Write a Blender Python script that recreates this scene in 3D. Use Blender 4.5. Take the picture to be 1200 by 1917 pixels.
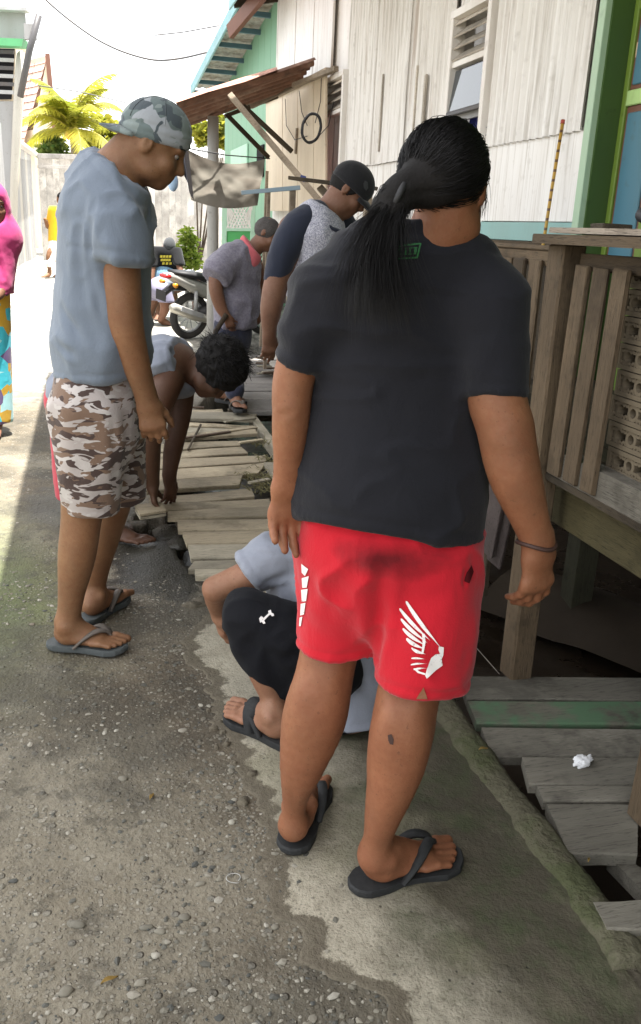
import bpy, bmesh, math, random
import numpy as np
from mathutils import Vector, Matrix
random.seed(7); RNG=np.random.default_rng(7)
for o in list(bpy.data.objects): bpy.data.objects.remove(o)
SC=bpy.context.scene
COL=SC.collection
# ---------------------------------------------------------------- camera
W,H,F=1200.0,1917.0,1600.0
CH=1.40; PITCH=math.radians(18.3); ROLL=math.radians(2.6); YAW=math.radians(15.5)
fw_h=np.array([math.sin(YAW),math.cos(YAW),0.]); right0=np.array([math.cos(YAW),-math.sin(YAW),0.]); upv=np.array([0,0,1.])
fwd=fw_h*math.cos(PITCH)-upv*math.sin(PITCH); up0=fw_h*math.sin(PITCH)+upv*math.cos(PITCH)
CR=right0*math.cos(ROLL)+up0*math.sin(ROLL); CU=up0*math.cos(ROLL)-right0*math.sin(ROLL)
CAM=np.array([0,0,CH])
cd=bpy.data.cameras.new('camera'); co=bpy.data.objects.new('camera',cd); COL.objects.link(co)
cd.sensor_fit='HORIZONTAL'; cd.sensor_width=36.0; cd.lens=36.0*F/W; cd.clip_start=0.05; cd.clip_end=2000
m=Matrix.Identity(4)
for i in range(3):
    m[i][0]=CR[i]; m[i][1]=CU[i]; m[i][2]=-fwd[i]; m[i][3]=CAM[i]
co.matrix_world=m; SC.camera=co
# ---------------------------------------------------------------- light
SUN_EL=math.radians(80); SUN_AZ=math.radians(128)   # azimuth measured from +Y towards +X
wd=bpy.data.worlds.new('World'); SC.world=wd; wd.use_nodes=True
nt=wd.node_tree; bg=nt.nodes['Background']
sky=nt.nodes.new('ShaderNodeTexSky'); sky.sky_type='NISHITA'; sky.sun_disc=False
sky.sun_elevation=SUN_EL; sky.sun_rotation=SUN_AZ; sky.air_density=1.0; sky.dust_density=4.0; sky.ozone_density=0.6
hz=nt.nodes.new('ShaderNodeMixRGB'); hz.inputs[0].default_value=0.62; hz.inputs[2].default_value=(9.4,9.3,9.1,1)
nt.links.new(sky.outputs[0],hz.inputs[1]); nt.links.new(hz.outputs[0],bg.inputs[0]); bg.inputs[1].default_value=0.10
sl=bpy.data.lights.new('sun','SUN'); sl.energy=5.0; sl.angle=math.radians(0.53); sl.color=(1,0.97,0.92)
so=bpy.data.objects.new('sun',sl); COL.objects.link(so)
sd=Vector((math.sin(SUN_AZ)*math.cos(SUN_EL),math.cos(SUN_AZ)*math.cos(SUN_EL),math.sin(SUN_EL)))
so.rotation_euler=sd.to_track_quat('Z','Y').to_euler(); so.location=(0,0,20)
vs=SC.view_settings; vs.view_transform='Standard'; vs.look='None'; vs.gamma=1; vs.use_curve_mapping=False; vs.exposure=2.05
SC.render.engine='CYCLES'
SC.cycles.max_bounces=8; SC.cycles.diffuse_bounces=5
# ---------------------------------------------------------------- helpers
def ray(x,y): return fwd*F+CR*(x-W/2)-CU*(y-H/2)
def G(x,y,z=0.):
    d=ray(x,y); return CAM+(z-CH)/d[2]*d
def J(x,y,D):
    d=ray(x,y); return CAM+D/np.dot(d,fw_h)*d
def PX(x,y,X0):
    d=ray(x,y); return CAM+X0/d[0]*d
def depth(p): return float((np.asarray(p)-CAM)@fwd)
def tag(o,label=None,cat=None,group=None,kind=None):
    if label: o['label']=label
    if cat: o['category']=cat
    if group: o['group']=group
    if kind: o['kind']=kind
    return o
def link(o,parent=None):
    COL.objects.link(o)
    if parent is not None: o.parent=parent
    return o
def empty(name,loc=(0,0,0),rz=0):
    o=bpy.data.objects.new(name,None); o.location=loc; o.rotation_euler=(0,0,rz); o.empty_display_size=.1
    COL.objects.link(o); return o
def meshobj(name,verts,faces,mat=None,parent=None,smooth=False):
    me=bpy.data.meshes.new(name); me.from_pydata([tuple(map(float,v)) for v in verts],[],[tuple(f) for f in faces]); me.update()
    if mat is not None: me.materials.append(mat)
    if smooth: me.polygons.foreach_set('use_smooth',[True]*len(me.polygons))
    o=bpy.data.objects.new(name,me)
    link(o,parent)
    if parent is not None: o.matrix_parent_inverse=world_of(parent).inverted()   # vertices are in world coordinates
    return o
def world_of(o):
    m=Matrix.LocRotScale(o.location,o.rotation_euler,o.scale)
    if o.parent is not None: m=world_of(o.parent)@o.matrix_parent_inverse@m
    return m
class MB:
    """collects shapes in world coordinates, then links them as one mesh"""
    def __init__(s): s.v=[]; s.f=[]
    def add(s,V,Fc):
        n=len(s.v); s.v.extend([tuple(p) for p in V]); s.f.extend([tuple(i+n for i in f) for f in Fc]); return s
    def box(s,c,size,rot=None,jit=0,bev=0.0):
        sx,sy,sz=[d/2 for d in size]
        if bev>0:
            b=min(bev,sx*.8,sy*.8,sz*.8); V=[];
            # chamfered box: 24 verts
            idx={}
            for a in (-1,1):
                for b_ in (-1,1):
                    for c_ in (-1,1):
                        idx[(a,b_,c_,0)]=len(V); V.append([a*sx,b_*(sy-b),c_*(sz-b)])
                        idx[(a,b_,c_,1)]=len(V); V.append([a*(sx-b),b_*sy,c_*(sz-b)])
                        idx[(a,b_,c_,2)]=len(V); V.append([a*(sx-b),b_*(sy-b),c_*sz])
            Fc=[]
            def q(*k): Fc.append([idx[t] for t in k])
            for a in (-1,1):
                l=[(a,-1,-1,0),(a,1,-1,0),(a,1,1,0),(a,-1,1,0)]; q(*(l if a>0 else l[::-1]))
                l=[(-1,a,-1,1),(-1,a,1,1),(1,a,1,1),(1,a,-1,1)]; q(*(l if a>0 else l[::-1]))
                l=[(-1,-1,a,2),(1,-1,a,2),(1,1,a,2),(-1,1,a,2)]; q(*(l if a>0 else l[::-1]))
                for b_ in (-1,1):
                    for (u,w,order) in ((0,1,'xy'),(0,2,'xz'),(1,2,'yz')):
                        if order=='xy': l=[(a,b_,-1,0),(a,b_,1,0),(a,b_,1,1),(a,b_,-1,1)]
                        if order=='xz': l=[(a,-1,b_,0),(a,1,b_,0),(a,1,b_,2),(a,-1,b_,2)]
                        if order=='yz': l=[(-1,a,b_,1),(1,a,b_,1),(1,a,b_,2),(-1,a,b_,2)]
                        q(*l)
                    for c_ in (-1,1): q((a,b_,c_,0),(a,b_,c_,1),(a,b_,c_,2))
        else:
            V=[[a*sx,b*sy,c_*sz] for a in (-1,1) for b in (-1,1) for c_ in (-1,1)]
            Fc=[(0,1,3,2),(4,6,7,5),(0,4,5,1),(2,3,7,6),(0,2,6,4),(1,5,7,3)]
        V=np.array(V,float)
        if jit: V+=RNG.uniform(-jit,jit,V.shape)
        if rot is not None: V=V@np.array(rot).T
        return s.add(V+np.array(c),Fc)
    def beam(s,a,b,w,h,up=(0,0,1),bev=0.003,jit=0):
        a=np.array(a,float); b=np.array(b,float); d=b-a; L=np.linalg.norm(d); x=d/L
        u=np.array(up,float); y=np.cross(u,x)
        if np.linalg.norm(y)<1e-4: y=np.cross(np.array([0,1.,0]),x)
        y/=np.linalg.norm(y); z=np.cross(x,y)
        return s.box((a+b)/2,(L,w,h),np.stack([x,y,z],1),jit,bev)
    def tube(s,pts,r,n=8,caps=True):
        pts=np.array(pts,float); m_=len(pts); r=np.full(m_,r) if np.isscalar(r) else np.array(r)
        V=[];Fc=[]; prev=None
        for i in range(m_):
            t=pts[min(i+1,m_-1)]-pts[max(i-1,0)]; t/=np.linalg.norm(t)+1e-12
            if prev is None:
                a=np.array([0,0,1.]) if abs(t[2])<.9 else np.array([1.,0,0]); u=np.cross(t,a)
            else: u=prev-t*(prev@t)
            u/=np.linalg.norm(u)+1e-12; prev=u; v=np.cross(t,u)
            for k in range(n):
                an=2*math.pi*k/n; V.append(pts[i]+r[i]*(u*math.cos(an)+v*math.sin(an)))
        for i in range(m_-1):
            for k in range(n):
                Fc.append((i*n+k,i*n+(k+1)%n,(i+1)*n+(k+1)%n,(i+1)*n+k))
        if caps: Fc.append(tuple(range(n))[::-1]); Fc.append(tuple((m_-1)*n+k for k in range(n)))
        return s.add(V,Fc)
    def grid(s,Pf,nu,nv):
        V=[Pf(i/nu,j/nv) for i in range(nu+1) for j in range(nv+1)]
        Fc=[(i*(nv+1)+j,(i+1)*(nv+1)+j,(i+1)*(nv+1)+j+1,i*(nv+1)+j+1) for i in range(nu) for j in range(nv)]
        return s.add(V,Fc)
    def build(s,name,mat=None,parent=None,smooth=False): return meshobj(name,s.v,s.f,mat,parent,smooth)
def solid(o,t,offset=-1):
    md=o.modifiers.new('solid','SOLIDIFY'); md.thickness=t; md.offset=offset; return o
# value noise -----------------------------------------------------------
_NT=np.random.default_rng(11).uniform(-1,1,(64,64,64))
def vnoise(p):
    p=np.asarray(p,float); i=np.floor(p).astype(int); f=p-i; f=f*f*(3-2*f); i&=63; j=(i+1)&63
    def t(a,b,c): return _NT[a,b,c]
    x0,y0,z0=i[...,0],i[...,1],i[...,2]; x1,y1,z1=j[...,0],j[...,1],j[...,2]; fx,fy,fz=f[...,0],f[...,1],f[...,2]
    a=t(x0,y0,z0)*(1-fx)+t(x1,y0,z0)*fx; b=t(x0,y1,z0)*(1-fx)+t(x1,y1,z0)*fx
    c=t(x0,y0,z1)*(1-fx)+t(x1,y0,z1)*fx; d=t(x0,y1,z1)*(1-fx)+t(x1,y1,z1)*fx
    return (a*(1-fy)+b*fy)*(1-fz)+(c*(1-fy)+d*fy)*fz
def fbm(p,o=4):
    p=np.asarray(p,float); s=0; a=.5
    for k in range(o): s=s+a*vnoise(p*2**k+17.3*k); a*=.5
    return s
# materials -------------------------------------------------------------
class MT:
    def __init__(s,name,rough=.7,spec=.3,metal=0):
        s.m=bpy.data.materials.new(name); s.m.use_nodes=True; s.t=s.m.node_tree; s.b=s.t.nodes['Principled BSDF']
        s.b.inputs['Roughness'].default_value=rough; s.b.inputs['Specular IOR Level'].default_value=spec; s.b.inputs['Metallic'].default_value=metal
        s.co=s.t.nodes.new('ShaderNodeTexCoord').outputs['Object']
    def n(s,k,**kw):
        nd=s.t.nodes.new(k)
        for a,b in kw.items(): setattr(nd,a,b)
        return nd
    def l(s,a,b): s.t.links.new(a,b)
    def map(s,scale=(1,1,1),rot=(0,0,0),loc=(0,0,0),src=None):
        nd=s.n('ShaderNodeMapping'); nd.inputs['Scale'].default_value=scale; nd.inputs['Rotation'].default_value=rot; nd.inputs['Location'].default_value=loc
        s.l(src or s.co,nd.inputs[0]); return nd.outputs[0]
    def noise(s,scale=5,detail=4,rough=.55,vec=None,dist=0):
        nd=s.n('ShaderNodeTexNoise'); nd.inputs['Scale'].default_value=scale; nd.inputs['Detail'].default_value=detail; nd.inputs['Roughness'].default_value=rough; nd.inputs['Distortion'].default_value=dist
        s.l(vec or s.co,nd.inputs['Vector']); return nd.outputs['Fac']
    def vor(s,scale=20,vec=None,out='Distance',feature='F1',rnd=1):
        nd=s.n('ShaderNodeTexVoronoi'); nd.feature=feature; nd.inputs['Scale'].default_value=scale; nd.inputs['Randomness'].default_value=rnd
        s.l(vec or s.co,nd.inputs['Vector']); return nd.outputs[out]
    def ramp(s,fac,stops,interp='LINEAR'):
        nd=s.n('ShaderNodeValToRGB'); nd.color_ramp.interpolation=interp; e=nd.color_ramp.elements
        while len(e)<len(stops): e.new(.5)
        for i,(p,c) in enumerate(stops):
            e[i].position=p; e[i].color=(c if len(c)==4 else (*c,1)) if not np.isscalar(c) else (c,c,c,1)
        s.l(fac,nd.inputs[0]); return nd.outputs[0]
    def mix(s,fac,a,b,mode='MIX'):
        nd=s.n('ShaderNodeMixRGB'); nd.blend_type=mode
        for i,v in ((0,fac),(1,a),(2,b)):
            if hasattr(v,'is_output'): s.l(v,nd.inputs[i])
            elif np.isscalar(v): nd.inputs[i].default_value=v if i==0 else (v,v,v,1)
            else: nd.inputs[i].default_value=(*v[:3],1)
        return nd.outputs[0]
    def math(s,op,a,b=0.,c=None):
        nd=s.n('ShaderNodeMath'); nd.operation=op
        for i,v in enumerate((a,b,c)):
            if v is None: continue
            if hasattr(v,'is_output'): s.l(v,nd.inputs[i])
            else: nd.inputs[i].default_value=v
        return nd.outputs[0]
    def xyz(s,src=None):
        nd=s.n('ShaderNodeSeparateXYZ'); s.l(src or s.co,nd.inputs[0]); return nd.outputs
    def attr(s,name,out='Fac'):
        nd=s.n('ShaderNodeAttribute'); nd.attribute_name=name; return nd.outputs[out]
    def rand(s):
        return s.n('ShaderNodeObjectInfo').outputs['Random']
    def col(s,c):
        if hasattr(c,'is_output'): s.l(c,s.b.inputs['Base Color'])
        else: s.b.inputs['Base Color'].default_value=(*c[:3],1)
        return s
    def rgh(s,c): s.l(c,s.b.inputs['Roughness']); return s
    def bump(s,h,strength=.4,dist=.01):
        nd=s.n('ShaderNodeBump'); nd.inputs['Strength'].default_value=strength; nd.inputs['Distance'].default_value=dist
        s.l(h,nd.inputs['Height']); s.l(nd.outputs[0],s.b.inputs['Normal']); return s
def srgb(r,g,b):
    f=lambda c:(c/255/12.92 if c/255<.04045 else ((c/255+.055)/1.055)**2.4)
    return (f(r),f(g),f(b))
MAT={}
def wood(name,c1,c2,axis=0,rough=.8,scale=1.0,paint=None):
    m=MT(name,rough,.25); sc=[14,14,14]; sc[axis]=1.2; sc=[x*scale for x in sc]
    rnd=m.rand(); off=m.n('ShaderNodeVectorMath'); off.operation='ADD'
    cx=m.n('ShaderNodeCombineXYZ'); m.l(m.math('MULTIPLY',rnd,37.),cx.inputs[0]); m.l(m.math('MULTIPLY',rnd,11.),cx.inputs[1]); m.l(m.math('MULTIPLY',rnd,23.),cx.inputs[2])
    m.l(m.co,off.inputs[0]); m.l(cx.outputs[0],off.inputs[1]); src=off.outputs[0]
    v=m.map(tuple(sc),src=src); g=m.noise(3,6,.65,v,.6); big=m.noise(2.2,3,.5,src)
    c=m.mix(g,c1,c2); c=m.mix(m.ramp(big,[(.35,0.),(.7,1.)]),c,[min(1,x*1.5) for x in c2],'MIX') if False else c
    d=m.ramp(big,[(.3,.62),(.62,1.12)]); c=m.mix(1,c,d,'MULTIPLY')
    tn=m.mix(1,c,m.ramp(rnd,[(0,.72),(1,1.18)]),'MULTIPLY'); 
    fine=m.noise(9,3,.6,m.map(tuple(x*2.2 for x in sc),src=src))
    c=m.mix(m.ramp(fine,[(.33,.6),(.45,0.)]),tn,[x*.22 for x in c1]); stn=m.noise(3.1,5,.7,src); c=m.mix(m.ramp(stn,[(.54,0.),(.64,.55)]),c,[x*.45 for x in c1])
    if paint is not None:
        pm=m.ramp(m.noise(7,4,.6,m.map((1,1,1),src=src)),[(.4,0.),(.55,1.)]); c=m.mix(pm,c,paint)
    m.col(c); m.bump(m.mix(.5,g,fine),.8,.006); MAT[name]=m.m; return m.m
wood('board_wood',(.26,.215,.14),(.5,.425,.3),0)
wood('board_wood_grey',(.23,.205,.15),(.4,.36,.275),0)
wood('board_brown',(.07,.045,.03),(.14,.1,.07),0)
wood('rail_wood',(.06,.042,.025),(.145,.105,.065),2)
wood('rail_wood_y',(.06,.042,.025),(.145,.105,.065),1)
wood('deck_wood',(.11,.1,.08),(.23,.215,.175),0)
wood('deck_green',(.09,.088,.068),(.18,.17,.13),0,paint=(.085,.15,.085))
wood('dark_wood_z',(.035,.024,.015),(.085,.062,.04),2)
wood('dark_wood_y',(.04,.03,.02),(.1,.078,.05),1)
wood('pale_wood_y',(.2,.16,.12),(.42,.36,.29),1)
wood('fence_wood',(.5,.46,.42),(.72,.69,.65),2)
wood('louver_wood',(.42,.37,.3),(.66,.6,.52),1)
wood('strut_wood',(.2,.155,.11),(.36,.3,.23),0)
wood('plank_purple',(.1,.08,.075),(.19,.155,.145),2)
def paint(name,c,dirt=(.3,.25,.18),amt=.5,rough=.55,scale=3,streak=True,streaky=False):
    m=MT(name,rough,.4); v=m.map((1,1,.25) if streak else (1,1,1)); n=m.noise(scale,6,.6,v); n2=m.noise(scale*6,3,.5)
    f=m.ramp(n,[(.42,0.),(.75,amt)]); col=m.mix(f,c,dirt); col=m.mix(m.ramp(n2,[(.62,0.),(.75,amt*.6)]),col,[x*.6 for x in dirt])
    
    if streaky:
        sk=m.noise(6,5,.7,m.map((1,9,.22))); col=m.mix(m.ramp(sk,[(.5,0.),(.66,.6)]),col,[x*.75 for x in dirt]); rs=m.noise(2.5,4,.6,m.map((1,5,.3),loc=(2,5,1))); col=m.mix(m.ramp(rs,[(.6,0.),(.72,.55)]),col,(.25,.15,.09))  # grime and rust streaks, also painted to make up for faint rib shading
    m.col(col); m.bump(n2,.12,.003); MAT[name]=m.m; return m.m
paint('white_paint',(.8,.785,.76),(.55,.49,.41),.4,streaky=True)
paint('white_sheet',(.78,.76,.73),(.5,.45,.39),.5,scale=2.2,streaky=True)
paint('white_frame',(.78,.75,.71),(.4,.32,.25),.5)
paint('teal_paint',(.24,.42,.4),(.2,.22,.18),.4)
paint('teal_door',(.06,.17,.23),(.1,.16,.16),.5)
paint('lime_paint',(.16,.25,.035),(.07,.11,.02),.6)
paint('dark_green',(.05,.1,.022),(.03,.05,.015),.6)
paint('mint_paint',(.36,.5,.35),(.3,.35,.24),.35)
paint('green_wall',(.19,.38,.25),(.2,.3,.2),.35)
paint('green_panel',(.08,.4,.12),(.06,.2,.08),.4)
paint('cream_paint',(.66,.56,.42),(.42,.33,.22),.5)
paint('blue_fascia',(.2,.4,.43),(.15,.2,.2),.5)
paint('brown_trim',(.16,.07,.045),(.07,.04,.03),.5)
paint('grey_wall',(.26,.26,.26),(.17,.16,.145),.6)
paint('cream_gable',(.62,.52,.38),(.4,.32,.22),.4)
paint('grey_metal',(.35,.36,.37),(.2,.17,.14),.5,.45)
paint('dark_metal',(.06,.06,.065),(.09,.06,.04),.5,.45)
paint('plain_black',(.015,.015,.017),(.03,.03,.03),.4,.6)
paint('pole_concrete',(.4,.4,.38),(.24,.23,.21),.7,.85)
paint('roof_tile',(.6,.4,.33),(.42,.27,.21),.5,.8)
paint('sticker',(.55,.5,.33),(.6,.18,.14),.9,.6,40,False)
paint('blue_plastic',(.025,.045,.2),(.02,.03,.1),.4,.35)
paint('tissue',(.82,.83,.84),(.7,.7,.72),.4,.9,30,False)
def rust(name,a,b,c):
    m=MT(name,.8,.3,0); n=m.noise(3,7,.65,m.map((1,1,1)),.5); n2=m.noise(14,4,.6)
    m.col(m.mix(m.ramp(n2,[(.4,0.),(.7,.55)]),m.ramp(n,[(.3,a),(.5,b),(.68,c)]),(.05,.032,.022))); m.bump(n2,.2,.003); MAT[name]=m.m
rust('rusty_sheet',(.12,.07,.05),(.2,.1,.065),(.3,.2,.15))
rust('zinc_sheet',(.34,.32,.29),(.42,.4,.37),(.3,.24,.18))
def glass():
    m=MT('window_glass',.06,.6); m.col((.05,.06,.07)); m.b.inputs['Specular IOR Level'].default_value=1.0; MAT['window_glass']=m.m
glass()
# ================================================================ the ground
def gz(x,y):
    """height of the lane (small unevenness, a gentle rise far away)"""
    x=np.asarray(x,float); y=np.asarray(y,float); p=np.stack([x*1.0,y*1.0,np.zeros_like(x)],-1)
    z=.018*fbm(p*1.3,3)+.007*fbm(p*9,3)
    rise=np.clip((y-13)/9,0,1); return z+.22*rise*rise*(3-2*rise)
def ground():
    m=MT('lane_ground',.85,.35)
    x,y,z=m.xyz()
    big=m.noise(.9,4,.6); mid=m.noise(6,5,.65); fine=m.noise(60,4,.6)
    dirt=m.mix(m.ramp(mid,[(.3,0.),(.7,1.)]),(.068,.055,.037),(.135,.112,.078))
    pale=m.mix(fine,(.15,.132,.096),(.27,.245,.185))
    lf=m.n('ShaderNodeMapRange'); m.l(m.math('ADD',x,m.math('MULTIPLY',y,.42)),lf.inputs[0]); lf.inputs[1].default_value=.95; lf.inputs[2].default_value=.3; lf.inputs[3].default_value=0.; lf.inputs[4].default_value=.16
    c=m.mix(m.ramp(m.math('ADD',big,lf.outputs[0]),[(.46,0.),(.62,.8)]),dirt,pale)
    # aggregate speckle of the worn concrete
    vd=m.vor(95,out='Color'); vdist=m.vor(95); sx=m.xyz(vd)
    spk=m.math('MULTIPLY',m.ramp(sx[0],[(.55,0.),(.6,1.)]),m.ramp(vdist,[(.38,1.),(.5,0.)]))
    spk=m.math('MULTIPLY',spk,m.ramp(m.noise(2.5,3,.6),[(.38,0.1),(.6,1.)]))
    c=m.mix(spk,c,m.mix(sx[1],(.17,.155,.12),(.3,.275,.22)))
    vd2=m.vor(38,out='Color'); vs2=m.vor(38); s2=m.xyz(vd2)
    spk2=m.math('MULTIPLY',m.ramp(s2[0],[(.8,0.),(.84,1.)]),m.ramp(vs2,[(.28,1.),(.4,0.)]))
    c=m.mix(m.math('MULTIPLY',spk2,.7),c,m.mix(s2[2],(.14,.135,.115),(.28,.26,.21)))
    # green tint on the left, yellowish silt near the camera
    fr=m.n('ShaderNodeMapRange'); m.l(y,fr.inputs[0]); fr.inputs[1].default_value=6.8; fr.inputs[2].default_value=8.4; fr.inputs[4].default_value=.85; c=m.mix(fr.outputs[0],c,m.mix(mid,(.33,.31,.27),(.5,.48,.43)))  # far lane: pale concrete, lightened further so the sunlit stretch looks brighter
    lm=m.math('MULTIPLY',m.ramp(m.math('ADD',m.math('MULTIPLY',x,-1.4),m.math('MULTIPLY',m.noise(3,4),.6)),[(.28,0.),(.75,.8)]),m.ramp(y,[(0,0.),(1,1.)]))
    nd=m.n('ShaderNodeMapRange'); m.l(y,nd.inputs[0]); nd.inputs[1].default_value=2.2; nd.inputs[2].default_value=3.0
    nd2=m.n('ShaderNodeMapRange'); m.l(y,nd2.inputs[0]); nd2.inputs[1].default_value=4.6; nd2.inputs[2].default_value=3.4
    g=m.math('MULTIPLY',m.math('MULTIPLY',lm,nd.outputs[0]),nd2.outputs[0])
    c=m.mix(g,c,m.mix(mid,(.06,.085,.03),(.13,.15,.065)))
    # wet patch in front of the gap beside the boards
    def blob(cx,cy,rx,ry):
        dx=m.math('DIVIDE',m.math('SUBTRACT',x,cx),rx); dy=m.math('DIVIDE',m.math('SUBTRACT',y,cy),ry)
        r=m.math('SQRT',m.math('ADD',m.math('MULTIPLY',dx,dx),m.math('MULTIPLY',dy,dy)))
        r=m.math('ADD',r,m.math('MULTIPLY',m.math('SUBTRACT',m.noise(5,4,.6),.5),1.3)); return m.ramp(r,[(.75,1.),(1.,0.)])
    wet=m.math('MAXIMUM',blob(.24,3.5,.24,.46),m.math('MULTIPLY',blob(-.1,4.3,.3,.4),.55))
    c=m.mix(m.math('MULTIPLY',wet,.92),c,(.012,.012,.009))
    dk=m.ramp(m.noise(1.7,6,.7,m.map((1,1,1),loc=(4,4,0))),[(.42,.55),(.54,0.)]); c=m.mix(dk,c,(.042,.038,.028)); dk2=m.ramp(m.noise(13,5,.7),[(.36,.5),(.47,0.)]); c=m.mix(dk2,c,(.04,.036,.027))
    m.col(c)
    m.rgh(m.mix(wet,m.ramp(mid,[(.3,.66),(.7,.95)]),.42))
    m.bump(m.math('ADD',m.math('MULTIPLY',m.math('ADD',fine,m.math('MULTIPLY',spk,.7)),m.math('SUBTRACT',1.,m.math('MULTIPLY',wet,.35))),m.math('MULTIPLY',spk2,.8)),.9,.009)
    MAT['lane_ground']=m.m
    # one sheet with graded spacing; a trench runs along the houses (x > 1.02) and a hole opens left of the boards
    def axis(segs):
        a=[]
        for (s,e,st) in segs: a+=list(np.arange(s,e,st))
        return np.array(a+[segs[-1][1]])
    xs=axis([(-400,-60,60),(-60,-6,6),(-6,-1.6,.4),(-1.6,1.4,.02),(1.4,4,.15),(4,60,6),(60,400,60)])
    ys=axis([(-300,-60,60),(-60,-4,6),(-4,.4,.4),(.4,6.5,.025),(6.5,14,.07),(14,30,.5),(30,90,6),(90,700,60)])
    Xg,Yg=np.meshgrid(xs,ys,indexing='ij'); Z=gz(Xg,Yg)
    # ditch under the boards and the porch
    left=np.where(Yg<2.25,1.06,np.where(Yg<2.95,1.04,np.interp(Yg,[2.95,3.1,3.6,4.0,5.2,6.4,9.5,11],[.5,.46,.36,.33,.5,.72,1.6,2.1])))
    left=left+.03*fbm(np.stack([Xg*0,Yg*4,Xg*0],-1),3)
    dd=np.clip((Xg-left)/.07,0,1); end=np.clip((11.5-Yg)/.3,0,1)*np.clip((Yg+2)/.3,0,1)*np.clip((9-Xg)/.5,0,1)
    Z=Z-(.62+.05*fbm(np.stack([Xg*3,Yg*3,Xg*0],-1),3))*dd*end
    # broken hole at the left end of the boards
    rr=np.hypot((Xg-.27)/.10,(Yg-4.0)/.2)+.35*fbm(np.stack([Xg*9,Yg*9,Xg*0],-1),3)
    Z=Z-.3*np.clip((1.05-rr)/.3,0,1)
    nx,ny=len(xs),len(ys); V=np.stack([Xg,Yg,Z],-1).reshape(-1,3)
    i,j=np.meshgrid(np.arange(nx-1),np.arange(ny-1),indexing='ij'); a=(i*ny+j).ravel()
    Fc=np.stack([a,a+ny,a+ny+1,a+1],1)
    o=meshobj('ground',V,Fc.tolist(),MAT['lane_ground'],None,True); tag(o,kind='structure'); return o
ground()
# muddy ditch water
def ditch():
    m=MT('ditch_mud',.25,.5); n=m.noise(3,5,.6); m.col(m.mix(n,(.014,.01,.007),(.04,.028,.018))); m.rgh(m.ramp(n,[(.35,.12),(.7,.6)])); m.bump(m.noise(14,4),.25,.01)
    V=[(1.0,-2,-.46),(9,-2,-.46),(9,11.6,-.46),(.2,11.6,-.46),(.2,2.9,-.46),(1.0,2.9,-.46)]
    o=meshobj('ditch_water',V,[(0,1,2,3,4,5)],m.m); tag(o,kind='structure')
    # mud bank across the ditch
    mm=MT('mud_bank',.8,.3); n=mm.noise(5,5,.6); mm.col(mm.mix(n,(.018,.013,.008),(.06,.043,.027))); mm.bump(n,.6,.02)
    def P(u,v):
        x=2.0+.95*u+.25*v; y=3.75-1.6*u; w=(v-.5)*2
        p=np.array([x+.0,y-.0+.0,0]); off=np.array([.5,.3,0])*w*.32
        z=-.40+.17*(1-w*w)+.02*vnoise(np.array([u*9,v*5,1.]))
        return (p[0]+off[0],p[1]+off[1],z)
    o=MB().grid(P,24,10).build('mud_bank',mm.m,None,True); tag(o,kind='structure')
ditch()
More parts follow.
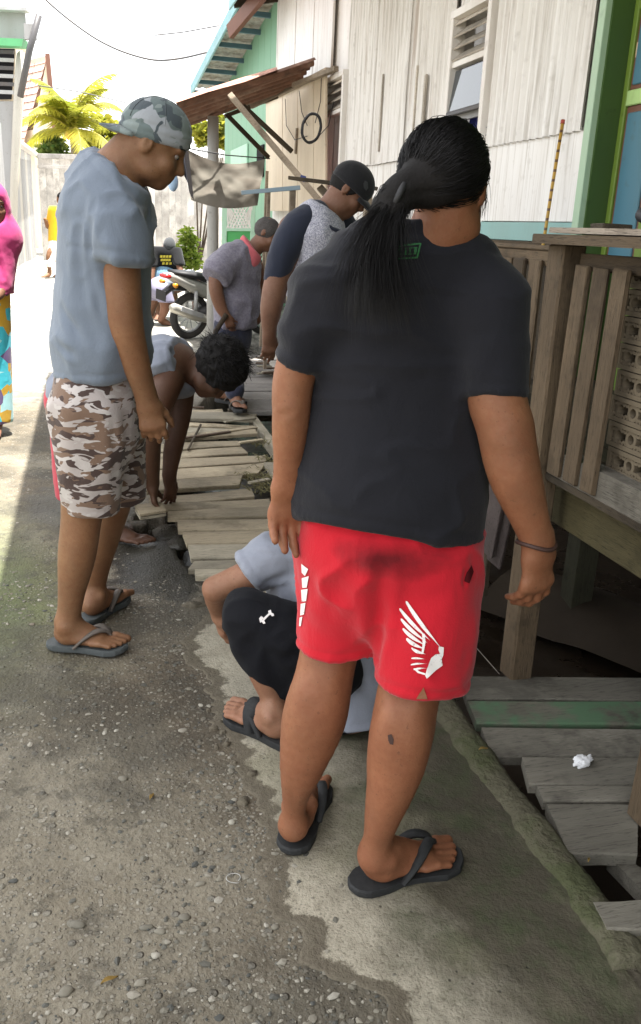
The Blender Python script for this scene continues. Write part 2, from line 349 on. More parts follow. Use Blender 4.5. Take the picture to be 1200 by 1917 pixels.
# smooth concrete strip with its ragged edge
def concrete():
    m=MT('concrete_strip',.85,.3); x,y,z=m.xyz(); n=m.noise(2.2,5,.6); f=m.noise(40,4,.6); n3=m.noise(1.1,3,.5,m.map((1,1,1),loc=(5,2,0)))
    c=m.mix(n,(.275,.25,.19),(.41,.378,.295)); c=m.mix(m.ramp(f,[(.3,.4),(.5,0.)]),c,(.16,.14,.1))
    # damp dirt and moss towards the kerb and near the camera
    nd=m.n('ShaderNodeMapRange'); m.l(m.math('ADD',x,m.math('MULTIPLY',m.math('SUBTRACT',m.noise(3.5,5,.65),.5),.55)),nd.inputs[0]); nd.inputs[1].default_value=.52; nd.inputs[2].default_value=.74
    c=m.mix(m.math('MULTIPLY',nd.outputs[0],.94),c,m.mix(m.noise(9,4),(.03,.027,.017),(.075,.064,.042)))
    ms=m.math('MULTIPLY',m.ramp(m.noise(6,6,.7),[(.47,0.),(.6,.8)]),nd.outputs[0]); c=m.mix(ms,c,m.mix(f,(.035,.045,.02),(.075,.088,.042)))
    pit=m.ramp(m.vor(26),[(.05,1.),(.1,0.)]); pit=m.math('MULTIPLY',pit,m.ramp(m.noise(4,3),[(.5,0.),(.6,1.)])); c=m.mix(m.math('MULTIPLY',pit,.75),c,(.04,.038,.03))
    lk=m.ramp(m.noise(1.6,5,.65,m.map((1,1,1),loc=(3,7,0))),[(.55,0.),(.64,.55)]); c=m.mix(lk,c,(.17,.16,.1))
    m.col(c); m.rgh(m.ramp(n,[(.3,.7),(.7,.95)])); ed=m.attr('edge'); ew=m.math('SUBTRACT',m.math('MULTIPLY',m.noise(17,6,.75),.115),ed); c=m.mix(m.ramp(ew,[(.0,0.),(.012,.92)]),c,m.mix(m.noise(50,3),(.06,.05,.034),(.13,.11,.078))); bl=m.noise(5,6,.7); c=m.mix(m.ramp(bl,[(.5,0.),(.66,.5)]),c,(.13,.115,.08)); sp=m.noise(140,3,.7); c=m.mix(m.ramp(sp,[(.34,.6),(.44,0.)]),c,(.07,.06,.04)); cr=m.vor(2.3,m.map((1,1,1),src=m.mix(.12,m.co,m.n('ShaderNodeTexNoise').outputs['Color'])),'Distance','DISTANCE_TO_EDGE'); m.col(c); m.bump(m.math('SUBTRACT',m.math('ADD',m.math('MULTIPLY',f,1.5),m.math('MULTIPLY',sp,.8)),pit),.7,.006)
    edge=[(402,1128),(352,1165),(346,1220),(372,1262),(402,1310),(398,1352),(442,1402),(430,1445),(470,1482),(502,1560),(497,1640),(512,1700),(566,1765),(572,1802),(640,1832),(722,1885),(760,1940),(800,2050),(860,2300)]
    E=np.array([G(*p)[:2] for p in edge]); E=E[np.argsort(E[:,1])]
    ysn=np.arange(.45,2.955,.006); xl=np.interp(ysn,E[:,1],E[:,0])
    xl=xl+.04*fbm(np.stack([ysn*16,ysn*0,ysn*0+3],-1),4)+.018*(1+.8*np.sin(ysn*9))*fbm(np.stack([ysn*75,ysn*0,ysn*0+9],-1),3)
    top=np.interp(ysn,[2.86,2.955],[0,.12])*1.0; xl=xl+top*.5
    cols=np.concatenate([[0,.006,.014],np.linspace(.03,1,26)]); V=[];Fc=[]
    for k,(y_,x0) in enumerate(zip(ysn,xl)):
        xx=x0+cols*(1.0-x0); zz=gz(xx,np.full_like(xx,y_))*.95+.0035+.004*fbm(np.stack([xx*8,np.full_like(xx,y_*8),xx*0],-1),2)
        zz[0]-=.009; zz[1]-=.0015; zz[2]-=.0005
        V+=list(zip(xx,np.full_like(xx,y_),zz))
    n_=len(cols)
    for a in range(len(ysn)-1):
        for b in range(n_-1): Fc.append((a*n_+b,a*n_+b+1,(a+1)*n_+b+1,(a+1)*n_+b))
    o=meshobj('concrete_pavement',V,Fc,m.m,None,True); tag(o,kind='structure')
    at=o.data.attributes.new('edge','FLOAT','POINT'); at.data.foreach_set('value',np.concatenate([cols*(1.0-x0) for x0 in xl]).astype(np.float32))
    # little broken islands of the same concrete
    mb=MB()
    for (px,py,r) in [(400,1365,.016),(418,1372,.01),(425,1395,.012),(412,1352,.007),(455,1500,.02),(472,1450,.015),(375,1128,.06),(360,1132,.035),(405,1400,.008),(440,1430,.006),(390,1330,.008)]:
        p=G(px,py); k=14; ring=[(p[0]+r*(1+.35*random.uniform(-1,1))*math.cos(2*math.pi*i/k),p[1]+r*(.8+.35*random.uniform(-1,1))*math.sin(2*math.pi*i/k)) for i in range(k)]
        zb=float(gz(p[0],p[1])); V=[(a,b,zb-.01) for a,b in ring]+[(p[0]+(a-p[0])*.85,p[1]+(b-p[1])*.85,zb+.009) for a,b in ring]
        mb.add(V,[tuple(range(k,2*k))]+[(i,(i+1)%k,k+(i+1)%k,k+i) for i in range(k)])
    o=mb.build('concrete_crumbs',m.m,None,True); tag(o,kind='stuff'); o['label']='small broken concrete islands beside the ragged pavement edge'; o['category']='rubble'
concrete()
# kerb ------------------------------------------------------------------
def kerb():
    m=MT('kerb_concrete',.85,.3); n=m.noise(5,6,.65); f=m.noise(45,3); c=m.mix(n,(.06,.055,.034),(.14,.13,.085))
    c=m.mix(m.ramp(m.noise(4,5,.7),[(.48,0.),(.6,.85)]),c,m.mix(f,(.035,.042,.018),(.085,.095,.04))); m.col(c); m.bump(m.math('ADD',f,m.math('MULTIPLY',n,3.)),.9,.012)
    Lp=[(700,1130),(790,1280),(828,1338),(892,1430),(960,1512),(1035,1606),(1099,1694)]; ysn=np.linspace(1.14,2.75,160)
    Lg=np.array([G(*p)[:2] for p in Lp]); Lg=Lg[np.argsort(Lg[:,1])]; xl=np.interp(ysn,Lg[:,1],Lg[:,0])*.3+.965*.7
    V=[];Fc=[]
    for y_,x0 in zip(ysn,xl):
        j=.022*float(fbm(np.array([y_*16,0,5.]),4)); hh=.022+.016*float(fbm(np.array([y_*7,2,0.]),3))
        for (dx,dz) in ((-.012,-.03),(-.004+j,.006),(.002+j,hh*.75),(.012+j,hh*.98),(.036,hh+.003),(.066,hh+.001),(.084,hh-.012),(.095,-.1),(.1,-.6)):
            V.append((x0+dx,y_,dz+.006*float(fbm(np.array([x0*20+dx*60,y_*28,1.]),3))+.002*random.uniform(-1,1)))
    for a in range(len(ysn)-1):
        for b in range(8): Fc.append((a*9+b,a*9+b+1,(a+1)*9+b+1,(a+1)*9+b))
    Fc.append(tuple(range(8,-1,-1)))
    o=meshobj('kerb',V,Fc,m.m,None,True); tag(o,kind='structure'); MAT['kerb']=m.m
kerb()
# gravel ----------------------------------------------------------------
def pebble_mats():
    m=MT('pebble',.7,.35); r=m.attr('tint'); n=m.noise(60,3)
    c=m.ramp(r,[(0,(.07,.073,.068)),(.25,(.125,.12,.1)),(.5,(.19,.175,.14)),(.75,(.26,.24,.195)),(.92,(.38,.36,.31)),(1,(.15,.125,.09))]); m.col(m.mix(n,c,m.mix(1,c,(.6,.6,.55),'MULTIPLY'))); MAT['pebble']=m.m
pebble_mats()
def ico(sub=1):
    bm=bmesh.new(); bmesh.ops.create_icosphere(bm,subdivisions=sub,radius=1); V=np.array([v.co[:] for v in bm.verts]); Fc=np.array([[v.index for v in f.verts] for f in bm.faces]); bm.free(); return V,Fc
def gravel():
    V0,F0=ico(1); n0=len(V0); pts=[]; rng=np.random.default_rng(3)
    k=0
    while len(pts)<7500:
        x=rng.uniform(-.6,.75); y=rng.uniform(1.0,3.4) if rng.random()<.9 else rng.uniform(3.4,5.5)
        d=fbm(np.array([x*2.2+5,y*2.2,0.]),3)
        xe=np.interp(y,[1.0,1.6,2.1,2.6,2.95,5],[.6,.45,.4,.33,.3,.3])
        if x>xe+.02: continue
        dens=np.clip(.35+1.6*d+ (.25 if y<1.9 else 0),0.02,1)
        if rng.random()>dens: continue
        s=rng.lognormal(math.log(.0027),.55); pts.append((x,y,min(s,.0095)))
    Vs=[];Fs=[];T=[]
    for i,(x,y,s) in enumerate(pts):
        A=V0*np.array([s*rng.uniform(.8,1.5),s*rng.uniform(.7,1.2),s*rng.uniform(.3,.55)])*(1+.3*rng.uniform(-1,1,(n0,1)))
        a=rng.uniform(0,6.28); R=np.array([[math.cos(a),-math.sin(a),0],[math.sin(a),math.cos(a),0],[0,0,1]])
        Vs.append(A@R.T+np.array([x,y,float(gz(x,y))+s*.06])); Fs.append(F0+i*n0); T.append(np.full(n0,rng.random()))
    o=meshobj('gravel',np.concatenate(Vs),np.concatenate(Fs).tolist(),MAT['pebble'],None,False); tag(o,kind='stuff'); o['label']='loose pale pebbles scattered over the worn wet lane'; o['category']='gravel'
    at=o.data.attributes.new('tint','FLOAT','POINT'); at.data.foreach_set('value',np.concatenate(T).astype(np.float32))
gravel()
def stones():
    V0,F0=ico(2); rng=np.random.default_rng(5)
    spec=[(343,1367,.013,.95,'pale round stone lying alone near the crouching person\'s sandal'),(146,1728,.018,.42,'large blue-grey stone at the lower left of the lane'),(275,1735,.013,.42,'blue-grey pebble left of a flat grey stone near bottom'),
     (345,1718,.014,.46,'flat blue-grey stone pointing right near the bottom'),(300,1744,.012,.6,'pale oval pebble just below the blue-grey pebble'),(292,1788,.013,.9,'whitish broken stone in the lower lane'),
     (375,1655,.011,.7,'pale stone close to the thin wire loop'),(434,1538,.012,.9,'whitish chip of stone beside the ragged pavement edge'),(438,1495,.009,.85,'small white stone above the whitish chip'),
     (230,1455,.014,.5,'long grey leaf-shaped stone in the middle of the lane'),(465,1890,.011,.5,'dark grey stone at the bottom edge of the lane'),(515,1735,.011,.6,'angular pale stone beside the pavement near bottom'),
     (262,1840,.012,.75,'cream pebble near the bottom of the lane'),(385,1778,.01,.5,'grey-green flat pebble right of the whitish broken stone'),(125,1852,.017,.5,'long flat grey stone near the lower left corner')]
    for (px,py,s,t,lab) in spec:
        p=G(px,py); n=len(V0); s*=.8; A=V0*np.array([s*rng.uniform(1.,1.5),s*rng.uniform(.75,1.),s*rng.uniform(.35,.5)])
        A=A*(1+.25*vnoise(V0*1.6+rng.uniform(0,50))[:,None]+.06*rng.uniform(-1,1,(n,1))); a=rng.uniform(-.6,.6); R=np.array([[math.cos(a),-math.sin(a),0],[math.sin(a),math.cos(a),0],[0,0,1]])
        o=meshobj('stone',A@R.T+np.array([p[0],p[1],float(gz(p[0],p[1]))+s*.12]),F0.tolist(),MAT['pebble'],None,True); tag(o,lab,'stone','larger stones on the lane')
        at=o.data.attributes.new('tint','FLOAT','POINT'); at.data.foreach_set('value',np.full(n,t,np.float32))
stones()
# ================================================================ plank helpers
def slab(name,c4,zt,th,mat,parent,warp=.006,jag=0.0,seg=4):
    """a board from four plan corners (back-left, back-right, front-right, front-left); zt scalar or 4 heights"""
    c=np.array(c4,float)[:,:2]; zt=np.array([zt]*4 if np.isscalar(zt) else zt,float)
    V=[];Fc=[]; ph=random.uniform(0,9); ch=.004
    for i in range(seg+1):
        t=i/seg; b=c[0]*(1-t)+c[1]*t; f=c[3]*(1-t)+c[2]*t; zb=zt[0]*(1-t)+zt[1]*t; zf=zt[3]*(1-t)+zt[2]*t
        dz=warp*math.sin(ph+t*2.4)+random.uniform(-1,1)*warp*.3
        jb=random.uniform(-1,1)*.003; jf=random.uniform(-1,1)*.003
        d=(f-b); n=np.linalg.norm(d)+1e-9; d/=n; b=b+d*jb; f=f+d*jf
        if jag and i in (0,seg):
            ax=(c[1]-c[0]); ax/=np.linalg.norm(ax); b=b+ax*random.uniform(-jag,jag); f=f+ax*random.uniform(-jag,jag)
        V+= [(*b,zb+dz-ch),(*(b+d*ch),zb+dz),(*(f-d*ch),zf+dz),(*f,zf+dz-ch),(*f,zf+dz-th),(*b,zb+dz-th)]
    for i in range(seg):
        for k in range(6): Fc.append((i*6+k,i*6+(k+1)%6,(i+1)*6+(k+1)%6,(i+1)*6+k))
    Fc.append(tuple(range(5,-1,-1))); Fc.append(tuple(seg*6+k for k in range(6)))
    return meshobj(name,V,Fc,mat,parent)
def board(name,a,b,w,h,mat,parent,up=(0,0,1),jit=.0015,bev=.003):
    return MB().beam(a,b,w,h,up,bev,jit).build(name,mat,parent)
# ================================================================ boardwalk over the ditch
def boardwalk():
    root=empty('boardwalk',(.8,4.5,0)); tag(root,'broken pale wooden boardwalk of loose planks over the ditch','boardwalk')
    E=[(345,760,428,758),(343,771,425,770),(336,787,478,788),(330,799,476,797),(310,812,482,806),(300,826,484,817),(290,846,486,830),(287,862,494,847),(284,883,505,863),(282,904,504,884),(280,926,500,905),(280,944,508,925),
       (300,957,512,946),(318,971,540,967),(338,992,548,989),(346,1018,552,1015),(356,1046,560,1041),(366,1064,562,1062),(378,1081,566,1080),(394,1094,570,1093),(430,1117,575,1115),(470,1141,580,1139)]
    Zt=.10
    for k in range(1,len(E)):
        xl0,yl0,xr0,yr0=E[k-1]; xl,yl,xr,yr=E[k]; g=3.6
        xl0=xl=(xl0+xl)/2+random.uniform(-5,5)
        if k<13:
            xr0=xr=xr+random.uniform(-6,3)
        else: xr0=xr=xr+70
        if k==6: xr0=xr=450
        if k==7: xr0,xr=456,462
        if k==9: xr=489; xr0=500
        if k==10: xr0=xr=448
        if k==11: xr0,xr=470,478
        # sloping line of the row
        def yy(e,x): return e[1]+(e[3]-e[1])*(x-e[0])/(e[2]-e[0])
        dz=random.uniform(-.008,.012) if k<13 else random.uniform(-.004,.004)
        tl=[random.uniform(-.012,.016) if k<13 else random.uniform(-.003,.003) for _ in range(2)]
        gb=g*random.uniform(.55,1.5) if k<13 else g*.75; tw=random.uniform(-1.3,1.3) if k<13 else 0
        q=[(xl0,yy(E[k-1],xl0)+gb+tw),(xr0,yy(E[k-1],xr0)+gb-tw),(xr,yy(E[k],xr)),(xl,yy(E[k],xl))]
        c=[G(*p,Zt) for p in q]
        mat=MAT['board_wood'] if (k<16) else MAT['board_wood_grey']
        if k==2 or k==4: mat=MAT['board_wood_grey']
        slab('plank',c,[Zt+dz+tl[0],Zt+dz+tl[1],Zt+dz+tl[1]*.6,Zt+dz+tl[0]*.6],.022,mat,root,.006 if k<13 else .002,.02)
    # loose broken bits lying on top
    for (a,b,w,mt) in [((330,822),(431,808),.03,'board_brown'),((352,842),(376,795),.012,'dark_wood_y'),((350,762),(382,763),.03,'board_brown'),((448,829),(492,823),.035,'board_wood'),((466,905),(504,897),.03,'board_wood_grey'),((420,790),(478,783),.03,'board_wood_grey'),((386,812),(480,800),.045,'board_wood')]:
        p=G(*a,Zt+.022); q=G(*b,Zt+.026); board('splinter',p,q,w,.012,MAT[mt],root)
    # stringers underneath and the edge board
    board('stringer',G(473,788,.06),G(560,905,.06),.05,.08,MAT['board_wood_grey'],root)
    board('stringer',G(345,780,.03),G(300,930,.03),.06,.07,MAT['dark_wood_y'],root)
    board('stringer',G(340,985,.02),G(470,1140,.02),.06,.09,MAT['dark_wood_y'],root)
    board('stringer',(1.05,2.95,.03),(1.0,4.6,.03),.06,.09,MAT['dark_wood_y'],root)
    board('crossbeam',(.35,4.3,-.1),(1.3,4.4,-.1),.07,.09,MAT['dark_wood_y'],root)
    board('crossbeam',(.45,3.1,-.1),(1.3,3.1,-.1),.07,.09,MAT['dark_wood_y'],root)
    # straw and grass tufts caught at the broken right edge
    mm=MT('dry_grass',.9,.2); mm.col(mm.ramp(mm.rand(),[(0,(.2,.18,.09)),(1,(.2,.18,.09))])); mb=MB(); rng=np.random.default_rng(4)
    for (px,py,n,s) in [(492,925,46,.09),(486,905,36,.08),(496,870,34,.07),(486,838,26,.06),(480,882,14,.05),(452,903,14,.05),(505,900,26,.08)]:
        p=G(px,py,Zt-.03)
        for _ in range(n):
            a=rng.uniform(0,6.28); l=s*rng.uniform(.5,1.3); b=p+np.array([rng.uniform(-.06,.06),rng.uniform(-.06,.06),rng.uniform(0,.03)]); d=np.array([math.cos(a),math.sin(a),rng.uniform(.0,.8)]); 
            mb.tube([b,b+d*l*.5+np.array([0,0,.012]),b+d*l+np.array([0,0,-.01])],[.0022,.002,.0007],3,False)
    o=mb.build('dry_grass',mm.m,None); tag(o,'dry grass and straw caught along the broken board edge','grass',kind='stuff')
    # the raised further platform
    r2=empty('platform',(1.6,7.5,0)); tag(r2,'grey weathered plank platform beyond the broken boards where the older man stands','platform')
    E=[664,672,681,690,698,706,717,725,733,748,771]
    for k in range(1,len(E)):
        y0,y1=E[k-1],E[k]; xl=438 if k<9 else 440; xr=640
        c=[G(xl,y0+1.0,.12),G(xr,y0+1.0,.12),G(xr,y1,.12),G(xl,y1,.12)]
        slab('plank',c,.12+random.uniform(-.006,.006),.03,MAT['platform_wood'],r2,.003,.02)
    for k in range(26):
        x=random.uniform(478,512); y=random.uniform(668,702); a=random.uniform(-.5,.5); p=G(x,y,.14+random.uniform(0,.03)); L=random.uniform(.1,.45)
        board('splinter',p,p+np.array([math.cos(a)*L,math.sin(a)*L,random.uniform(-.01,.02)]),random.uniform(.02,.05),.014,MAT[random.choice(['board_brown','platform_wood','board_wood_grey'])],r2)
    slab('loose_board',[G(488,661,.17),G(560,661,.17),G(560,720,.17),G(519,694,.17)],.17,.02,MAT['platform_pale'],r2,.002)
    for y_ in (6.35,8.6): board('crossbeam',(1.0,y_,.03),(2.4,y_,.03),.08,.09,MAT['dark_wood_y'],r2)
wood('platform_wood',(.17,.155,.14),(.33,.31,.285),0); wood('platform_pale',(.36,.33,.29),(.55,.52,.47),0)
boardwalk()
# stub plank that the bending man lifts
def lifted():
    zz=.16; c=[G(252,945,zz),G(300,938,zz),G(311,954,zz),G(262,962,zz)]
    root=empty('lifted_board',c[0]); tag(root,'short cut board end lifted by the bending man beside the gap','plank')
    slab('board_end',c,zz,.014,MAT['board_wood'],root,.001); c2=[p-np.array([0,0,.018]) for p in c]; slab('board_end',c2,zz-.019,.012,MAT['board_wood_grey'],root,.001)
    # broken concrete rim at the hole
    mb=MB(); V0,F0=ico(2)
    for (px,py,s) in [(318,1000,.075),(338,1018,.06),(258,985,.05)]:
        p=G(px,py,-.01); A=V0*np.array([s*1.2,s*1.3,s*.55]); A=A*(1+.3*vnoise(V0*1.4+px)[:,None]); o=meshobj('concrete_lump',A+p,F0.tolist(),MAT['lane_ground'],None,True)
        tag(o,{318:'dark wet concrete lump at the corner of the gap',338:'wet grey lump against the board ends',258:'small wet lump left of the lifted board'}[px],'rubble')
lifted()
# ================================================================ deck bridging kerb and porch
def deck():
    root=empty('deck',(1.4,1.9,0)); tag(root,'grey wooden entry deck of planks between kerb and porch','deck')
    Z=.02; rows=[(1266,1308,'deck_wood',862,0),(1312,1354,'deck_green',876,0),(1359,1413,'deck_wood',905,0),(1416,1467,'deck_wood',980,0),(1469,1498,'deck_wood',1003,0),(1500,1594,'deck_wood',1022,0)]
    for (y0,y1,mt,xl,_) in rows:
        xr=1420 if y1<1590 else 1196
        c=[G(xl,y0,Z),G(xr,y0+4,Z),G(xr,y1+4,Z),G(xl+(40 if y1>1590 else 14),y1,Z)]
        slab('plank',c,Z+random.uniform(-.003,.003),.03 if y1<1590 else .035,MAT[mt],root,.0015,.006)
    board('joist',(1.25,1.5,-.06),(1.25,2.2,-.06),.05,.08,MAT['dark_wood_y'],root); board('joist',(1.8,1.7,-.06),(1.8,2.2,-.06),.05,.08,MAT['dark_wood_y'],root)
    # small step pieces near the camera
    p=empty('step_plank',G(1150,1715,.09)); tag(p,'short loose plank with a thick end below the entry deck','plank')
    slab('board',[G(1110,1686,.03),G(1300,1680,.03),G(1300,1738,.03),G(1138,1740,.03)],.03,.05,MAT['deck_wood'],p,.001)
    q=empty('brace_plank',G(1170,1610,.06)); tag(q,'diagonal plank end disappearing under the deck over the dark hole','plank')
    slab('board',[G(1140,1603,-.01),G(1158,1596,-.01),G(1290,1690,-.01),G(1240,1705,-.01)],-.01,.04,MAT['deck_wood'],q,.001)
    s=empty('concrete_step',G(1180,1790,.04)); tag(s,'mossy concrete block at the lower right corner','step')
    slab('block',[G(1158,1746,.01),G(1330,1742,.01),G(1330,1850,.01),G(1215,1835,.01)],.01,.08,MAT['kerb'],s,.002)
    # crumpled tissue
    V0,F0=ico(4); P=V0*np.array([.032,.016,.016]); P[:,0]+=0; P=P*(1+.5*vnoise(V0*2.3+3)[:,None]+.3*vnoise(V0*6+9)[:,None]); sel=P[:,0]>.014; P[sel,1:]*=.7
    o=meshobj('crumpled_tissue',P@np.array([[.95,-.3,0],[.3,.95,0],[0,0,1]]).T+G(1090,1432,Z)+np.array([0,0,.010]),F0.tolist(),MAT['tissue'],None,True); tag(o,'crumpled white tissue lying on the grey deck planks','tissue')
deck()
# ================================================================ porch with its railing
XR=1.33
def porch():
    root=empty('porch',(1.6,2.3,0)); tag(root,'weathered brown wooden porch on stilts with slatted railing','porch')
    y0=2.285
    # corner post, slightly irregular
    pts=[(XR,y0,.09),(XR+.002,y0,.5),(XR-.002,y0+.004,.95),(XR,y0,1.39)]
    board('corner_post',(XR,y0-.01,.015),(XR+.01,y0+.02,1.39),.085,.075,MAT['rail_wood'],root,(1,0,0),.003,.006)
    # rails
    board('top_rail',(XR+.03,2.24,1.345),(XR+.03,1.3,1.345),.03,.045,MAT['rail_wood_y'],root)
    board('top_rail',(XR+.02,2.34,1.345),(XR+.02,3.9,1.345),.03,.045,MAT['rail_wood_y'],root)
    board('top_rail_cap',(XR+.03,2.36,1.375),(XR+.03,3.9,1.375),.06,.014,MAT['rail_wood_y'],root)
    board('bottom_rail',(XR+.03,2.245,.765),(XR+.03,.6,.765),.05,.085,MAT['porch_rail_grey'],root,(0,0,1),.003)
    board('bottom_rail',(XR+.03,2.34,.765),(XR+.03,3.9,.765),.05,.085,MAT['porch_rail_grey'],root)
    # slats
    for (xt,xb) in [(1082,1056),(1115,1090),(1152,1128)]:
        a=PX(xt,495,XR); b=PX(xb,868,XR); y_=(a[1]+b[1])/2
        board('slat',(XR-.004,y_+.008,.735),(XR-.004,y_-.004,1.335),.068,.014,MAT['rail_wood'],root,(1,0,0),.002)
    for k in range(14):
        y_=2.45+k*.098+random.uniform(-.008,.008)
        board('slat',(XR-.004,y_,.74),(XR-.004,y_+random.uniform(-.01,.01),1.34),.074,.014,MAT['rail_wood'],root,(1,0,0),.002)
    # floor and structure
    for k in range(12):
        board('floor_plank',(XR+.06+.125*k,.6,.715),(XR+.06+.125*k,3.9,.715),.12,.025,MAT['dark_wood_y'],root)
    board('edge_beam',(XR+.12,.6,.60),(XR+.12,3.9,.60),.06,.13,MAT['olive_beam'],root)
    board('edge_beam',(2.5,.6,.60),(2.5,3.9,.60),.06,.13,MAT['dark_wood_y'],root)
    p=G(1075,1138,-.3); board('stilt',(p[0],p[1],-.62),(p[0],p[1],.68),.11,.11,MAT['olive_stilt'],root,(1,0,0))
    for (x,y) in ((2.9,1.2),(3.0,3.4)): board('stilt',(x,y,-.45),(x,y,.7),.11,.11,MAT['dark_wood_z'],root,(1,0,0))
    # leaning boards behind the standing woman's hip
    for k,(a,b,w) in enumerate([((905,1030),(935,870),.1),((925,1055),(958,900),.07)]):
        A=J(*a,2.9); B=J(*b,2.75); board('skirting_board',A,B,w,.018,MAT['plank_purple'],root,(1,.4,0))
    board('skirting_board',(XR+.08,2.7,.2),(XR+.08,3.8,.2),.02,.18,MAT['dark_wood_y'],root)
    # counter planks on the post top
    t=empty('counter_board',(1.4,2.1,1.4)); tag(t,'thick worn plank laid as a counter on the porch post','plank')
    c=[(1.26,2.42),(1.62,2.46),(1.58,.9),(1.28,.9)]
    slab('plank',[(1.255,2.36),(1.5,2.42),(1.52,.8),(1.24,.8)],1.413,.026,MAT['rail_wood_y'],t,.002)
    slab('top_plank',[(1.275,2.31),(1.5,2.36),(1.54,.8),(1.28,.8)],1.432,.015,MAT['pale_wood_y'],t,.001)
    b=board('wooden_block',(1.42,2.30,1.441),(1.50,2.28,1.441),.12,.018,MAT['dark_wood_y'],None); tag(b,'flat dark wood offcut at the corner of the counter','wood block')
    # near post at the right edge of the frame
    p=G(1195,1548,.02); o=board('entry_post',(p[0]+.035,p[1]+.01,.02),(p[0]+.06,p[1]+.02,.75),.09,.07,MAT['rail_wood'],root,(1,0,0),.002,.005)
    # fishing line from the deck up behind the shorts
    a=G(935,1262,.03); bb=J(885,1205,2.4); o=MB().tube([a,bb],.0009,4).build('nylon_line',MAT['white_paint'],None); tag(o,'thin pale nylon line stretched from the deck plank','line')
wood('porch_rail_grey',(.1,.09,.07),(.23,.21,.175),1); wood('olive_beam',(.07,.058,.025),(.13,.11,.055),1); wood('olive_stilt',(.05,.048,.03),(.1,.095,.06),2)
porch()
# blocks stacked on the porch floor, seen between the slats
def vent_blocks():
    m=MT('block_clay',.9,.2); n=m.noise(8,5,.65); f=m.noise(60,3); m.col(m.mix(n,(.085,.065,.042),(.2,.165,.115))); m.bump(m.math('ADD',f,n),.5,.004)
    L,Hh,T=.2,.067,.09
    mb=MB()   # frame and tracery of one block, in local coordinates: x = along, z = up
    mb.box((0,0,Hh/2-.006),(L,T,.012)); mb.box((0,0,-Hh/2+.006),(L,T,.012)); mb.box((-L/2+.007,0,0),(.014,T,Hh-.024)); mb.box((L/2-.007,0,0),(.014,T,Hh-.024))
    def arc(cx,cz,r,a0,a1,w=.009,n=9,t=T*.92):
        V=[];Fc=[]
        for i in range(n+1):
            a=a0+(a1-a0)*i/n
            for rr in (r-w/2,r+w/2):
                for yy in (-t/2,t/2): V.append((cx+rr*math.cos(a),yy,cz+rr*math.sin(a)))
        for i in range(n):
            q=i*4; r_=q+4; Fc+=[(q,r_,r_+2,q+2),(q+1,q+3,r_+3,r_+1),(q,q+1,r_+1,r_),(q+2,r_+2,r_+3,q+3)]
        mb.add(V,Fc)
    arc(-.055,0,.019,.6,5.6); arc(.0,0,.019,0,6.28,.011); arc(.055,0,.019,-2.6,2.5)
    for x in (-.028,.028,-.08,.08):
        for z in (-.02,.02): arc(x,z,.008,0,6.28,.008,6)
    mb.box((0,.02,0),(L-.02,.012,Hh-.02))
    me=bpy.data.meshes.new('vent_block'); me.from_pydata(mb.v,[],mb.f); me.materials.append(m.m); me.update()
    k=0; names=['bottom','second','third','fourth','fifth','sixth','seventh','eighth','ninth']
    for r in range(9):
        for cidx in range(2):
            o=bpy.data.objects.new('vent_block',me); COL.objects.link(o)
            o.location=(1.425+random.uniform(-.004,.004),1.925-cidx*.21+random.uniform(-.006,.006)+.004*r,.728+Hh/2+r*(Hh+.003)); o.rotation_euler=(0,0,math.radians(-90)+random.uniform(-.03,.03))
            tag(o,'clay breeze block with scroll holes, %s row from below, %s stack behind the porch slats'%(names[r],'left' if cidx==0 else 'right'),'breeze block','breeze blocks stacked on the porch')
vent_blocks()
def porch_items():
    # blue bag and dark flashlight on the counter
    V0,F0=ico(3); P=V0*np.array([.05,.11,.022]); P=np.sign(P)*np.abs(P)**.9*1.0; P=P*(1+.15*vnoise(V0*3)[:,None]); 
    o=meshobj('blue_pouch',P+np.array([1.46,1.96,1.456]),F0.tolist(),MAT['blue_plastic'],None,True); tag(o,'dark blue plastic pouch lying on the counter plank','pouch')
    r=empty('flashlight',(1.5,2.12,1.45)); tag(r,'black flashlight lying on the counter beside the blue pouch','flashlight')
    MB().tube([(1.50,2.21,1.478),(1.50,2.20,1.475),(1.49,2.16,1.468),(1.48,2.15,1.465),(1.46,2.05,1.45)],[.02,.021,.02,.013,.012],12).build('barrel',MAT['plain_black'],r,True)
    MB().tube([(1.47,2.15,1.452),(1.45,2.06,1.442)],.003,6).build('clip',MAT['grey_metal'],r)
    # blue crate and white sack seen through the slats
    o=MB().box((1.6,1.98,.9),(.1,.16,.33),None,0,.01).build('blue_crate',MAT['blue_plastic']); tag(o,'blue plastic container behind the porch slats','container')
    # bamboo measuring stick leaning on the white board
    a=PX(1015,470,2.18); b=PX(1053,232,2.27); mb=MB().tube([a+(b-a)*-.35,a,(a+b)/2+np.array([0,.003,0]),b],.0085,8)
    r=empty('measuring_stick',a); tag(r,'yellow and brown striped stick leaning against the white wall','stick')
    m=MT('stick_paint',.5,.4); z=m.xyz()[2]; st=m.math('FRACT',m.math('MULTIPLY',z,22.)); m.col(m.mix(m.math('GREATER_THAN',st,.72),(.45,.27,.045),(.12,.06,.03)))
    mb.build('shaft',m.m,r,True); MB().tube([b,b+(b-a)*.03],.011,8).build('tip',MAT['red_tip'],r,True)
paint('red_tip',(.35,.06,.04),(.2,.05,.03),.3); porch_items()
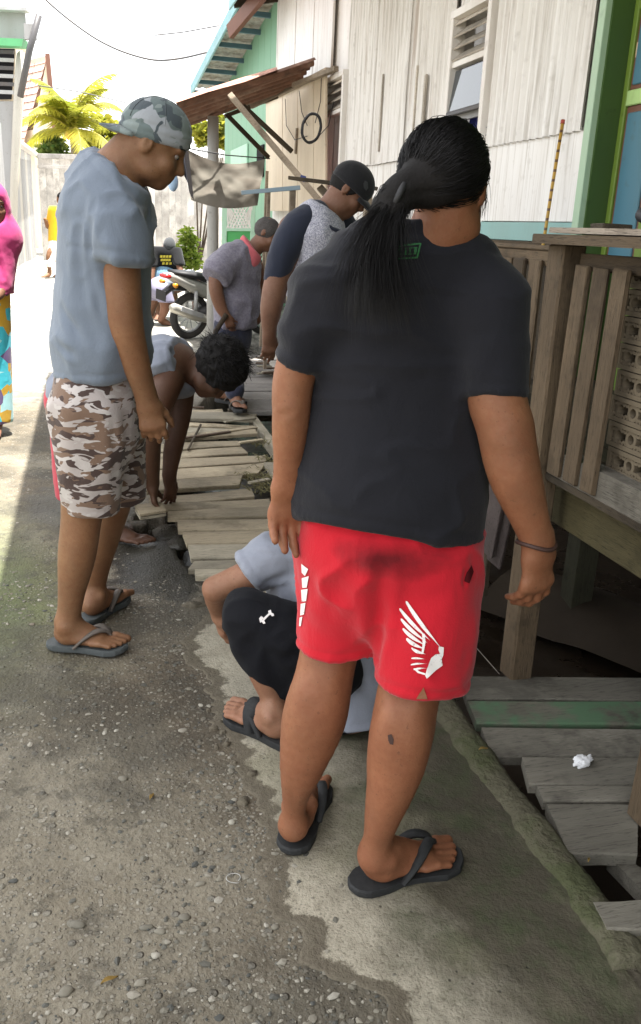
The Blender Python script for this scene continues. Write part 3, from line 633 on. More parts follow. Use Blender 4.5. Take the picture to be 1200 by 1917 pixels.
# ================================================================ the white house
XW=2.3
def corr_panel(name,ya,yb,za,zb,mat,parent,x=XW,pitch=.076,amp=.009,lean=0,rag=0):
    n=max(6,int((yb-ya)/pitch*6)); V=[];Fc=[]
    for i in range(n+1):
        y=ya+(yb-ya)*i/n; xx=x-amp*math.cos(2*math.pi*(y-ya)/pitch)
        zb_=zb+rag*math.sin(i*1.7)
        for k in range(6):
            z=za+(zb_-za)*k/5; d=.006*float(vnoise(np.array([y*2.5,z*2.0,x])))
            V.append((xx+d+lean*k/5,y,z))
    for i in range(n):
        for k in range(5): q=i*6+k; Fc.append((q,q+1,q+7,q+6))
    o=meshobj(name,V,Fc,mat,parent,True); return o
def window(root,ya,yb,z0,z1,nl,lz,curtain,name):
    """frame with fixed louvres at the top, hinged pane and curtain below"""
    w=bpy.data.objects.new('window',None); COL.objects.link(w); w.parent=root; w.matrix_parent_inverse=world_of(root).inverted()
    x=XW-.015; f=.045
    def bd(n,a,b,ww,hh,mt,up=(0,0,1)): return board(n,a,b,ww,hh,MAT[mt],w,up)
    bd('frame',(x,ya,z0),(x,ya,z1),f,.09,'white_frame',(1,0,0)); bd('frame',(x,yb,z0),(x,yb,z1),f,.09,'white_frame',(1,0,0))
    bd('frame',(x,ya-f/2,z1+.02),(x,yb+f/2,z1+.02),.1,.045,'white_frame'); bd('frame',(x,ya-f/2,z0-.02),(x,yb+f/2,z0-.02),.11,.04,'white_frame')
    bd('rail',(x,ya+f/2,lz),(x,yb-f/2,lz),.06,.035,'white_frame')
    for k in range(nl):
        z=lz+.05+(z1-lz-.06)*k/(nl-1) if nl>1 else lz
        MB().box((x+.0,(ya+yb)/2,z),(.085,yb-ya-f,.012),np.array([[math.cos(.7),0,-math.sin(.7)],[0,1,0],[math.sin(.7),0,math.cos(.7)]]),0,.002).build('louver_slat',MAT['louver_wood'],w)
    # dark room behind
    MB().box((XW+.25,(ya+yb)/2,(z0+z1)/2),(.01,yb-ya+.3,z1-z0+.3)).build('room_backing',MAT['room_dark'],w)
    def cur(u,v): return (XW+.10+.014*math.sin(u*26)+.006*math.sin(u*61),ya+.03+(yb-ya-.06)*u,z0+.02+(lz-z0-.05)*v)
    MB().grid(cur,40,4).build('curtain',MAT[curtain],w,True)
    return w
def curtain_mats():
    m=MT('curtain_red',.9,.1); v=m.vor(9,out='Color'); s=m.xyz(v); m.col(m.ramp(s[0],[(0,(.5,.1,.09)),(.4,(.2,.06,.06)),(.6,(.66,.4,.36)),(.8,(.45,.1,.08))],'CONSTANT')); MAT['curtain_red']=m.m
    m=MT('curtain_blue',.9,.1); s=m.xyz(); st=m.math('FRACT',m.math('MULTIPLY',s[1],9.)); m.col(m.mix(m.math('GREATER_THAN',st,.6),(.035,.04,.2),(.1,.11,.3))); MAT['curtain_blue']=m.m
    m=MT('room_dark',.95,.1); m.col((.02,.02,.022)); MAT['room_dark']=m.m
curtain_mats()
def white_house():
    root=empty('white_house',(XW,7,0)); tag(root,'white corrugated metal clad house on stilts with louvred windows','house')
    YE=11.2; W1=(5.02,5.56,1.62,2.66); W2=(8.0,8.56,1.6,2.69)
    # structural core behind the cladding (three pieces round the openings)
    def core(ya,yb,za,zb): MB().box((XW+.07,(ya+yb)/2,(za+zb)/2),(.06,yb-ya,zb-za)).build('wall_core',MAT['white_frame'],root)
    core(3.86,W1[0],1.3,4.1); core(W1[1],W2[0],1.3,4.1); core(W2[1],YE,1.3,4.1)
    for w in (W1,W2): core(w[0],w[1],w[3],4.1); core(w[0],w[1],1.3,w[2])
    MB().box((XW+3,YE-.03,2.4),(6,.06,3.4)).build('end_wall',MAT['white_paint'],root); MB().box((XW+.12,7.5,.9),(.08,7.3,.8)).build('base_wall',MAT['dark_wood_y'],root)
    MB().box((5.2,1.0,.66),(5.6,20.6,.06)).build('floor',MAT['dark_wood_y'],root); MB().box((8.0,1.0,1.7),(.08,20.6,4.6)).build('added_rear_wall',MAT['dark_wood_y'],root); MB().box((3.3,2.0,.05),(.06,18,1.2)).build('light_block_skirt',MAT['dark_wood_y'],root); MB().box((5.2,-9.3,1.7),(5.6,.08,4.4)).build('added_near_wall',MAT['white_paint'],root)  # unseen floor, walls and skirt added to block light leaking under the house
    # smooth lower boards and teal band
    for (ya,yb) in ((3.9,W1[0]-.03),(W1[1]+.03,6.6),(6.603,W2[0]-.03)):
        MB().box((XW+.012,(ya+yb)/2,1.70),(.02,yb-ya,.425),None,.001,.002).build('lower_board',MAT['white_paint'],root)
    MB().box((XW+.01,(W1[0]+W1[1])/2,1.55),(.016,.6,.14),None,0,.002).build('lower_board',MAT['white_paint'],root)
    MB().box((XW+.004,5.95,1.435),(.03,4.1,.095),None,0,.002).build('teal_band',MAT['teal_paint'],root)
    MB().box((XW+.0,5.95,1.36),(.05,4.1,.05),None,0,.003).build('ledge',MAT['rail_wood_y'],root)
    # corrugated sheets
    corr_panel('corrugated_sheet',3.93,W1[0]-.025,1.895,4.1,MAT['white_sheet'],root,XW-.012,.074,.016)
    yy=W1[1]+.03
    for k in range(3):
        w=(W2[0]-.02-yy)/(3-k) if k<2 else W2[0]-.02-yy
        corr_panel('corrugated_sheet',yy,yy+w+.03,1.90+.01*k,4.1,MAT['white_sheet'],root,XW-.012-.006*(k%2),.074,.013,.004*(k-1)); yy+=w
    corr_panel('corrugated_sheet',W1[0],W1[1],W1[3]+.05,4.1,MAT['white_sheet'],root,XW-.010,.074,.007)
    # flat boards further on
    y=W2[1]+.03
    for k,w in enumerate([.34,.4,.42,.4,.44,.5]):
        w=min(w,YE-y); MB().box((XW-.002+.004*(k%2),y+w/2,2.72),(.02,w-.012,2.76),None,.001,.002).build('wall_board',MAT['white_paint' if k>1 else 'white_sheet'],root); y+=w
    for (y_,z0,z1) in ((6.2,1.95,2.5),(6.95,2.0,2.55)): MB().box((XW-.03,y_,(z0+z1)/2),(.012,.02,z1-z0)).build('batten',MAT['louver_wood'],root)
    board('batten',(XW-.03,6.02,1.93),(XW-.03,6.02,2.42),.035,.016,MAT['louver_wood'],root,(1,0,0))
    w=window(root,*W1,4,2.40,'curtain_blue','w1'); x=XW-.03
    # tilted pane, rails and lower panel of the nearer window
    a=[(XW-.02,W1[0]+.03,2.37),(XW-.02,W1[1]-.03,2.37),(XW-.05,W1[1]-.03,2.13),(XW-.05,W1[0]+.03,2.13)]
    o=meshobj('pane',a,[(0,1,2,3)],MAT['window_glass'],w); solid(o,.004)
    board('pane_rail',(XW-.05,W1[0]+.02,2.12),(XW-.05,W1[1]-.02,2.12),.02,.025,MAT['dark_metal'],w)
    board('bar',(XW-.02,W1[0]-.06,2.0),(XW-.02,W1[1]+.06,2.0),.008,.008,MAT['grey_metal'],w); board('bar',(XW-.02,W1[0]-.06,1.96),(XW-.02,W1[1]+.06,1.96),.008,.008,MAT['grey_metal'],w)
    MB().box((XW-.01,(W1[0]+W1[1])/2,2.1),(.02,.48,.05)).build('rail',MAT['grey_wall'],w)
    MB().box((XW-.005,(W1[0]+W1[1])/2,1.78),(.02,.48,.30)).build('lower_panel',MAT['teal_light'],w)
    window(root,*W2,4,2.42,'curtain_red','w2')
    # mint corner post, recess and teal door
    board('corner_post',(XW-.012,3.872,.73),(XW-.012,3.872,4.1),.062,.034,MAT['mint_paint'],root,(1,0,0))
    XD=2.42
    MB().box(((XW+XD)/2+.03,3.84,2.4),(XD-XW+.06,.02,3.3)).build('recess_wall',MAT['dark_green'],root)
    d=empty_child('door_wall',root)
    def pn(n,ya,yb,za,zb,xx,mt): return MB().box((xx,(ya+yb)/2,(za+zb)/2),(.03,abs(yb-ya),zb-za),None,0,.004).build(n,MAT[mt],d)
    pn('back_panel',3.83,-9,.73,4.0,XD+.06,'dark_green')  # carried on unseen behind the camera to cut fill light
    def yat(px,py): return PX(px,py,XD)
    ys=[yat(1140,100),yat(1160,100)]
    pn('stile',3.83,3.795,.73,4.0,XD-.0,'lime_paint'); y_=3.795
    for bay in range(4):
        y0=y_; y1=y_-.235; 
        pn('rail',y0,y1,1.99,2.055,XD-.0,'mint_lime')
        for (za,zb) in ((1.3,1.99),(2.055,2.38)):
            pn('trim',y0,y1,za,zb,XD+.012,'brown_trim'); pn('panel',y0-.025,y1+.025,za+.02,zb-.03,XD-.004+.006,'teal_door')
        pn('rail',y0,y1,2.38,2.46,XD,'lime_paint'); pn('panel',y0,y1,2.46,3.6,XD+.01,'mint_lime'); pn('stile',y1,y1-.075,.73,4.0,XD-.0,'lime_paint'); y_=y1-.075
    for (px,py,s) in ((1196,92,.04),(1181,232,.04)):
        p=PX(px,py,XD-.008); MB().box(p,(.003,s,s*1.5),None,0,0).build('sticker',MAT['sticker'],d)
    # roof: rafters and sheets reach out over the lane and shade it; unseen length behind the camera added to cut fill light
    xe=.10; zr=lambda x:3.52+(x-xe)*.22
    for k in range(22):
        y=-9.6+k*.84; board('rafter',(xe+.05,y,zr(xe)-.05),(6.2,y,zr(6.2)-.05),.05,.09,MAT['dark_wood_y'],root) if y<8.0 else None
    ysr=np.arange(-9.6+.04,8.16,.8)
    for k in range(len(ysr)-1):
        ya,yb=ysr[k],ysr[k]+.83; n=22; V=[];Fc=[]
        for i in range(n+1):
            y=ya+(yb-ya)*i/n; dz=.009*math.cos(2*math.pi*y/.076)
            for x in (xe,2.2,4.3,6.4): V.append((x,y,zr(x)+dz+.012*(k%2)))
        for i in range(n):
            for j in range(3): q=i*4+j; Fc.append((q,q+1,q+5,q+4))
        meshobj('roof_sheet',V,Fc,MAT['zinc_sheet'],root,True)
    # narrower eave over the far half of the house
    for k in range(3):
        ya=8.2+k*.99; V=[(x,y,zr(x)+.02) for y in (ya,ya+.985) for x in (1.75,6.4)]; meshobj('roof_sheet',V,[(0,1,3,2)],MAT['zinc_sheet'],root)
    board('fascia',(1.75,8.2,zr(1.75)-.04),(1.75,11.3,zr(1.75)-.04),.02,.1,MAT['blue_fascia'],root)
    for k in range(4): board('rafter',(1.78,8.4+k*.93,zr(1.78)-.05),(6,8.4+k*.93,zr(6)-.05),.05,.09,MAT['dark_wood_y'],root)
def empty_child(name,parent):
    o=bpy.data.objects.new(name,None); COL.objects.link(o); o.parent=parent; o.matrix_parent_inverse=world_of(parent).inverted(); return o
paint('teal_light',(.4,.52,.5),(.3,.34,.3),.4); paint('mint_lime',(.4,.58,.22),(.22,.3,.12),.4)
white_house()
# ================================================================ awning and clutter at the far end of the white house
def bilin(c,u,v):
    a,b,cc,d=[np.array(x,float) for x in c]; return (a*(1-u)+b*u)*(1-v)+(d*(1-u)+cc*u)*v
def corr_quad(name,c,mat,parent,waves=8,amp=.012,nu=6,thick=0.002):
    """corrugated sheet on a quad: waves run across v, ridges along u"""
    nv=waves*5; n=np.cross(np.array(c[1])-np.array(c[0]),np.array(c[3])-np.array(c[0])); n/=np.linalg.norm(n)
    def P(u,v): return bilin(c,u,v)+n*(amp*math.sin(2*math.pi*waves*v)+.01*float(vnoise(np.array([u*3,v*3,1.]))))
    o=MB().grid(P,nu,nv).build(name,mat,parent,True); return o
RT0=right0
def awning():
    r=empty('awning',J(400,640,9.2)); tag(r,'rusty corrugated metal awning with wooden struts beside the white house','awning')
    corr_quad('rusty_sheet',[J(330,193,8.3),J(592,112,8.7),J(552,158,9.5),J(346,236,9.5)],MAT['rusty_sheet'],r,6,.03)
    corr_quad('rusty_sheet',[J(327,193,8.28),J(520,131,8.55),J(516,127,10.2),J(345,182,10.0)],MAT['rust_pink'],r,8,.012)
    for (a,b,da,db,w) in [((430,176),(620,402),8.3,7.9,.05),((455,198),(547,284),9.0,9.0,.045),((424,214),(503,295),9.6,9.9,.045)]:
        board('strut',J(*a,da),J(*b,db),w,.03,MAT['strut_wood' if w>.046 else 'dark_wood_y'],r,(0,1,0))
    board('crossbar',J(550,160,9.0),J(630,128,8.4),.05,.04,MAT['strut_wood'],r); board('crossbar',J(470,200,9.6),J(560,155,9.4),.04,.04,MAT['strut_wood'],r)
    board('crossbar',J(420,218,9.7),J(520,180,9.8),.04,.04,MAT['dark_wood_y'],r)
    p=J(399,218,9.3); q=np.array([p[0],p[1],0.]); MB().tube([q,(q+p)/2,p],[.062,.06,.056],14).build('post',MAT['pole_concrete'],r,True)
    # cream weather boards under the awning
    w=empty('weather_boards',PX(560,390,2.2)); tag(w,'cream weather boards with a slanted top under the rusty awning','boards')
    xs=[500,532,560,590,613]
    for k in range(4):
        a,b=xs[k]+.8,xs[k+1]; ta=187-(a-500)*.5; tb=187-(b-500)*.5
        pts=[PX(a,ta,2.2),PX(b,tb,2.2),PX(b,395,2.2),PX(a,395,2.2)]
        o=meshobj('weather_board',[(p[0],p[1],p[2]) for p in pts],[(0,1,2,3)],MAT['cream_paint'],w); solid(o,.02)
    board('top_batten',PX(498,190,2.18),PX(614,132,2.18),.05,.05,MAT['strut_wood'],w)
    board('batten',PX(556,240,2.17),PX(553,288,2.17),.05,.02,MAT['strut_wood'],w,(1,0,0))
    c=J(583,240,8.5); pts=[c+RT0*(.085+.006*math.sin(2.3*t))*math.cos(t)+np.array([0,0,(.12+.006*math.sin(1.7*t))*math.sin(t)+.02*math.cos(t)])+fw_h*.01*math.sin(.7*t) for t in np.linspace(0,6.283*3,80)]
    o=MB().tube(pts,.009,6).build('cable_coil',MAT['plain_black'],None,True); tag(o,'black coil of cable hanging on the cream boards','cable coil')
    mb=MB()
    for (l) in [[(534,185),(536,235),(552,262),(575,255)],[(602,135),(600,190),(590,230)],[(592,260),(615,235),(625,190)],[(560,170),(565,210),(575,235)]]:
        P=[PX(x,y,2.16) for x,y in l]; mb.tube(P,.004,5,False)
    o=mb.build('loose_wires',MAT['plain_black'],None,True); tag(o,'thin loose wires dangling round the cable coil','wires')
rust('rust_pink',(.42,.2,.15),(.5,.28,.21),(.36,.16,.11)); awning()
def tarp():
    r=empty('hanging_tarp',J(410,500,8.4)); tag(r,'beige tarpaulin hung from a line under the awning','tarpaulin')
    c=[J(336,272,8.2),J(497,298,8.6),J(482,384,8.5),J(356,374,8.2)]
    def P(u,v):
        p=bilin(c,u,v); p=p+np.array([0,0,-.09*math.sin(math.pi*u)*(1-v)-.05*v*math.sin(3.1*u)]); f=.05*math.sin(4*u+2*v)+.02*math.sin(9*u*(1-.4*v)+3*v)+.05*float(fbm(np.array([u*4,v*3,2.]),3)); return p+fw_h*f
    m=MT('tarp_cloth',.9,.15); n=m.noise(4,5,.6); z=m.xyz()[2]; c_=m.mix(n,(.11,.1,.082),(.2,.183,.152)); 
    wv=m.noise(2.4,3,.5,m.map((1,1,2.5))); c_=m.mix(m.ramp(wv,[(.5,0.),(.62,.7)]),c_,(.09,.075,.06)); m.col(c_); m.bump(m.noise(40,2),.1,.002)
    MB().grid(P,48,20).build('cloth',m.m,r,True)
    o=MB().grid(lambda u,v:(bilin([J(330,274,7.9),J(352,284,8.0),J(362,376,8.0),J(345,330,7.9)],u,v)+fw_h*.05*math.sin(7*u)),16,10).build('dark_cloth',MAT['slate_cloth'],None,True); tag(o,'slate grey cloth hanging at the left end of the tarpaulin','cloth')
    MB().tube([J(320,272,8.1),J(420,290,8.4),J(505,297,8.7)],.006,6).build('line',MAT['plain_black'],r,True)
    P0=J(324,340,8.0); V0,F0=ico(3); A=V0*np.array([.045,.03,.085])*(1+.2*vnoise(V0*2)[:,None]); o=meshobj('plastic_bag',A+P0,F0.tolist(),MAT['pale_blue_bag'],None,True); tag(o,'pale blue plastic bag hanging left of the slate cloth','bag')
    # drying rack
    k=empty('drying_rack',J(520,600,7.8)); tag(k,'drying rack of poles with a blue-grey top bar','rack')
    board('top_bar',J(452,361,7.8),J(562,351,7.8),.035,.035,MAT['blue_grey'],k); 
    for (px,pz) in ((548,356),(503,360)):
        p=J(px,pz,7.82); board('leg',(p[0],p[1],.1),p,.04 if px>540 else .025,.05 if px>540 else .03,MAT['strut_wood'],k,(1,0,0))
    t=empty('wall_shelf',J(600,345,6.6)); tag(t,'rough plank shelf on a diagonal bracket behind the man in the black cap','shelf')
    board('shelf_board',J(549,334,6.6),J(700,352,6.4),.2,.025,MAT['dark_wood_y'],t); board('bracket',J(598,350,6.6),J(642,400,6.5),.05,.03,MAT['strut_wood'],t,(0,1,0)); board('blue_tie',J(562,332,6.55),J(572,336,6.55),.03,.04,MAT['blue_plastic'],t)
    board('leg',J(690,352,6.45),np.array([*J(690,352,6.45)[:2],.1]),.05,.05,MAT['strut_wood'],t,(1,0,0))
paint('slate_cloth',(.13,.13,.16),(.09,.09,.1),.4); paint('pale_blue_bag',(.35,.5,.68),(.3,.4,.5),.3,.4); paint('blue_grey',(.2,.28,.34),(.3,.28,.24),.5)
tarp()
# ================================================================ green house
def green_house():
    XG=2.36; root=empty('green_house',(XG,14,0)); tag(root,'mint green wooden house with deep corrugated eaves beyond the awning','house')
    y=11.35; k=0
    while y<15.4:
        w=.42; MB().box((XG,y+w/2,2.05),(.03,w-.01,3.9),None,.001,.002).build('wall_board',MAT['green_wall'],root); y+=w; k+=1
    MB().box((XG+2.5,15.5,2),(5,.05,3.9)).build('end_wall',MAT['green_wall'],root)
    p=PX(452,290,XG-.03); MB().box((XG-.03,14.0,2.32),(.02,1.5,.42),None,0,.003).build('pale_panel',MAT['mint_light'],root)
    p=PX(487,310,XG-.03); MB().box((XG-.028,p[1],p[2]+.05),(.02,.45,.4)).build('dark_opening',MAT['room_dark'],root)
    a=J(455,-14,11.3); b=J(358,172,15.6); dn=(b-a)
    def R(t,x): q=a+dn*t; return (q[0]+x,q[1],q[2]+.02)
    n=70; V=[];Fc=[]
    for i in range(n+1):
        x=4.5*i/n
        for t in (0,.25,.5,.75,1): q=R(t,x); V.append((q[0],q[1],q[2]+.05+.012*math.sin(2*math.pi*x/.15)))
    for i in range(n):
        for j in range(4): q=i*5+j; Fc.append((q,q+1,q+6,q+5))
    meshobj('roof_sheet',V,Fc,MAT['zinc_sheet'],root,True)
    for k in range(8):
        q=np.array(R(k/7,.0)); board('purlin',q+np.array([.02,0,-.02]),q+np.array([4.4,0,-.02]),.05,.06,MAT['purlin_blue'],root)
    board('fascia',a+np.array([0,0,.02]),b+np.array([0,0,.02]),.03,.15,MAT['blue_fascia'],root)
    c=J(492,-14,10.7); d=J(430,60,11.2); board('verge_board',c,d,.06,.16,MAT['brown_trim'],root)
    # door panel with white lattice, standing under the tarp
    g=empty('lattice_gate',J(455,600,10.6)); tag(g,'green gate with white lattice top under the tarpaulin','gate')
    D=10.6
    def gb(n,x0,y0,x1,y1,mt,w=.05): return board(n,J(x0,y0,D),J(x1,y1,D),w,.03,MAT[mt],g,tuple(-fw_h))
    gb('post',421,372,418,560,'mint_light',.06); gb('post',474,374,470,560,'mint_light',.05); gb('rail',420,430,474,430,'mint_light',.035); gb('rail',420,378,474,378,'mint_light',.035)
    c=[J(424,432,D+.02),J(471,432,D+.02),J(468,560,D+.02),J(422,560,D+.02)]; o=meshobj('green_panel',c,[(0,1,2,3)],MAT['green_panel'],g); solid(o,.02)
    for k in range(9):
        x=424+k*6; gb('lattice_strip',max(424,x-22),380+max(0,22-(x-424))*0,x+4 if x+4<472 else 472,428,'white_paint',.016); gb('lattice_strip',x,428,min(472,x+24),380,'white_paint',.016)
    p=J(495,330,D); o=board('bamboo_pole',np.array([*p[:2],0]),J(500,320,D),.035,.035,MAT['strut_wood'],None,(1,0,0)); tag(o,'upright bamboo pole right of the lattice gate','pole')
paint('mint_light',(.42,.66,.5),(.3,.45,.33),.3); paint('purlin_blue',(.08,.15,.19),(.05,.08,.1),.4)
green_house()
# ================================================================ left side houses, fence, far roofs
paint('left_pale',(.38,.36,.32),(.25,.22,.18),.5)
def left_side():
    r=empty('left_house',(-2.2,21,0)); tag(r,'pale house along the left side of the lane with louvred window','house')
    D=21; xa=J(-60,300,D)[0]; 
    def fq(n,pts,mt,t=.06,d=D):
        c=[J(*p,d) for p in pts]; o=meshobj(n,c,[tuple(range(len(c)))],MAT[mt],r); solid(o,t); return o
    fq('upper_wall',[(-80,18),(48,25),(52,76),(-80,70)],'grey_wall'); fq('gutter',[(-80,14),(58,20),(58,26),(-80,20)],'grey_metal',.3)
    fq('fascia',[(-80,72),(52,78),(50,92),(-80,86)],'green_fascia',.3,20.7); fq('front_wall',[(-80,86),(50,92),(22,560),(-80,560)],'cream_paint',.08,21.2)
    for k in range(6): fq('louver_slat',[(-20,93+k*15),(27,95+k*15),(26,102+k*15),(-20,100+k*15)],'grey_metal' if k%2 else 'dark_metal',.05,20.9)
    fq('window_backing',[(-30,90),(28,92),(22,186),(-30,186)],'room_dark',.03,21.05)
    fq('lower_panel',[(-80,190),(30,190),(24,560),(-80,560)],'grey_wall',.04,21.0)
    p=[J(x,y,20.8) for x,y in ((38,95),(33,188),(27,330),(22,545))]; MB().tube(p,.09,8).build('porch_post',MAT['left_pale'],r,True)
    p=[J(73,28,20.4),J(55,95,20.4),J(38,182,20.5)]; MB().tube(p,.07,8).build('downpipe',MAT['dark_metal'],r,True)
    MB().box(J(57,60,20.5),(.25,.1,.3)).build('meter_box',MAT['grey_wall'],r)
    # side wall running back
    x0,x1=J(24,400,21.2),J(64,400,27); n=9
    for k in range(n):
        a=x0+(x1-x0)*(k/n); b=x0+(x1-x0)*((k+.97)/n)
        zt0=3.35-.02*k; o=meshobj('side_board',[(a[0],a[1],.1),(b[0],b[1],.1),(b[0],b[1],zt0),(a[0],a[1],zt0)],[(0,1,2,3)],MAT['grey_wall' if k%3 else 'left_pale'],r); solid(o,.04)
    p=J(62,500,27); MB().beam((p[0],p[1],0),(p[0]+.05,p[1],3.0),.16,.16,(1,0,0)).build('corner_post',MAT['grey_metal'],r)
    a,b=J(28,262,21.2),J(66,290,27); board('wall_cap',a,b,.2,.08,MAT['white_frame'],r)
    # near part of the wall beside the lane (left of the picture)
    o=MB().box((-1.65,14.5,1.6),(.12,12,3.2)).build('side_wall',MAT['grey_wall'],r)
    # tiled gable house further back
    g=empty('tiled_house',J(85,400,34)); tag(g,'house with pink tiled roof and cream gable behind the left house','house')
    D=34; A=J(89,104,D); Lw=J(62,243,D); Rw=J(100,243,D); back=np.array([-2.5,5,0.])
    V=[A,Lw,Rw,np.array([Lw[0],Lw[1],0]),np.array([Rw[0],Rw[1],0])]; V2=[v+back for v in V]; VV=V+V2
    meshobj('gable_wall',VV,[(0,1,3,4,2),(5,7,9,8,6),(1,6,8,3),(2,4,9,7)],MAT['cream_gable'],g)
    Lw2=J(36,300,D); nr=14
    for k in range(nr):
        for s in range(6):
            a=bilin([A,A+back*1.0,Lw2+back,Lw2],s/6,k/nr); b=bilin([A,A+back,Lw2+back,Lw2],(s+.96)/6,k/nr); c=bilin([A,A+back,Lw2+back,Lw2],(s+.96)/6,(k+1.15)/nr); d=bilin([A,A+back,Lw2+back,Lw2],s/6,(k+1.15)/nr)
            up=np.array([0,-.02,.06]); meshobj('roof_tile',[a,b,c+up,d+up],[(0,1,2,3)],MAT['roof_tile'],g)
    board('verge',A+np.array([0,-.1,.05]),Rw+np.array([.05,-.1,-.05]),.06,.16,MAT['brown_trim'],g); o=meshobj('roof_slope',[A,Rw+np.array([.4,0,-1.2]),Rw+back+np.array([.4,0,-1.2]),A+back],[(0,1,2,3)],MAT['roof_tile'],g); solid(o,.06)
    # board fence across the end of the lane
    f=empty('board_fence',J(230,500,25)); tag(f,'tall pale fence of upright boards across the end of the lane','fence')
    D=25; x0=70; k=0
    while x0<420:
        w=random.uniform(10.5,14); a=J(x0+.4,296+(x0-70)*.012+random.uniform(-2,2),D); b=J(x0+w,296+(x0-70)*.012+random.uniform(-2,2),D)
        o=meshobj('fence_board',[(a[0],a[1],.1),(b[0],b[1],.1),(b[0],b[1],b[2]),(a[0],a[1],a[2])],[(0,1,2,3)],MAT['fence_wood'],f); solid(o,.03); x0+=w
    board('top_rail',J(70,292,D-.1),J(420,300,D-.1),.08,.12,MAT['fence_wood'],f)
    board('mid_rail',J(70,312,D-.15),J(420,318,D-.15),.05,.08,MAT['fence_wood'],f)
paint('green_fascia',(.08,.3,.13),(.07,.16,.08),.4)
left_side()
# ================================================================ vegetation
def leafmat(name,a,b,tr=.5):
    m=MT(name,.55,.35); r=m.attr('tint'); c=m.ramp(r,[(0,a),(1,b)]); m.col(c)
    ts=m.n('ShaderNodeBsdfTranslucent'); m.l(c,ts.inputs[0]); mx=m.n('ShaderNodeMixShader'); mx.inputs[0].default_value=tr*.6
    m.l(m.b.outputs[0],mx.inputs[1]); m.l(ts.outputs[0],mx.inputs[2]); out=m.t.nodes['Material Output']; m.l(mx.outputs[0],out.inputs[0]); MAT[name]=m.m
leafmat('palm_leaf',(.14,.17,.02),(.36,.33,.04),1.0); leafmat('bush_leaf',(.12,.19,.02),(.3,.36,.06),1.0); leafmat('tree_leaf',(.05,.1,.02),(.14,.18,.04))
def settint(o,t):
    at=o.data.attributes.new('tint','FLOAT','POINT'); at.data.foreach_set('value',np.asarray(t,np.float32))
def palm():
    D=29; c=J(137,245,D); r=empty('palm_tree',np.array([*c[:2],0])); tag(r,'yellow-green coconut palm rising behind the board fence','palm')
    base=np.array([c[0],c[1],0]); MB().tube([base,base+np.array([.08,0,c[2]*.5]),c],[.16,.14,.13],10).build('trunk',MAT['strut_wood'],r,True)
    rng=np.random.default_rng(12); mb=MB(); tint=[]
    fr=MB(); n=17
    for k in range(n):
        az=2*math.pi*k/n+rng.uniform(-.2,.2); el=rng.uniform(.0,1.45) if k%2 else rng.uniform(.7,1.5); L=rng.uniform(1.7,2.6); hd=np.array([math.cos(az),math.sin(az),0]); pts=[]
        p=c.copy(); ang=el; S=14
        for s in range(S+1):
            pts.append(p.copy()); p=p+(hd*math.cos(ang)+np.array([0,0,1])*math.sin(ang))*L/S; ang-=rng.uniform(.08,.17)*(1.1 if s>4 else .6)
        pts=np.array(pts); fr.tube(pts,np.linspace(.035,.006,S+1),4,False); tt=rng.random()
        side=np.cross(hd,[0,0,1])
        for s in range(2,S+1):
            for q in range(3):
                for sg in (-1,1):
                    f=(s-1+q/3)/S; b=pts[s-1]+(pts[s]-pts[s-1])*(q/3); l=.62*math.sin(math.pi*min(1,f*.85+.15))*rng.uniform(.8,1.1)+.08
                    d=side*sg*.8+ (pts[s]-pts[s-1])/np.linalg.norm(pts[s]-pts[s-1])*.55+np.array([0,0,-.35+rng.uniform(-.15,.1)]); d/=np.linalg.norm(d); wv=(pts[s]-pts[s-1]); wv=wv/np.linalg.norm(wv)*.022
                    e=b+d*l+np.array([0,0,-.12*l]); mid=b+d*l*.5
                    mb.add([b-wv,b+wv,mid+wv*1.3,mid-wv*1.3,e],[(0,1,2,3),(3,2,4)]); tint+= [np.clip(tt*.8+rng.uniform(0,.3),0,1)]*5
    o=mb.build('crown',MAT['palm_leaf'],r); settint(o,tint); fr.build('frond_stems',MAT['palm_stem'],r)
    V0,F0=ico(2)
    for k in range(5):
        a=k*1.25; meshobj('coconut',V0*np.array([.11,.11,.14])+c+np.array([.17*math.cos(a),.17*math.sin(a)-.05,-.12]),F0.tolist(),MAT['coconut'],r,True)
paint('palm_stem',(.34,.3,.06),(.3,.22,.05),.4); paint('coconut',(.5,.3,.04),(.3,.2,.04),.3); palm()
def leafblob(mb,tint,c,rad,n,ls,rng):
    for _ in range(n):
        d=rng.normal(size=3); d/=np.linalg.norm(d); p=c+d*rad*(rng.random()**.4); nn=rng.normal(size=3); nn/=np.linalg.norm(nn); u=np.cross(nn,[0,0,1.]); u/=np.linalg.norm(u)+1e-6; v=np.cross(nn,u); l=ls*rng.uniform(.6,1.3)
        mb.add([p-u*l*.0,p+u*l*.5+v*l*.28,p+u*l,p+u*l*.5-v*l*.28],[(0,1,2,3)]); tint+=[rng.random()]*4
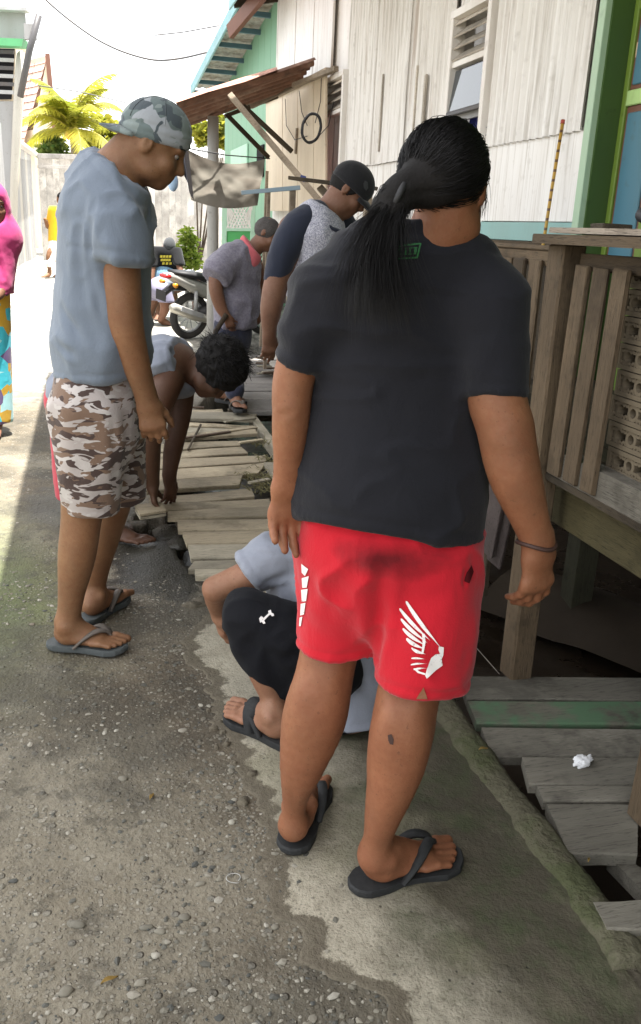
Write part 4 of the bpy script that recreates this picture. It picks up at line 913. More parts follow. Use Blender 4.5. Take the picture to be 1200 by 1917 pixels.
def bushes():
    rng=np.random.default_rng(8)
    def plant(name,label,cat,cs,D,n,ls,mt,stem):
        b=J(cs[0][0],stem,D); b[2]=float(gz(b[0],b[1])); r=empty(name,b); tag(r,label,cat); mb=MB(); t=[]
        st=MB()
        for (px,py,rp) in cs:
            c=J(px,py,D); rad=rp/F*D; leafblob(mb,t,c,np.array([rad,rad,rad]),n,ls,rng); st.tube([b,(b+c)/2+rng.uniform(-.05,.05,3),c],[.03 if cat!='bush' else .012,.02 if cat!='bush' else .009,.006],5,False)
        o=mb.build('crown',MAT[mt],r); settint(o,t); st.build('trunk',MAT['dark_wood_z'],r)
    plant('bush','bright yellow-green leafy bush at the foot of the fence','bush',[(350,438,14),(342,465,18),(358,470,17),(350,490,20),(338,488,14),(364,492,13),(356,452,13)],15.5,170,.085,'bush_leaf',520)
    plant('leafy_tree','light green tree behind the fence right of the palm','tree',[(195,235,18),(205,262,20),(222,280,16),(185,275,20),(168,262,16),(215,245,12)],31,130,.3,'palm_leaf',420)
    plant('leafy_tree','pale green tree showing between the awning post and green house','tree',[(372,240,15),(415,232,16),(420,262,15),(428,240,12),(380,262,12)],24,130,.22,'palm_leaf',420)
    plant('leafy_tree','low darker green tree behind the fence left of the palm','tree',[(85,285,14),(100,270,16),(112,282,14),(95,258,12)],30,130,.26,'tree_leaf',420)
bushes()
# wires and a far mast
def wires():
    def wire(pts,D,r,lab):
        P=[J(*p,D) for p in pts]; P=np.array(P); t=np.linspace(0,len(P)-1,40); Q=np.stack([np.interp(t,range(len(P)),P[:,i]) for i in range(3)],1)
        for _ in range(6): Q[1:-1]=(Q[:-2]+2*Q[1:-1]+Q[2:])/4
        o=MB().tube(Q,r,5).build('overhead_wire',MAT['dark_metal'],None,True); tag(o,lab,'wire')
    wire([(60,-30),(85,0),(130,38),(180,74),(230,98),(290,115),(340,110),(392,97)],20,.022,'dark overhead wire sagging across the pale sky'); wire([(290,66),(345,60),(410,48)],26,.018,'thin short wire high in the sky beside the mast')
    wire([(70,160),(150,172),(235,192)],28,.016,'thin wire passing in front of the palm crown')
    D=70; r=empty('radio_mast',np.array([*J(400,300,D)[:2],0])); tag(r,'faint pale lattice mast rising behind the roofs','mast'); 
    for dx in (-9,9):
        a=J(400+dx,-40,D); board('leg',np.array([*a[:2],2]),a,.12,.12,MAT['mast_pale'],r,(1,0,0))
    for k in range(16):
        y=-36+k*12; s=1 if k%2 else -1; board('brace',J(400-9*s,y,D),J(400+9*s,y+12,D),.07,.07,MAT['mast_pale'],r,(0,1,0))
paint('mast_pale',(.62,.6,.6),(.55,.5,.5),.3); wires()
# ================================================================ motorbike
def ring(mb,c,R,r,n=28,m_=8,w=1.0):
    V=[];Fc=[]
    for i in range(n):
        a=2*math.pi*i/n
        for j in range(m_):
            b=2*math.pi*j/m_; rr=R+r*math.cos(b); V.append((c[0]+rr*math.cos(a),c[1]+r*w*math.sin(b),c[2]+rr*math.sin(a)))
    for i in range(n):
        for j in range(m_): Fc.append((i*m_+j,i*m_+(j+1)%m_,((i+1)%n)*m_+(j+1)%m_,((i+1)%n)*m_+j))
    mb.add(V,Fc)
def motorbike(loc,rz,label,lean=.12):
    r=bpy.data.objects.new('motorbike',None); COL.objects.link(r); tag(r,label,'motorbike','motorbikes parked along the lane')
    def part(n,mb,mt,sm=True,parent=None): 
        me=bpy.data.meshes.new(n); me.from_pydata([tuple(map(float,v)) for v in mb.v],[],mb.f); me.materials.append(MAT[mt]); me.update()
        if sm: me.polygons.foreach_set('use_smooth',[True]*len(me.polygons))
        o=bpy.data.objects.new(n,me); COL.objects.link(o); o.parent=parent or r; return o
    for x in (0,1.24):
        mb=MB(); ring(mb,(x,0,.29),.245,.048,30,8); w=part('wheel',mb,'tyre')
        mb=MB(); ring(mb,(x,0,.29),.2,.016,24,6,1.4)
        for k in range(10): a=k*.628; mb.tube([(x+.03*math.cos(a),0,.29+.03*math.sin(a)),(x+.2*math.cos(a),0,.29+.2*math.sin(a))],.007,4,False)
        mb.tube([(x,-.05,.29),(x,.05,.29)],.035,10); part('rim',mb,'grey_metal',True,w)
    # lofted side bodies
    def loft(st):
        V=[];Fc=[];n=12
        for (x,z,w,h) in st:
            for k in range(n): a=2*math.pi*k/n; V.append((x,w*np.sign(math.cos(a))*abs(math.cos(a))**.7,z+h*np.sign(math.sin(a))*abs(math.sin(a))**.7))
        for i in range(len(st)-1):
            for k in range(n): Fc.append((i*n+k,i*n+(k+1)%n,(i+1)*n+(k+1)%n,(i+1)*n+k))
        Fc.append(tuple(range(n))[::-1]); Fc.append(tuple((len(st)-1)*n+k for k in range(n))); mb=MB(); mb.add(V,Fc); return mb
    part('tail_body',loft([(-.42,.80,.03,.02),(-.32,.78,.09,.05),(-.1,.70,.12,.08),(.15,.62,.13,.1),(.38,.55,.11,.1),(.5,.48,.08,.08)]),'bike_white')
    part('seat',loft([(-.32,.84,.08,.02),(-.1,.81,.12,.04),(.2,.77,.13,.05),(.42,.73,.1,.05),(.5,.71,.05,.03)]),'plain_black')
    part('engine',loft([(.1,.33,.08,.07),(.3,.33,.12,.11),(.5,.36,.12,.12),(.66,.38,.07,.08)]),'dark_metal')
    part('leg_shield',loft([(.68,.45,.16,.06),(.78,.62,.2,.1),(.88,.82,.18,.1),(.95,.96,.1,.06)]),'bike_black')
    part('headlight_cowl',loft([(.82,1.0,.05,.04),(.92,1.0,.11,.07),(1.02,.97,.1,.06),(1.08,.95,.05,.04)]),'bike_black')
    for s in (-1,1):
        part('stripe',MB().beam((.72,s*.2,.6),(.9,s*.185,.86),.01,.03,(1,0,1)),'bike_white',False); part('stripe',MB().beam((.74,s*.205,.54),(.93,s*.19,.8),.01,.02,(1,0,1)),'bike_white',False)
        part('fork',MB().tube([(1.24,s*.07,.29),(1.02,s*.07,.8)],.022,8),'grey_metal'); part('mirror',MB().tube([(.9,s*.22,1.03),(.88,s*.3,1.2),(.87,s*.33,1.23)],[.006,.006,.045],8),'bike_black')
        part('shock',MB().tube([(.02,s*.1,.32),(.0,s*.1,.62)],.025,8),'grey_metal')
        part('swingarm',MB().tube([(0,s*.08,.29),(.42,s*.07,.36)],.022,6),'dark_metal'); part('indicator',MB().tube([(-.34,s*.1,.7),(-.35,s*.16,.7)],[.02,.03],8),'amber')
    part('handlebar',MB().tube([(.82,-.34,1.02),(.9,-.15,1.05),(.92,0,1.03),(.9,.15,1.05),(.82,.34,1.02)],.015,8),'plain_black')
    part('front_fender',loft([(1.02,.5,.05,.02),(1.14,.59,.06,.02),(1.28,.6,.06,.02),(1.42,.53,.05,.02),(1.5,.43,.04,.015)]),'bike_white')
    part('rear_fender',loft([(-.44,.56,.03,.05),(-.3,.66,.06,.04),(-.1,.64,.06,.03)]),'bike_black'); part('number_plate',MB().box((-.45,0,.56),(.01,.2,.12)),'plain_black',False)
    part('tail_light',loft([(-.45,.79,.05,.02),(-.4,.79,.07,.03),(-.36,.79,.07,.03)]),'tail_red')
    part('muffler',MB().tube([(.5,-.12,.28),(.25,-.15,.26),(.15,-.15,.28),(-.05,-.16,.33),(-.38,-.17,.44),(-.42,-.17,.455)],[.022,.025,.05,.062,.06,.03],14),'muffler_metal')
    part('heat_shield',MB().beam((.05,-.215,.33),(-.3,-.228,.44),.012,.06,(0,0,1)),'grey_metal',False)
    part('kickstand',MB().tube([(.4,.1,.25),(.36,.26,.01)],.014,6),'dark_metal')
    r.location=loc; r.rotation_euler=(lean,0,rz); return r
paint('tyre',(.025,.025,.025),(.12,.1,.08),.6,.9); paint('bike_white',(.3,.295,.275),(.16,.14,.11),.5,.35); paint('bike_black',(.02,.02,.022),(.1,.09,.07),.4,.3); paint('tail_red',(.45,.02,.02),(.2,.02,.02),.3,.3); paint('amber',(.6,.25,.02),(.3,.15,.02),.3,.3)
mm=MT('muffler_metal',.4,.5,.6); mm.col(mm.mix(mm.noise(8,4),(.3,.285,.25),(.5,.48,.42))); MAT['muffler_metal']=mm.m
_p=G(352,634); motorbike((_p[0],_p[1],0),math.radians(30),'muddy black and white motorbike parked behind the older man')

# ================================================================ figures: blended distance fields turned into one continuous surface
def unit(v): v=np.asarray(v,float); return v/(np.linalg.norm(v)+1e-12)
class SDF:
    def __init__(s): s.p=[]
    def cone(s,a,b,ra,rb,k=.02,clip=None,neg=False):
        a=np.array(a,float); b=np.array(b,float); r=max(ra,rb); ab=b-a; L2=max(ab@ab,1e-9)
        def f(p):
            t=np.clip(((p-a)@ab)/L2,0,1); return np.linalg.norm(p-a-t[...,None]*ab,axis=-1)-(ra+t*(rb-ra))
        s._add(f,np.minimum(a,b)-r,np.maximum(a,b)+r,k,clip,neg); return s
    def econe(s,a,b,side,wa,da,wb,db,k=.03,clip=None,neg=False):
        a=np.array(a,float); b=np.array(b,float); ab=b-a; L=np.linalg.norm(ab)+1e-9; ax=ab/L; sd=np.array(side,float); sd=unit(sd-ax*(sd@ax)); fr=np.cross(ax,sd); r=max(wa,da,wb,db)
        def f(p):
            q=p-a; z=q@ax; t=np.clip(z/L,0,1); w=wa+t*(wb-wa); d=da+t*(db-da); ez=z-t*L; m=np.minimum(w,d)
            u=(q@sd)/w; v=(q@fr)/d; e=ez/m; k0=np.sqrt(u*u+v*v+e*e)+1e-9; k1=np.sqrt((u/w)**2+(v/d)**2+(e/m)**2)+1e-9
            return k0*(k0-1)/k1
        s._add(f,np.minimum(a,b)-r,np.maximum(a,b)+r,k,clip,neg); return s
    def ell(s,c,axes,r,k=.02,clip=None,neg=False):
        c=np.array(c,float); A=np.array([unit(x) for x in axes]); r=np.array(r,float); R=max(r)
        def f(p):
            q=((p-c)@A.T); k0=np.linalg.norm(q/r,axis=-1)+1e-9; k1=np.linalg.norm(q/r**2,axis=-1)+1e-9; return k0*(k0-1)/k1
        s._add(f,c-R,c+R,k,clip,neg); return s
    def _add(s,f,lo,hi,k,clip,neg): s.p.append((f,lo,hi,k,clip,neg))
    def chain(s,js,k=.02,clip=None):
        P=np.array([q[0] for q in js],float); R=np.array([q[1] for q in js],float); m=len(P)
        if m>2:     # spline through the joints so that limbs taper without kinks
            X=np.concatenate([P,R[:,None]],1); X=np.concatenate([[2*X[0]-X[1]],X,[2*X[-1]-X[-2]]]); Y=[]
            for i in range(m-1):
                p0,p1,p2,p3=X[i:i+4]
                for t in np.linspace(0,1,5)[:-1]: Y.append(.5*((2*p1)+(p2-p0)*t+(2*p0-5*p1+4*p2-p3)*t*t+(3*p1-p0-3*p2+p3)*t**3))
            Y.append(X[-2]); Y=np.array(Y); P=Y[:,:3]; R=np.maximum(Y[:,3],.002)
        A=P[:-1]; AB=P[1:]-A; L2=np.maximum((AB*AB).sum(1),1e-9); ra=R[:-1]; dr=R[1:]-ra
        def f(p):
            d=None
            for i in range(len(A)):
                q=p-A[i]; t=np.clip((q@AB[i])/L2[i],0,1); e=np.linalg.norm(q-t[...,None]*AB[i],axis=-1)-(ra[i]+t*dr[i]); d=e if d is None else np.minimum(d,e)
            return d
        r=R.max(); s._add(f,P.min(0)-r,P.max(0)+r,k,clip,False); return s
    def bounds(s): 
        lo=np.min([q[1] for q in s.p if not q[5]],0); hi=np.max([q[2] for q in s.p if not q[5]],0); return lo,hi
    def grid(s,lo,hi,h,cuts=()):
        n=np.ceil((hi-lo)/h).astype(int)+1; D=np.full(n,.25,np.float32); ax=[lo[i]+h*np.arange(n[i]) for i in range(3)]
        for ng in (False,True):
            for (f,l,u,k,clip,neg) in s.p:
                if neg!=ng: continue
                pad=k+2*h; i0=np.maximum(np.floor((l-pad-lo)/h).astype(int),0); i1=np.minimum(np.ceil((u+pad-lo)/h).astype(int)+1,n)
                if np.any(i1<=i0): continue
                w=tuple(slice(a,b) for a,b in zip(i0,i1)); P=np.stack(np.meshgrid(*[ax[i][w[i]] for i in range(3)],indexing='ij'),-1)
                d=f(P)
                if clip is not None:
                    for (cp,cn) in clip: d=np.maximum(d,(P-np.array(cp))@unit(cn))
                A=D[w]
                if neg: hh=np.clip(.5-.5*(A+d)/k,0,1); D[w]=A*(1-hh)-d*hh+k*hh*(1-hh)
                else: hh=np.clip(.5+.5*(A-d)/k,0,1); D[w]=A*(1-hh)+d*hh-k*hh*(1-hh)
        if cuts:
            P=np.stack(np.meshgrid(*ax,indexing='ij'),-1)
            for (cp,cn) in cuts: D=np.maximum(D,(P-np.array(cp))@unit(cn))
        return D
    def mesh(s,h=.008,fine=(),cuts=()):
        lo,hi=s.bounds(); lo=lo-3*h; hi=hi+3*h; V,Q=surfnet(s.grid(lo,hi,h,cuts),lo,h)
        if len(fine):
            c=V[Q].mean(1); keep=np.ones(len(Q),bool)
            for (fl,fh,fs) in fine: keep&=~np.all((c>np.array(fl)+h*.9)&(c<np.array(fh)-h*.9),1)
            Q=Q[keep]
            for (fl,fh,fs) in fine:
                v,q=surfnet(s.grid(np.array(fl),np.array(fh),fs,cuts),np.array(fl),fs); Q=np.concatenate([Q,q+len(V)]); V=np.concatenate([V,v])
        return V,Q
_C=np.array([[i,j,k] for i in (0,1) for j in (0,1) for k in (0,1)])
_E=[(a,b) for a in range(8) for b in range(a+1,8) if np.abs(_C[a]-_C[b]).sum()==1]
def surfnet(D,lo,h):
    S=D<0; n=np.array(D.shape); c=np.zeros(n-1,np.int8)
    for o in _C: c+=S[o[0]:n[0]-1+o[0],o[1]:n[1]-1+o[1],o[2]:n[2]-1+o[2]]
    I=np.argwhere((c>0)&(c<8))
    if len(I)==0: return np.zeros((0,3)),np.zeros((0,4),int)
    vals=np.stack([D[I[:,0]+o[0],I[:,1]+o[1],I[:,2]+o[2]] for o in _C],1); acc=np.zeros((len(I),3)); cnt=np.zeros(len(I))
    for a,b in _E:
        m=(vals[:,a]<0)!=(vals[:,b]<0); t=vals[:,a]/(vals[:,a]-vals[:,b]+1e-20); pos=_C[a]+t[:,None]*(_C[b]-_C[a]); acc[m]+=pos[m]; cnt[m]+=1
    V=lo+h*(I+acc/cnt[:,None]); idx=np.full(n-1,-1); idx[I[:,0],I[:,1],I[:,2]]=np.arange(len(I)); Q=[]
    for ax in range(3):
        sl0=[slice(None)]*3; sl1=[slice(None)]*3; sl0[ax]=slice(0,-1); sl1[ax]=slice(1,None)
        A=S[tuple(sl0)]; B=S[tuple(sl1)]; E=np.argwhere(A!=B); u,v=[(1,2),(2,0),(0,1)][ax]
        E=E[(E[:,u]>0)&(E[:,v]>0)&(E[:,u]<n[u]-1)&(E[:,v]<n[v]-1)]
        def at(du,dv):
            e=E.copy(); e[:,u]-=du; e[:,v]-=dv; return idx[e[:,0],e[:,1],e[:,2]]
        q=np.stack([at(1,1),at(0,1),at(0,0),at(1,0)],1); fl=~A[E[:,0],E[:,1],E[:,2]]; q[fl]=q[fl][:,::-1]; q=q[(q>=0).all(1)]; Q.append(q)
    return V,np.concatenate(Q)
def vnormals(V,Q):
    n=np.cross(V[Q[:,2]]-V[Q[:,0]],V[Q[:,3]]-V[Q[:,1]]); N=np.zeros_like(V)
    for i in range(4): np.add.at(N,Q[:,i],n)
    return N/(np.linalg.norm(N,axis=1,keepdims=True)+1e-12)
def relax(V,Q,it=1,lam=.5):
    for _ in range(it):
        A=np.zeros_like(V); c=np.zeros(len(V))
        for i in range(4):
            for j in (1,3): np.add.at(A,Q[:,i],V[Q[:,(i+j)%4]]); np.add.at(c,Q[:,i],1)
        V=V*(1-lam)+lam*A/np.maximum(c,1)[:,None]
    return V
def segd(P,a,b):
    ab=b-a; t=np.clip(((P-a)@ab)/(ab@ab),0,1); return np.linalg.norm(P-a-t[:,None]*ab,axis=1),t
def cloth_disp(V,Q,folds=(),noise=()):
    N=vnormals(V,Q); d=np.zeros(len(V))
    for (a,b,w,dep) in folds:
        a=np.asarray(a,float); b=np.asarray(b,float); r,t=segd(V,a,b); env=np.sin(np.pi*np.clip(t*.9+.05,0,1))**.5
        d-=dep*env*np.exp(-(r/w)**2); d+=dep*.6*env*np.exp(-((r-1.9*w)/w)**2)
    for q in noise:
        sc,amp,off=q[:3]
        if len(q)>3: d+=amp*(np.clip(1-4.2*np.abs(fbm(V*np.array(sc)+off,2)),0,1)**1.6)*(.35+.65*np.clip(.5+1.6*vnoise(V*4.+off),0,1))
        else: d+=amp*fbm(V*np.array(sc)+off,3)
    return V+N*d[:,None]
def figmesh(name,sdf,mat,parent=None,h=.008,fine=(),cuts=(),folds=(),noise=(),rel=1):
    V,Q=sdf.mesh(h,fine,cuts)
    if rel: V=relax(V,Q,rel,.5)
    if folds or noise: V=cloth_disp(V,Q,folds,noise)
    hem=[(cp,cn,9) for cp,cn in cuts]+[(cp,cn,.16) for q in sdf.p if q[4] is not None for cp,cn in q[4]]
    if hem and h<.0095:      # stitched hems: a shallow groove just inside each cut edge
        N=vnormals(V,Q); d=np.zeros(len(V))
        for cp,cn,R in hem:
            sgn=(V-np.array(cp))@unit(cn); m_=np.linalg.norm(V-np.array(cp),axis=1)<R; d-=np.where(m_,.0028*np.exp(-((sgn+.021)/.0055)**2),0)
        V=V+N*d[:,None]
    return meshobj(name,V,Q.tolist(),mat,parent,True)
# pixel-based joints: (x, y, distance, visible width in pixels) -> (position, radius)
def jt(x,y,D,w): p=J(x,y,D); return p,.5*w/F*depth(p)
def pw(w,p): return .5*w/F*depth(p)
def frame_from(f,u=(0,0,1)):
    f=unit(f); s=unit(np.cross(f,u)); return f,s,np.cross(s,f)     # forward, right, up
def head(S,c,f,u,k=1.0,ears=True,nose=1.0):
    f,s,u=frame_from(f,u); A=(s,f,u); P=lambda a,b,d:c+(s*a+f*b+u*d)*k
    S.ell(P(0,-.012,.03),A,np.array((.074,.096,.088))*k,.02); S.ell(P(0,.03,-.045),A,np.array((.057,.062,.06))*k,.03); S.ell(P(0,.062,-.09),A,np.array((.024,.022,.018))*k,.03)
    S.ell(P(0,.08,.03),A,np.array((.05,.014,.012))*k,.02); S.ell(P(0,.055,-.042),A,np.array((.042,.04,.04))*k,.02)
    for sg in (-1,1):
        S.ell(P(.038*sg,.062,-.025),A,np.array((.024,.024,.022))*k,.02); S.ell(P(.05*sg,.02,-.07),A,np.array((.018,.03,.02))*k,.03)
        S.ell(P(.033*sg,.1,.009),A,np.array((.014,.012,.008))*k,.012,None,True)
        if ears:
            S.ell(P(.076*sg,-.012,-.002),A,np.array((.009,.019,.031))*k,.006); S.ell(P(.0865*sg,-.008,.002),A,np.array((.007,.0095,.017))*k,.003,None,True)
    S.cone(P(0,.086,.014),P(0,.106+.002*nose,-.026),.009*k,.0125*k,.014); S.ell(P(.012,.098,-.029),A,np.array((.008,.01,.007))*k,.006); S.ell(P(-.012,.098,-.029),A,np.array((.008,.01,.007))*k,.006)
    S.ell(P(0,.091,-.056),A,np.array((.022,.009,.006))*k,.006); S.ell(P(0,.087,-.068),A,np.array((.02,.009,.007))*k,.006)
    S.ell(P(0,.1,-.0615),A,np.array((.024,.008,.0018))*k,.004,None,True)
def face_bits(parent,c,f,u,k,browmat):
    f,s,u=frame_from(f,u); P=lambda a,b,d:c+(s*a+f*b+u*d)*k; V0,F0=ico(2)
    for sg in (-1,1):
        V=[];n=7
        for i in range(n):
            t=i/(n-1); x=.014+.034*t; V+= [P(sg*x,.0925-.012*t*t,.032+.004*math.sin(t*3)),P(sg*x,.0915-.012*t*t,.038+.003*math.sin(t*3)-.003*t)]
        o=meshobj('eyebrow',V,[(2*i,2*i+1,2*i+3,2*i+2) for i in range(n-1)],browmat,parent); solid(o,.003,0)
        meshobj('eye',V0*.0085*k+P(.031*sg,.0765,.008),F0.tolist(),MAT['eye_white'],parent,True)
        meshobj('iris',V0*.005*k+P(.031*sg,.0815,.006),F0.tolist(),MAT['plain_black'],parent,True)
def hand(S,w,d,pn,L=.18,thumb=1,curl=(.35,.4,.45,.5),spread=.10,thumb_out=.7,rw=.028):
    """w wrist, d hand direction, pn palm normal (the way the palm looks); thumb=+1/-1 picks the side"""
    d=unit(d); pn=unit(np.array(pn)-d*(np.array(pn)@d)); s=np.cross(d,pn)*thumb
    S.econe(w-d*.1*L,w+d*.14*L,s,.15*L,.115*L,.17*L,.105*L,.02); S.econe(w+d*.14*L,w+d*.46*L,s,.19*L,.10*L,.22*L,.085*L,.02)
    for i,(o,ln) in enumerate(((.16,.93),(.055,1.03),(-.055,.97),(-.155,.78))):
        b=w+d*(.47-.03*abs(i-1))*L+s*o*L; dd=unit(d+s*(o*spread*6)); cu=curl[i]; r0=.052*L
        for j,sl in enumerate((.215,.15,.12)):
            a=cu*(.75 if j==0 else 1.25); dd=unit(dd*math.cos(a)+pn*math.sin(a)); e=b+dd*sl*L*ln; S.cone(b,e,r0*(1-.08*j),r0*(1-.08*(j+1)),.006 if j else .012); b=e
    b=w+d*.14*L+s*.15*L+pn*.03*L; dd=unit(d*.75+s*thumb_out+pn*.35)
    S.cone(w+d*.1*L+s*.06*L,b,.1*L,.085*L,.015)
    for j,sl in enumerate((.2,.17,.12)):
        e=b+dd*sl*L; S.cone(b,e,(.078-.012*j)*L,(.068-.012*j)*L,.008); b=e; dd=unit(dd+d*.35+pn*.15)
    e=w+d*.55*L; R=.62*L; return (e-R,e+R)
def foot(S,heel,yaw_dir,ankle,L=.24,z0=.02,side=1,k=.02):
    """heel: ground point below the heel's back; yaw_dir: where the toes point; side=+1 right foot (big toe on its left)"""
    f=unit([yaw_dir[0],yaw_dir[1],0]); l=np.array([-f[1],f[0],0])*side; h=np.array([heel[0],heel[1],z0]); u=np.array([0,0,1.]); P=lambda a,b,c:h+(f*a+l*b+u*c)*L
    S.ell(P(.14,0,.13),(f,l,u),np.array((.14,.125,.135))*L,k); S.cone(ankle,P(.2,0,.2),.034*L/.24,.036*L/.24,.03)
    S.cone(P(.24,.0,.26),P(.6,.03,.10),.145*L,.10*L,k); S.econe(P(.2,-.02,.1),P(.66,0,.075),l,.115*L,.1*L,.185*L,.072*L,k)
    for i,(o,e,r) in enumerate(((.125,.985,.057),(.03,.97,.042),(-.045,.93,.039),(-.11,.875,.037),(-.165,.81,.036))):
        b=P(.68-.03*i,o*.95,.075); t=P(e,o*1.05,.05+.006*(i>0)); mdp=P((.68-.03*i+e)/2,o,.085); S.cone(b,mdp,r*L*1.05,r*L,.008); S.cone(mdp,t,r*L,r*L*.95,.006)
    S.ell(P(.2,.145,.3),(f,l,u),np.array((.05,.035,.05))*L,.02); S.ell(P(.17,-.14,.27),(f,l,u),np.array((.05,.035,.05))*L,.02)
    return [(P(e-.01,o*1.05,.05+r*.72),r*L,f,l,u) for (o,e,r) in ((.125,.985,.057),(.03,.97,.042),(-.045,.93,.039),(-.11,.875,.037),(-.165,.81,.036))],P
def nails(parent,tips):
    V0,F0=ico(1)
    for (p,r,f,l,u) in tips:
        meshobj('toenail',[p+f*v[0]*r*.75+l*v[1]*r*.62+u*v[2]*r*.3-u*r*.05 for v in V0],F0.tolist(),MAT['nail'],parent,True)
def footbox(heel,d,L):
    f=unit([d[0],d[1],0]); l=np.array([-f[1],f[0],0]); c=[np.array([heel[0],heel[1],0])+f*a*L+l*b*L for a in (-.08,1.08) for b in (-.3,.3)]; c=np.array(c)
    lo=c.min(0); hi=c.max(0); lo[2]=-.02; hi[2]=.115; return lo,hi
def sandal(parent,heel,d,L=.27,side=1,z0=0.,th=.02,mat='sandal_black',strap='sandal_black',wide=1.0,slide=False):
    f=unit([d[0],d[1],0]); l=np.array([-f[1],f[0],0])*side; u=np.array([0,0,1.]); h=np.array([heel[0],heel[1],z0])-f*.02
    prof=[(0,.0),(.02,.07),(.1,.125),(.25,.135),(.42,.125),(.6,.15),(.75,.185),(.88,.165),(.96,.1),(1.0,.0)]; t=np.array([p[0] for p in prof]); w=np.array([p[1] for p in prof])*wide
    tt=np.linspace(0,1,28)**1.0; tt=.5-.5*np.cos(np.pi*tt); wl=np.interp(tt,t,w); out=[(a,b*1.0+.012*math.sin(a*6)) for a,b in zip(tt,wl)]+[(a,-b) for a,b in list(zip(tt,wl))[::-1][1:-1]]
    n=len(out); V=[]
    for (z,sc) in ((0,.97),(.006,1.0),(th*.75,1.0),(th,.975)):
        for a,b in out: V.append(h+f*((a-.5)*sc+.5)*L+l*b*sc*L+u*(z+ (.006*max(0,a-.85)/.15)))
    Fc=[tuple(range(n))[::-1],tuple(3*n+i for i in range(n))]
    for r in range(3):
        for i in range(n): Fc.append((r*n+i,r*n+(i+1)%n,(r+1)*n+(i+1)%n,(r+1)*n+i))
    root=meshobj('sandal',V,Fc,MAT[mat],parent)
    mb=MB()
    def ribbon(pts,wd):
        P=np.array(pts); m_=len(P); tq=np.linspace(0,m_-1,18); Q=np.stack([np.interp(tq,range(m_),P[:,i]) for i in range(3)],1)
        for _ in range(3): Q[1:-1]=(Q[:-2]+2*Q[1:-1]+Q[2:])/4
        n0=len(Q); V=[];Fc=[]
        for i in range(n0):
            tg=unit(Q[min(i+1,n0-1)]-Q[max(i-1,0)]); sdv=unit(np.cross(tg,u)); nn=np.cross(sdv,tg); ww=wd*(.55+.45*math.sin(math.pi*i/(n0-1)))
            for (a,b) in ((-1,-1),(1,-1),(1,1),(-1,1)): V.append(Q[i]+sdv*ww*a*.5+nn*.0035*b)
        for i in range(n0-1):
            for k_ in range(4): Fc.append((i*4+k_,i*4+(k_+1)%4,(i+1)*4+(k_+1)%4,(i+1)*4+k_))
        mb.add(V,Fc)
    Pq=lambda a,b,c:h+f*a*L+l*b*L+u*(th+c*L)
    toe=Pq(.80,.075,.03)
    if slide: ribbon([Pq(.5,.16,-.01),Pq(.55,.15,.17),Pq(.58,.02,.27),Pq(.56,-.12,.2),Pq(.5,-.17,-.01)],.05)
    ribbon([toe,Pq(.75,.075,.15),Pq(.62,.13,.19),Pq(.5,.155,.12),Pq(.4,.15,-.01)],.024); ribbon([toe,Pq(.75,.07,.15),Pq(.63,-.05,.2),Pq(.5,-.13,.12),Pq(.38,-.15,-.01)],.024)
    o=mb.build('strap',MAT[strap],root,True); return root
def strands(name,paths,mat,parent,r=.0011,tap=.35):
    """hair strands as thin three-sided tubes, one mesh"""
    Vs=[];Fs=[];off=0
    for Q in paths:
        n=len(Q); T=np.gradient(Q,axis=0); T/=np.linalg.norm(T,axis=1,keepdims=True)+1e-9; a=np.array([.3,.2,.93]); U=np.cross(T,a); U/=np.linalg.norm(U,axis=1,keepdims=True)+1e-9; Wv=np.cross(T,U); rad=r*np.linspace(1,tap,n)[:,None]
        R=[Q+rad*(U*math.cos(k*2.094)+Wv*math.sin(k*2.094)) for k in range(3)]; V=np.stack(R,1).reshape(-1,3); i=np.arange(n-1)[:,None]*3
        for k in range(3): Fs.append(np.concatenate([i+k,i+(k+1)%3,i+3+(k+1)%3,i+3+k],1)+off)
        Vs.append(V); off+=len(V)
    return meshobj(name,np.concatenate(Vs),np.concatenate(Fs).tolist(),mat,parent,True)
# prints on cloth: polygons laid onto the garment's surface
from mathutils.bvhtree import BVHTree
def decal(name,target,polys,mat,parent,lift=.0012,sub=8):
    me=target.data; vs=[v.co for v in me.vertices]; bv=BVHTree.FromPolygons([tuple(v) for v in vs],[tuple(p.vertices) for p in me.polygons])
    bm=bmesh.new(); org=Vector(CAM)
    for pl in polys:
        try: bm.faces.new([bm.verts.new((x,y,0)) for x,y in pl])
        except Exception: pass
    bmesh.ops.triangulate(bm,faces=bm.faces[:])
    for _ in range(4):
        ed=[e for e in bm.edges if e.calc_length()>sub]
        if not ed: break
        bmesh.ops.subdivide_edges(bm,edges=ed,cuts=1); bmesh.ops.triangulate(bm,faces=bm.faces[:])
    bm.verts.ensure_lookup_table(); V=[];ok=[]
    for v in bm.verts:
        d=Vector(ray(v.co.x,v.co.y)).normalized(); hit=bv.ray_cast(org,d)
        if hit[0] is None: V.append((0,0,0)); ok.append(False)
        else: V.append(tuple(hit[0]-d*lift*1.0+hit[1]*lift*(1 if hit[1].dot(d)<0 else -1))); ok.append(True)
    Fc=[[v.index for v in f.verts] for f in bm.faces if all(ok[v.index] for v in f.verts)]; bm.free()
    return meshobj(name,V,Fc,mat,parent,True)
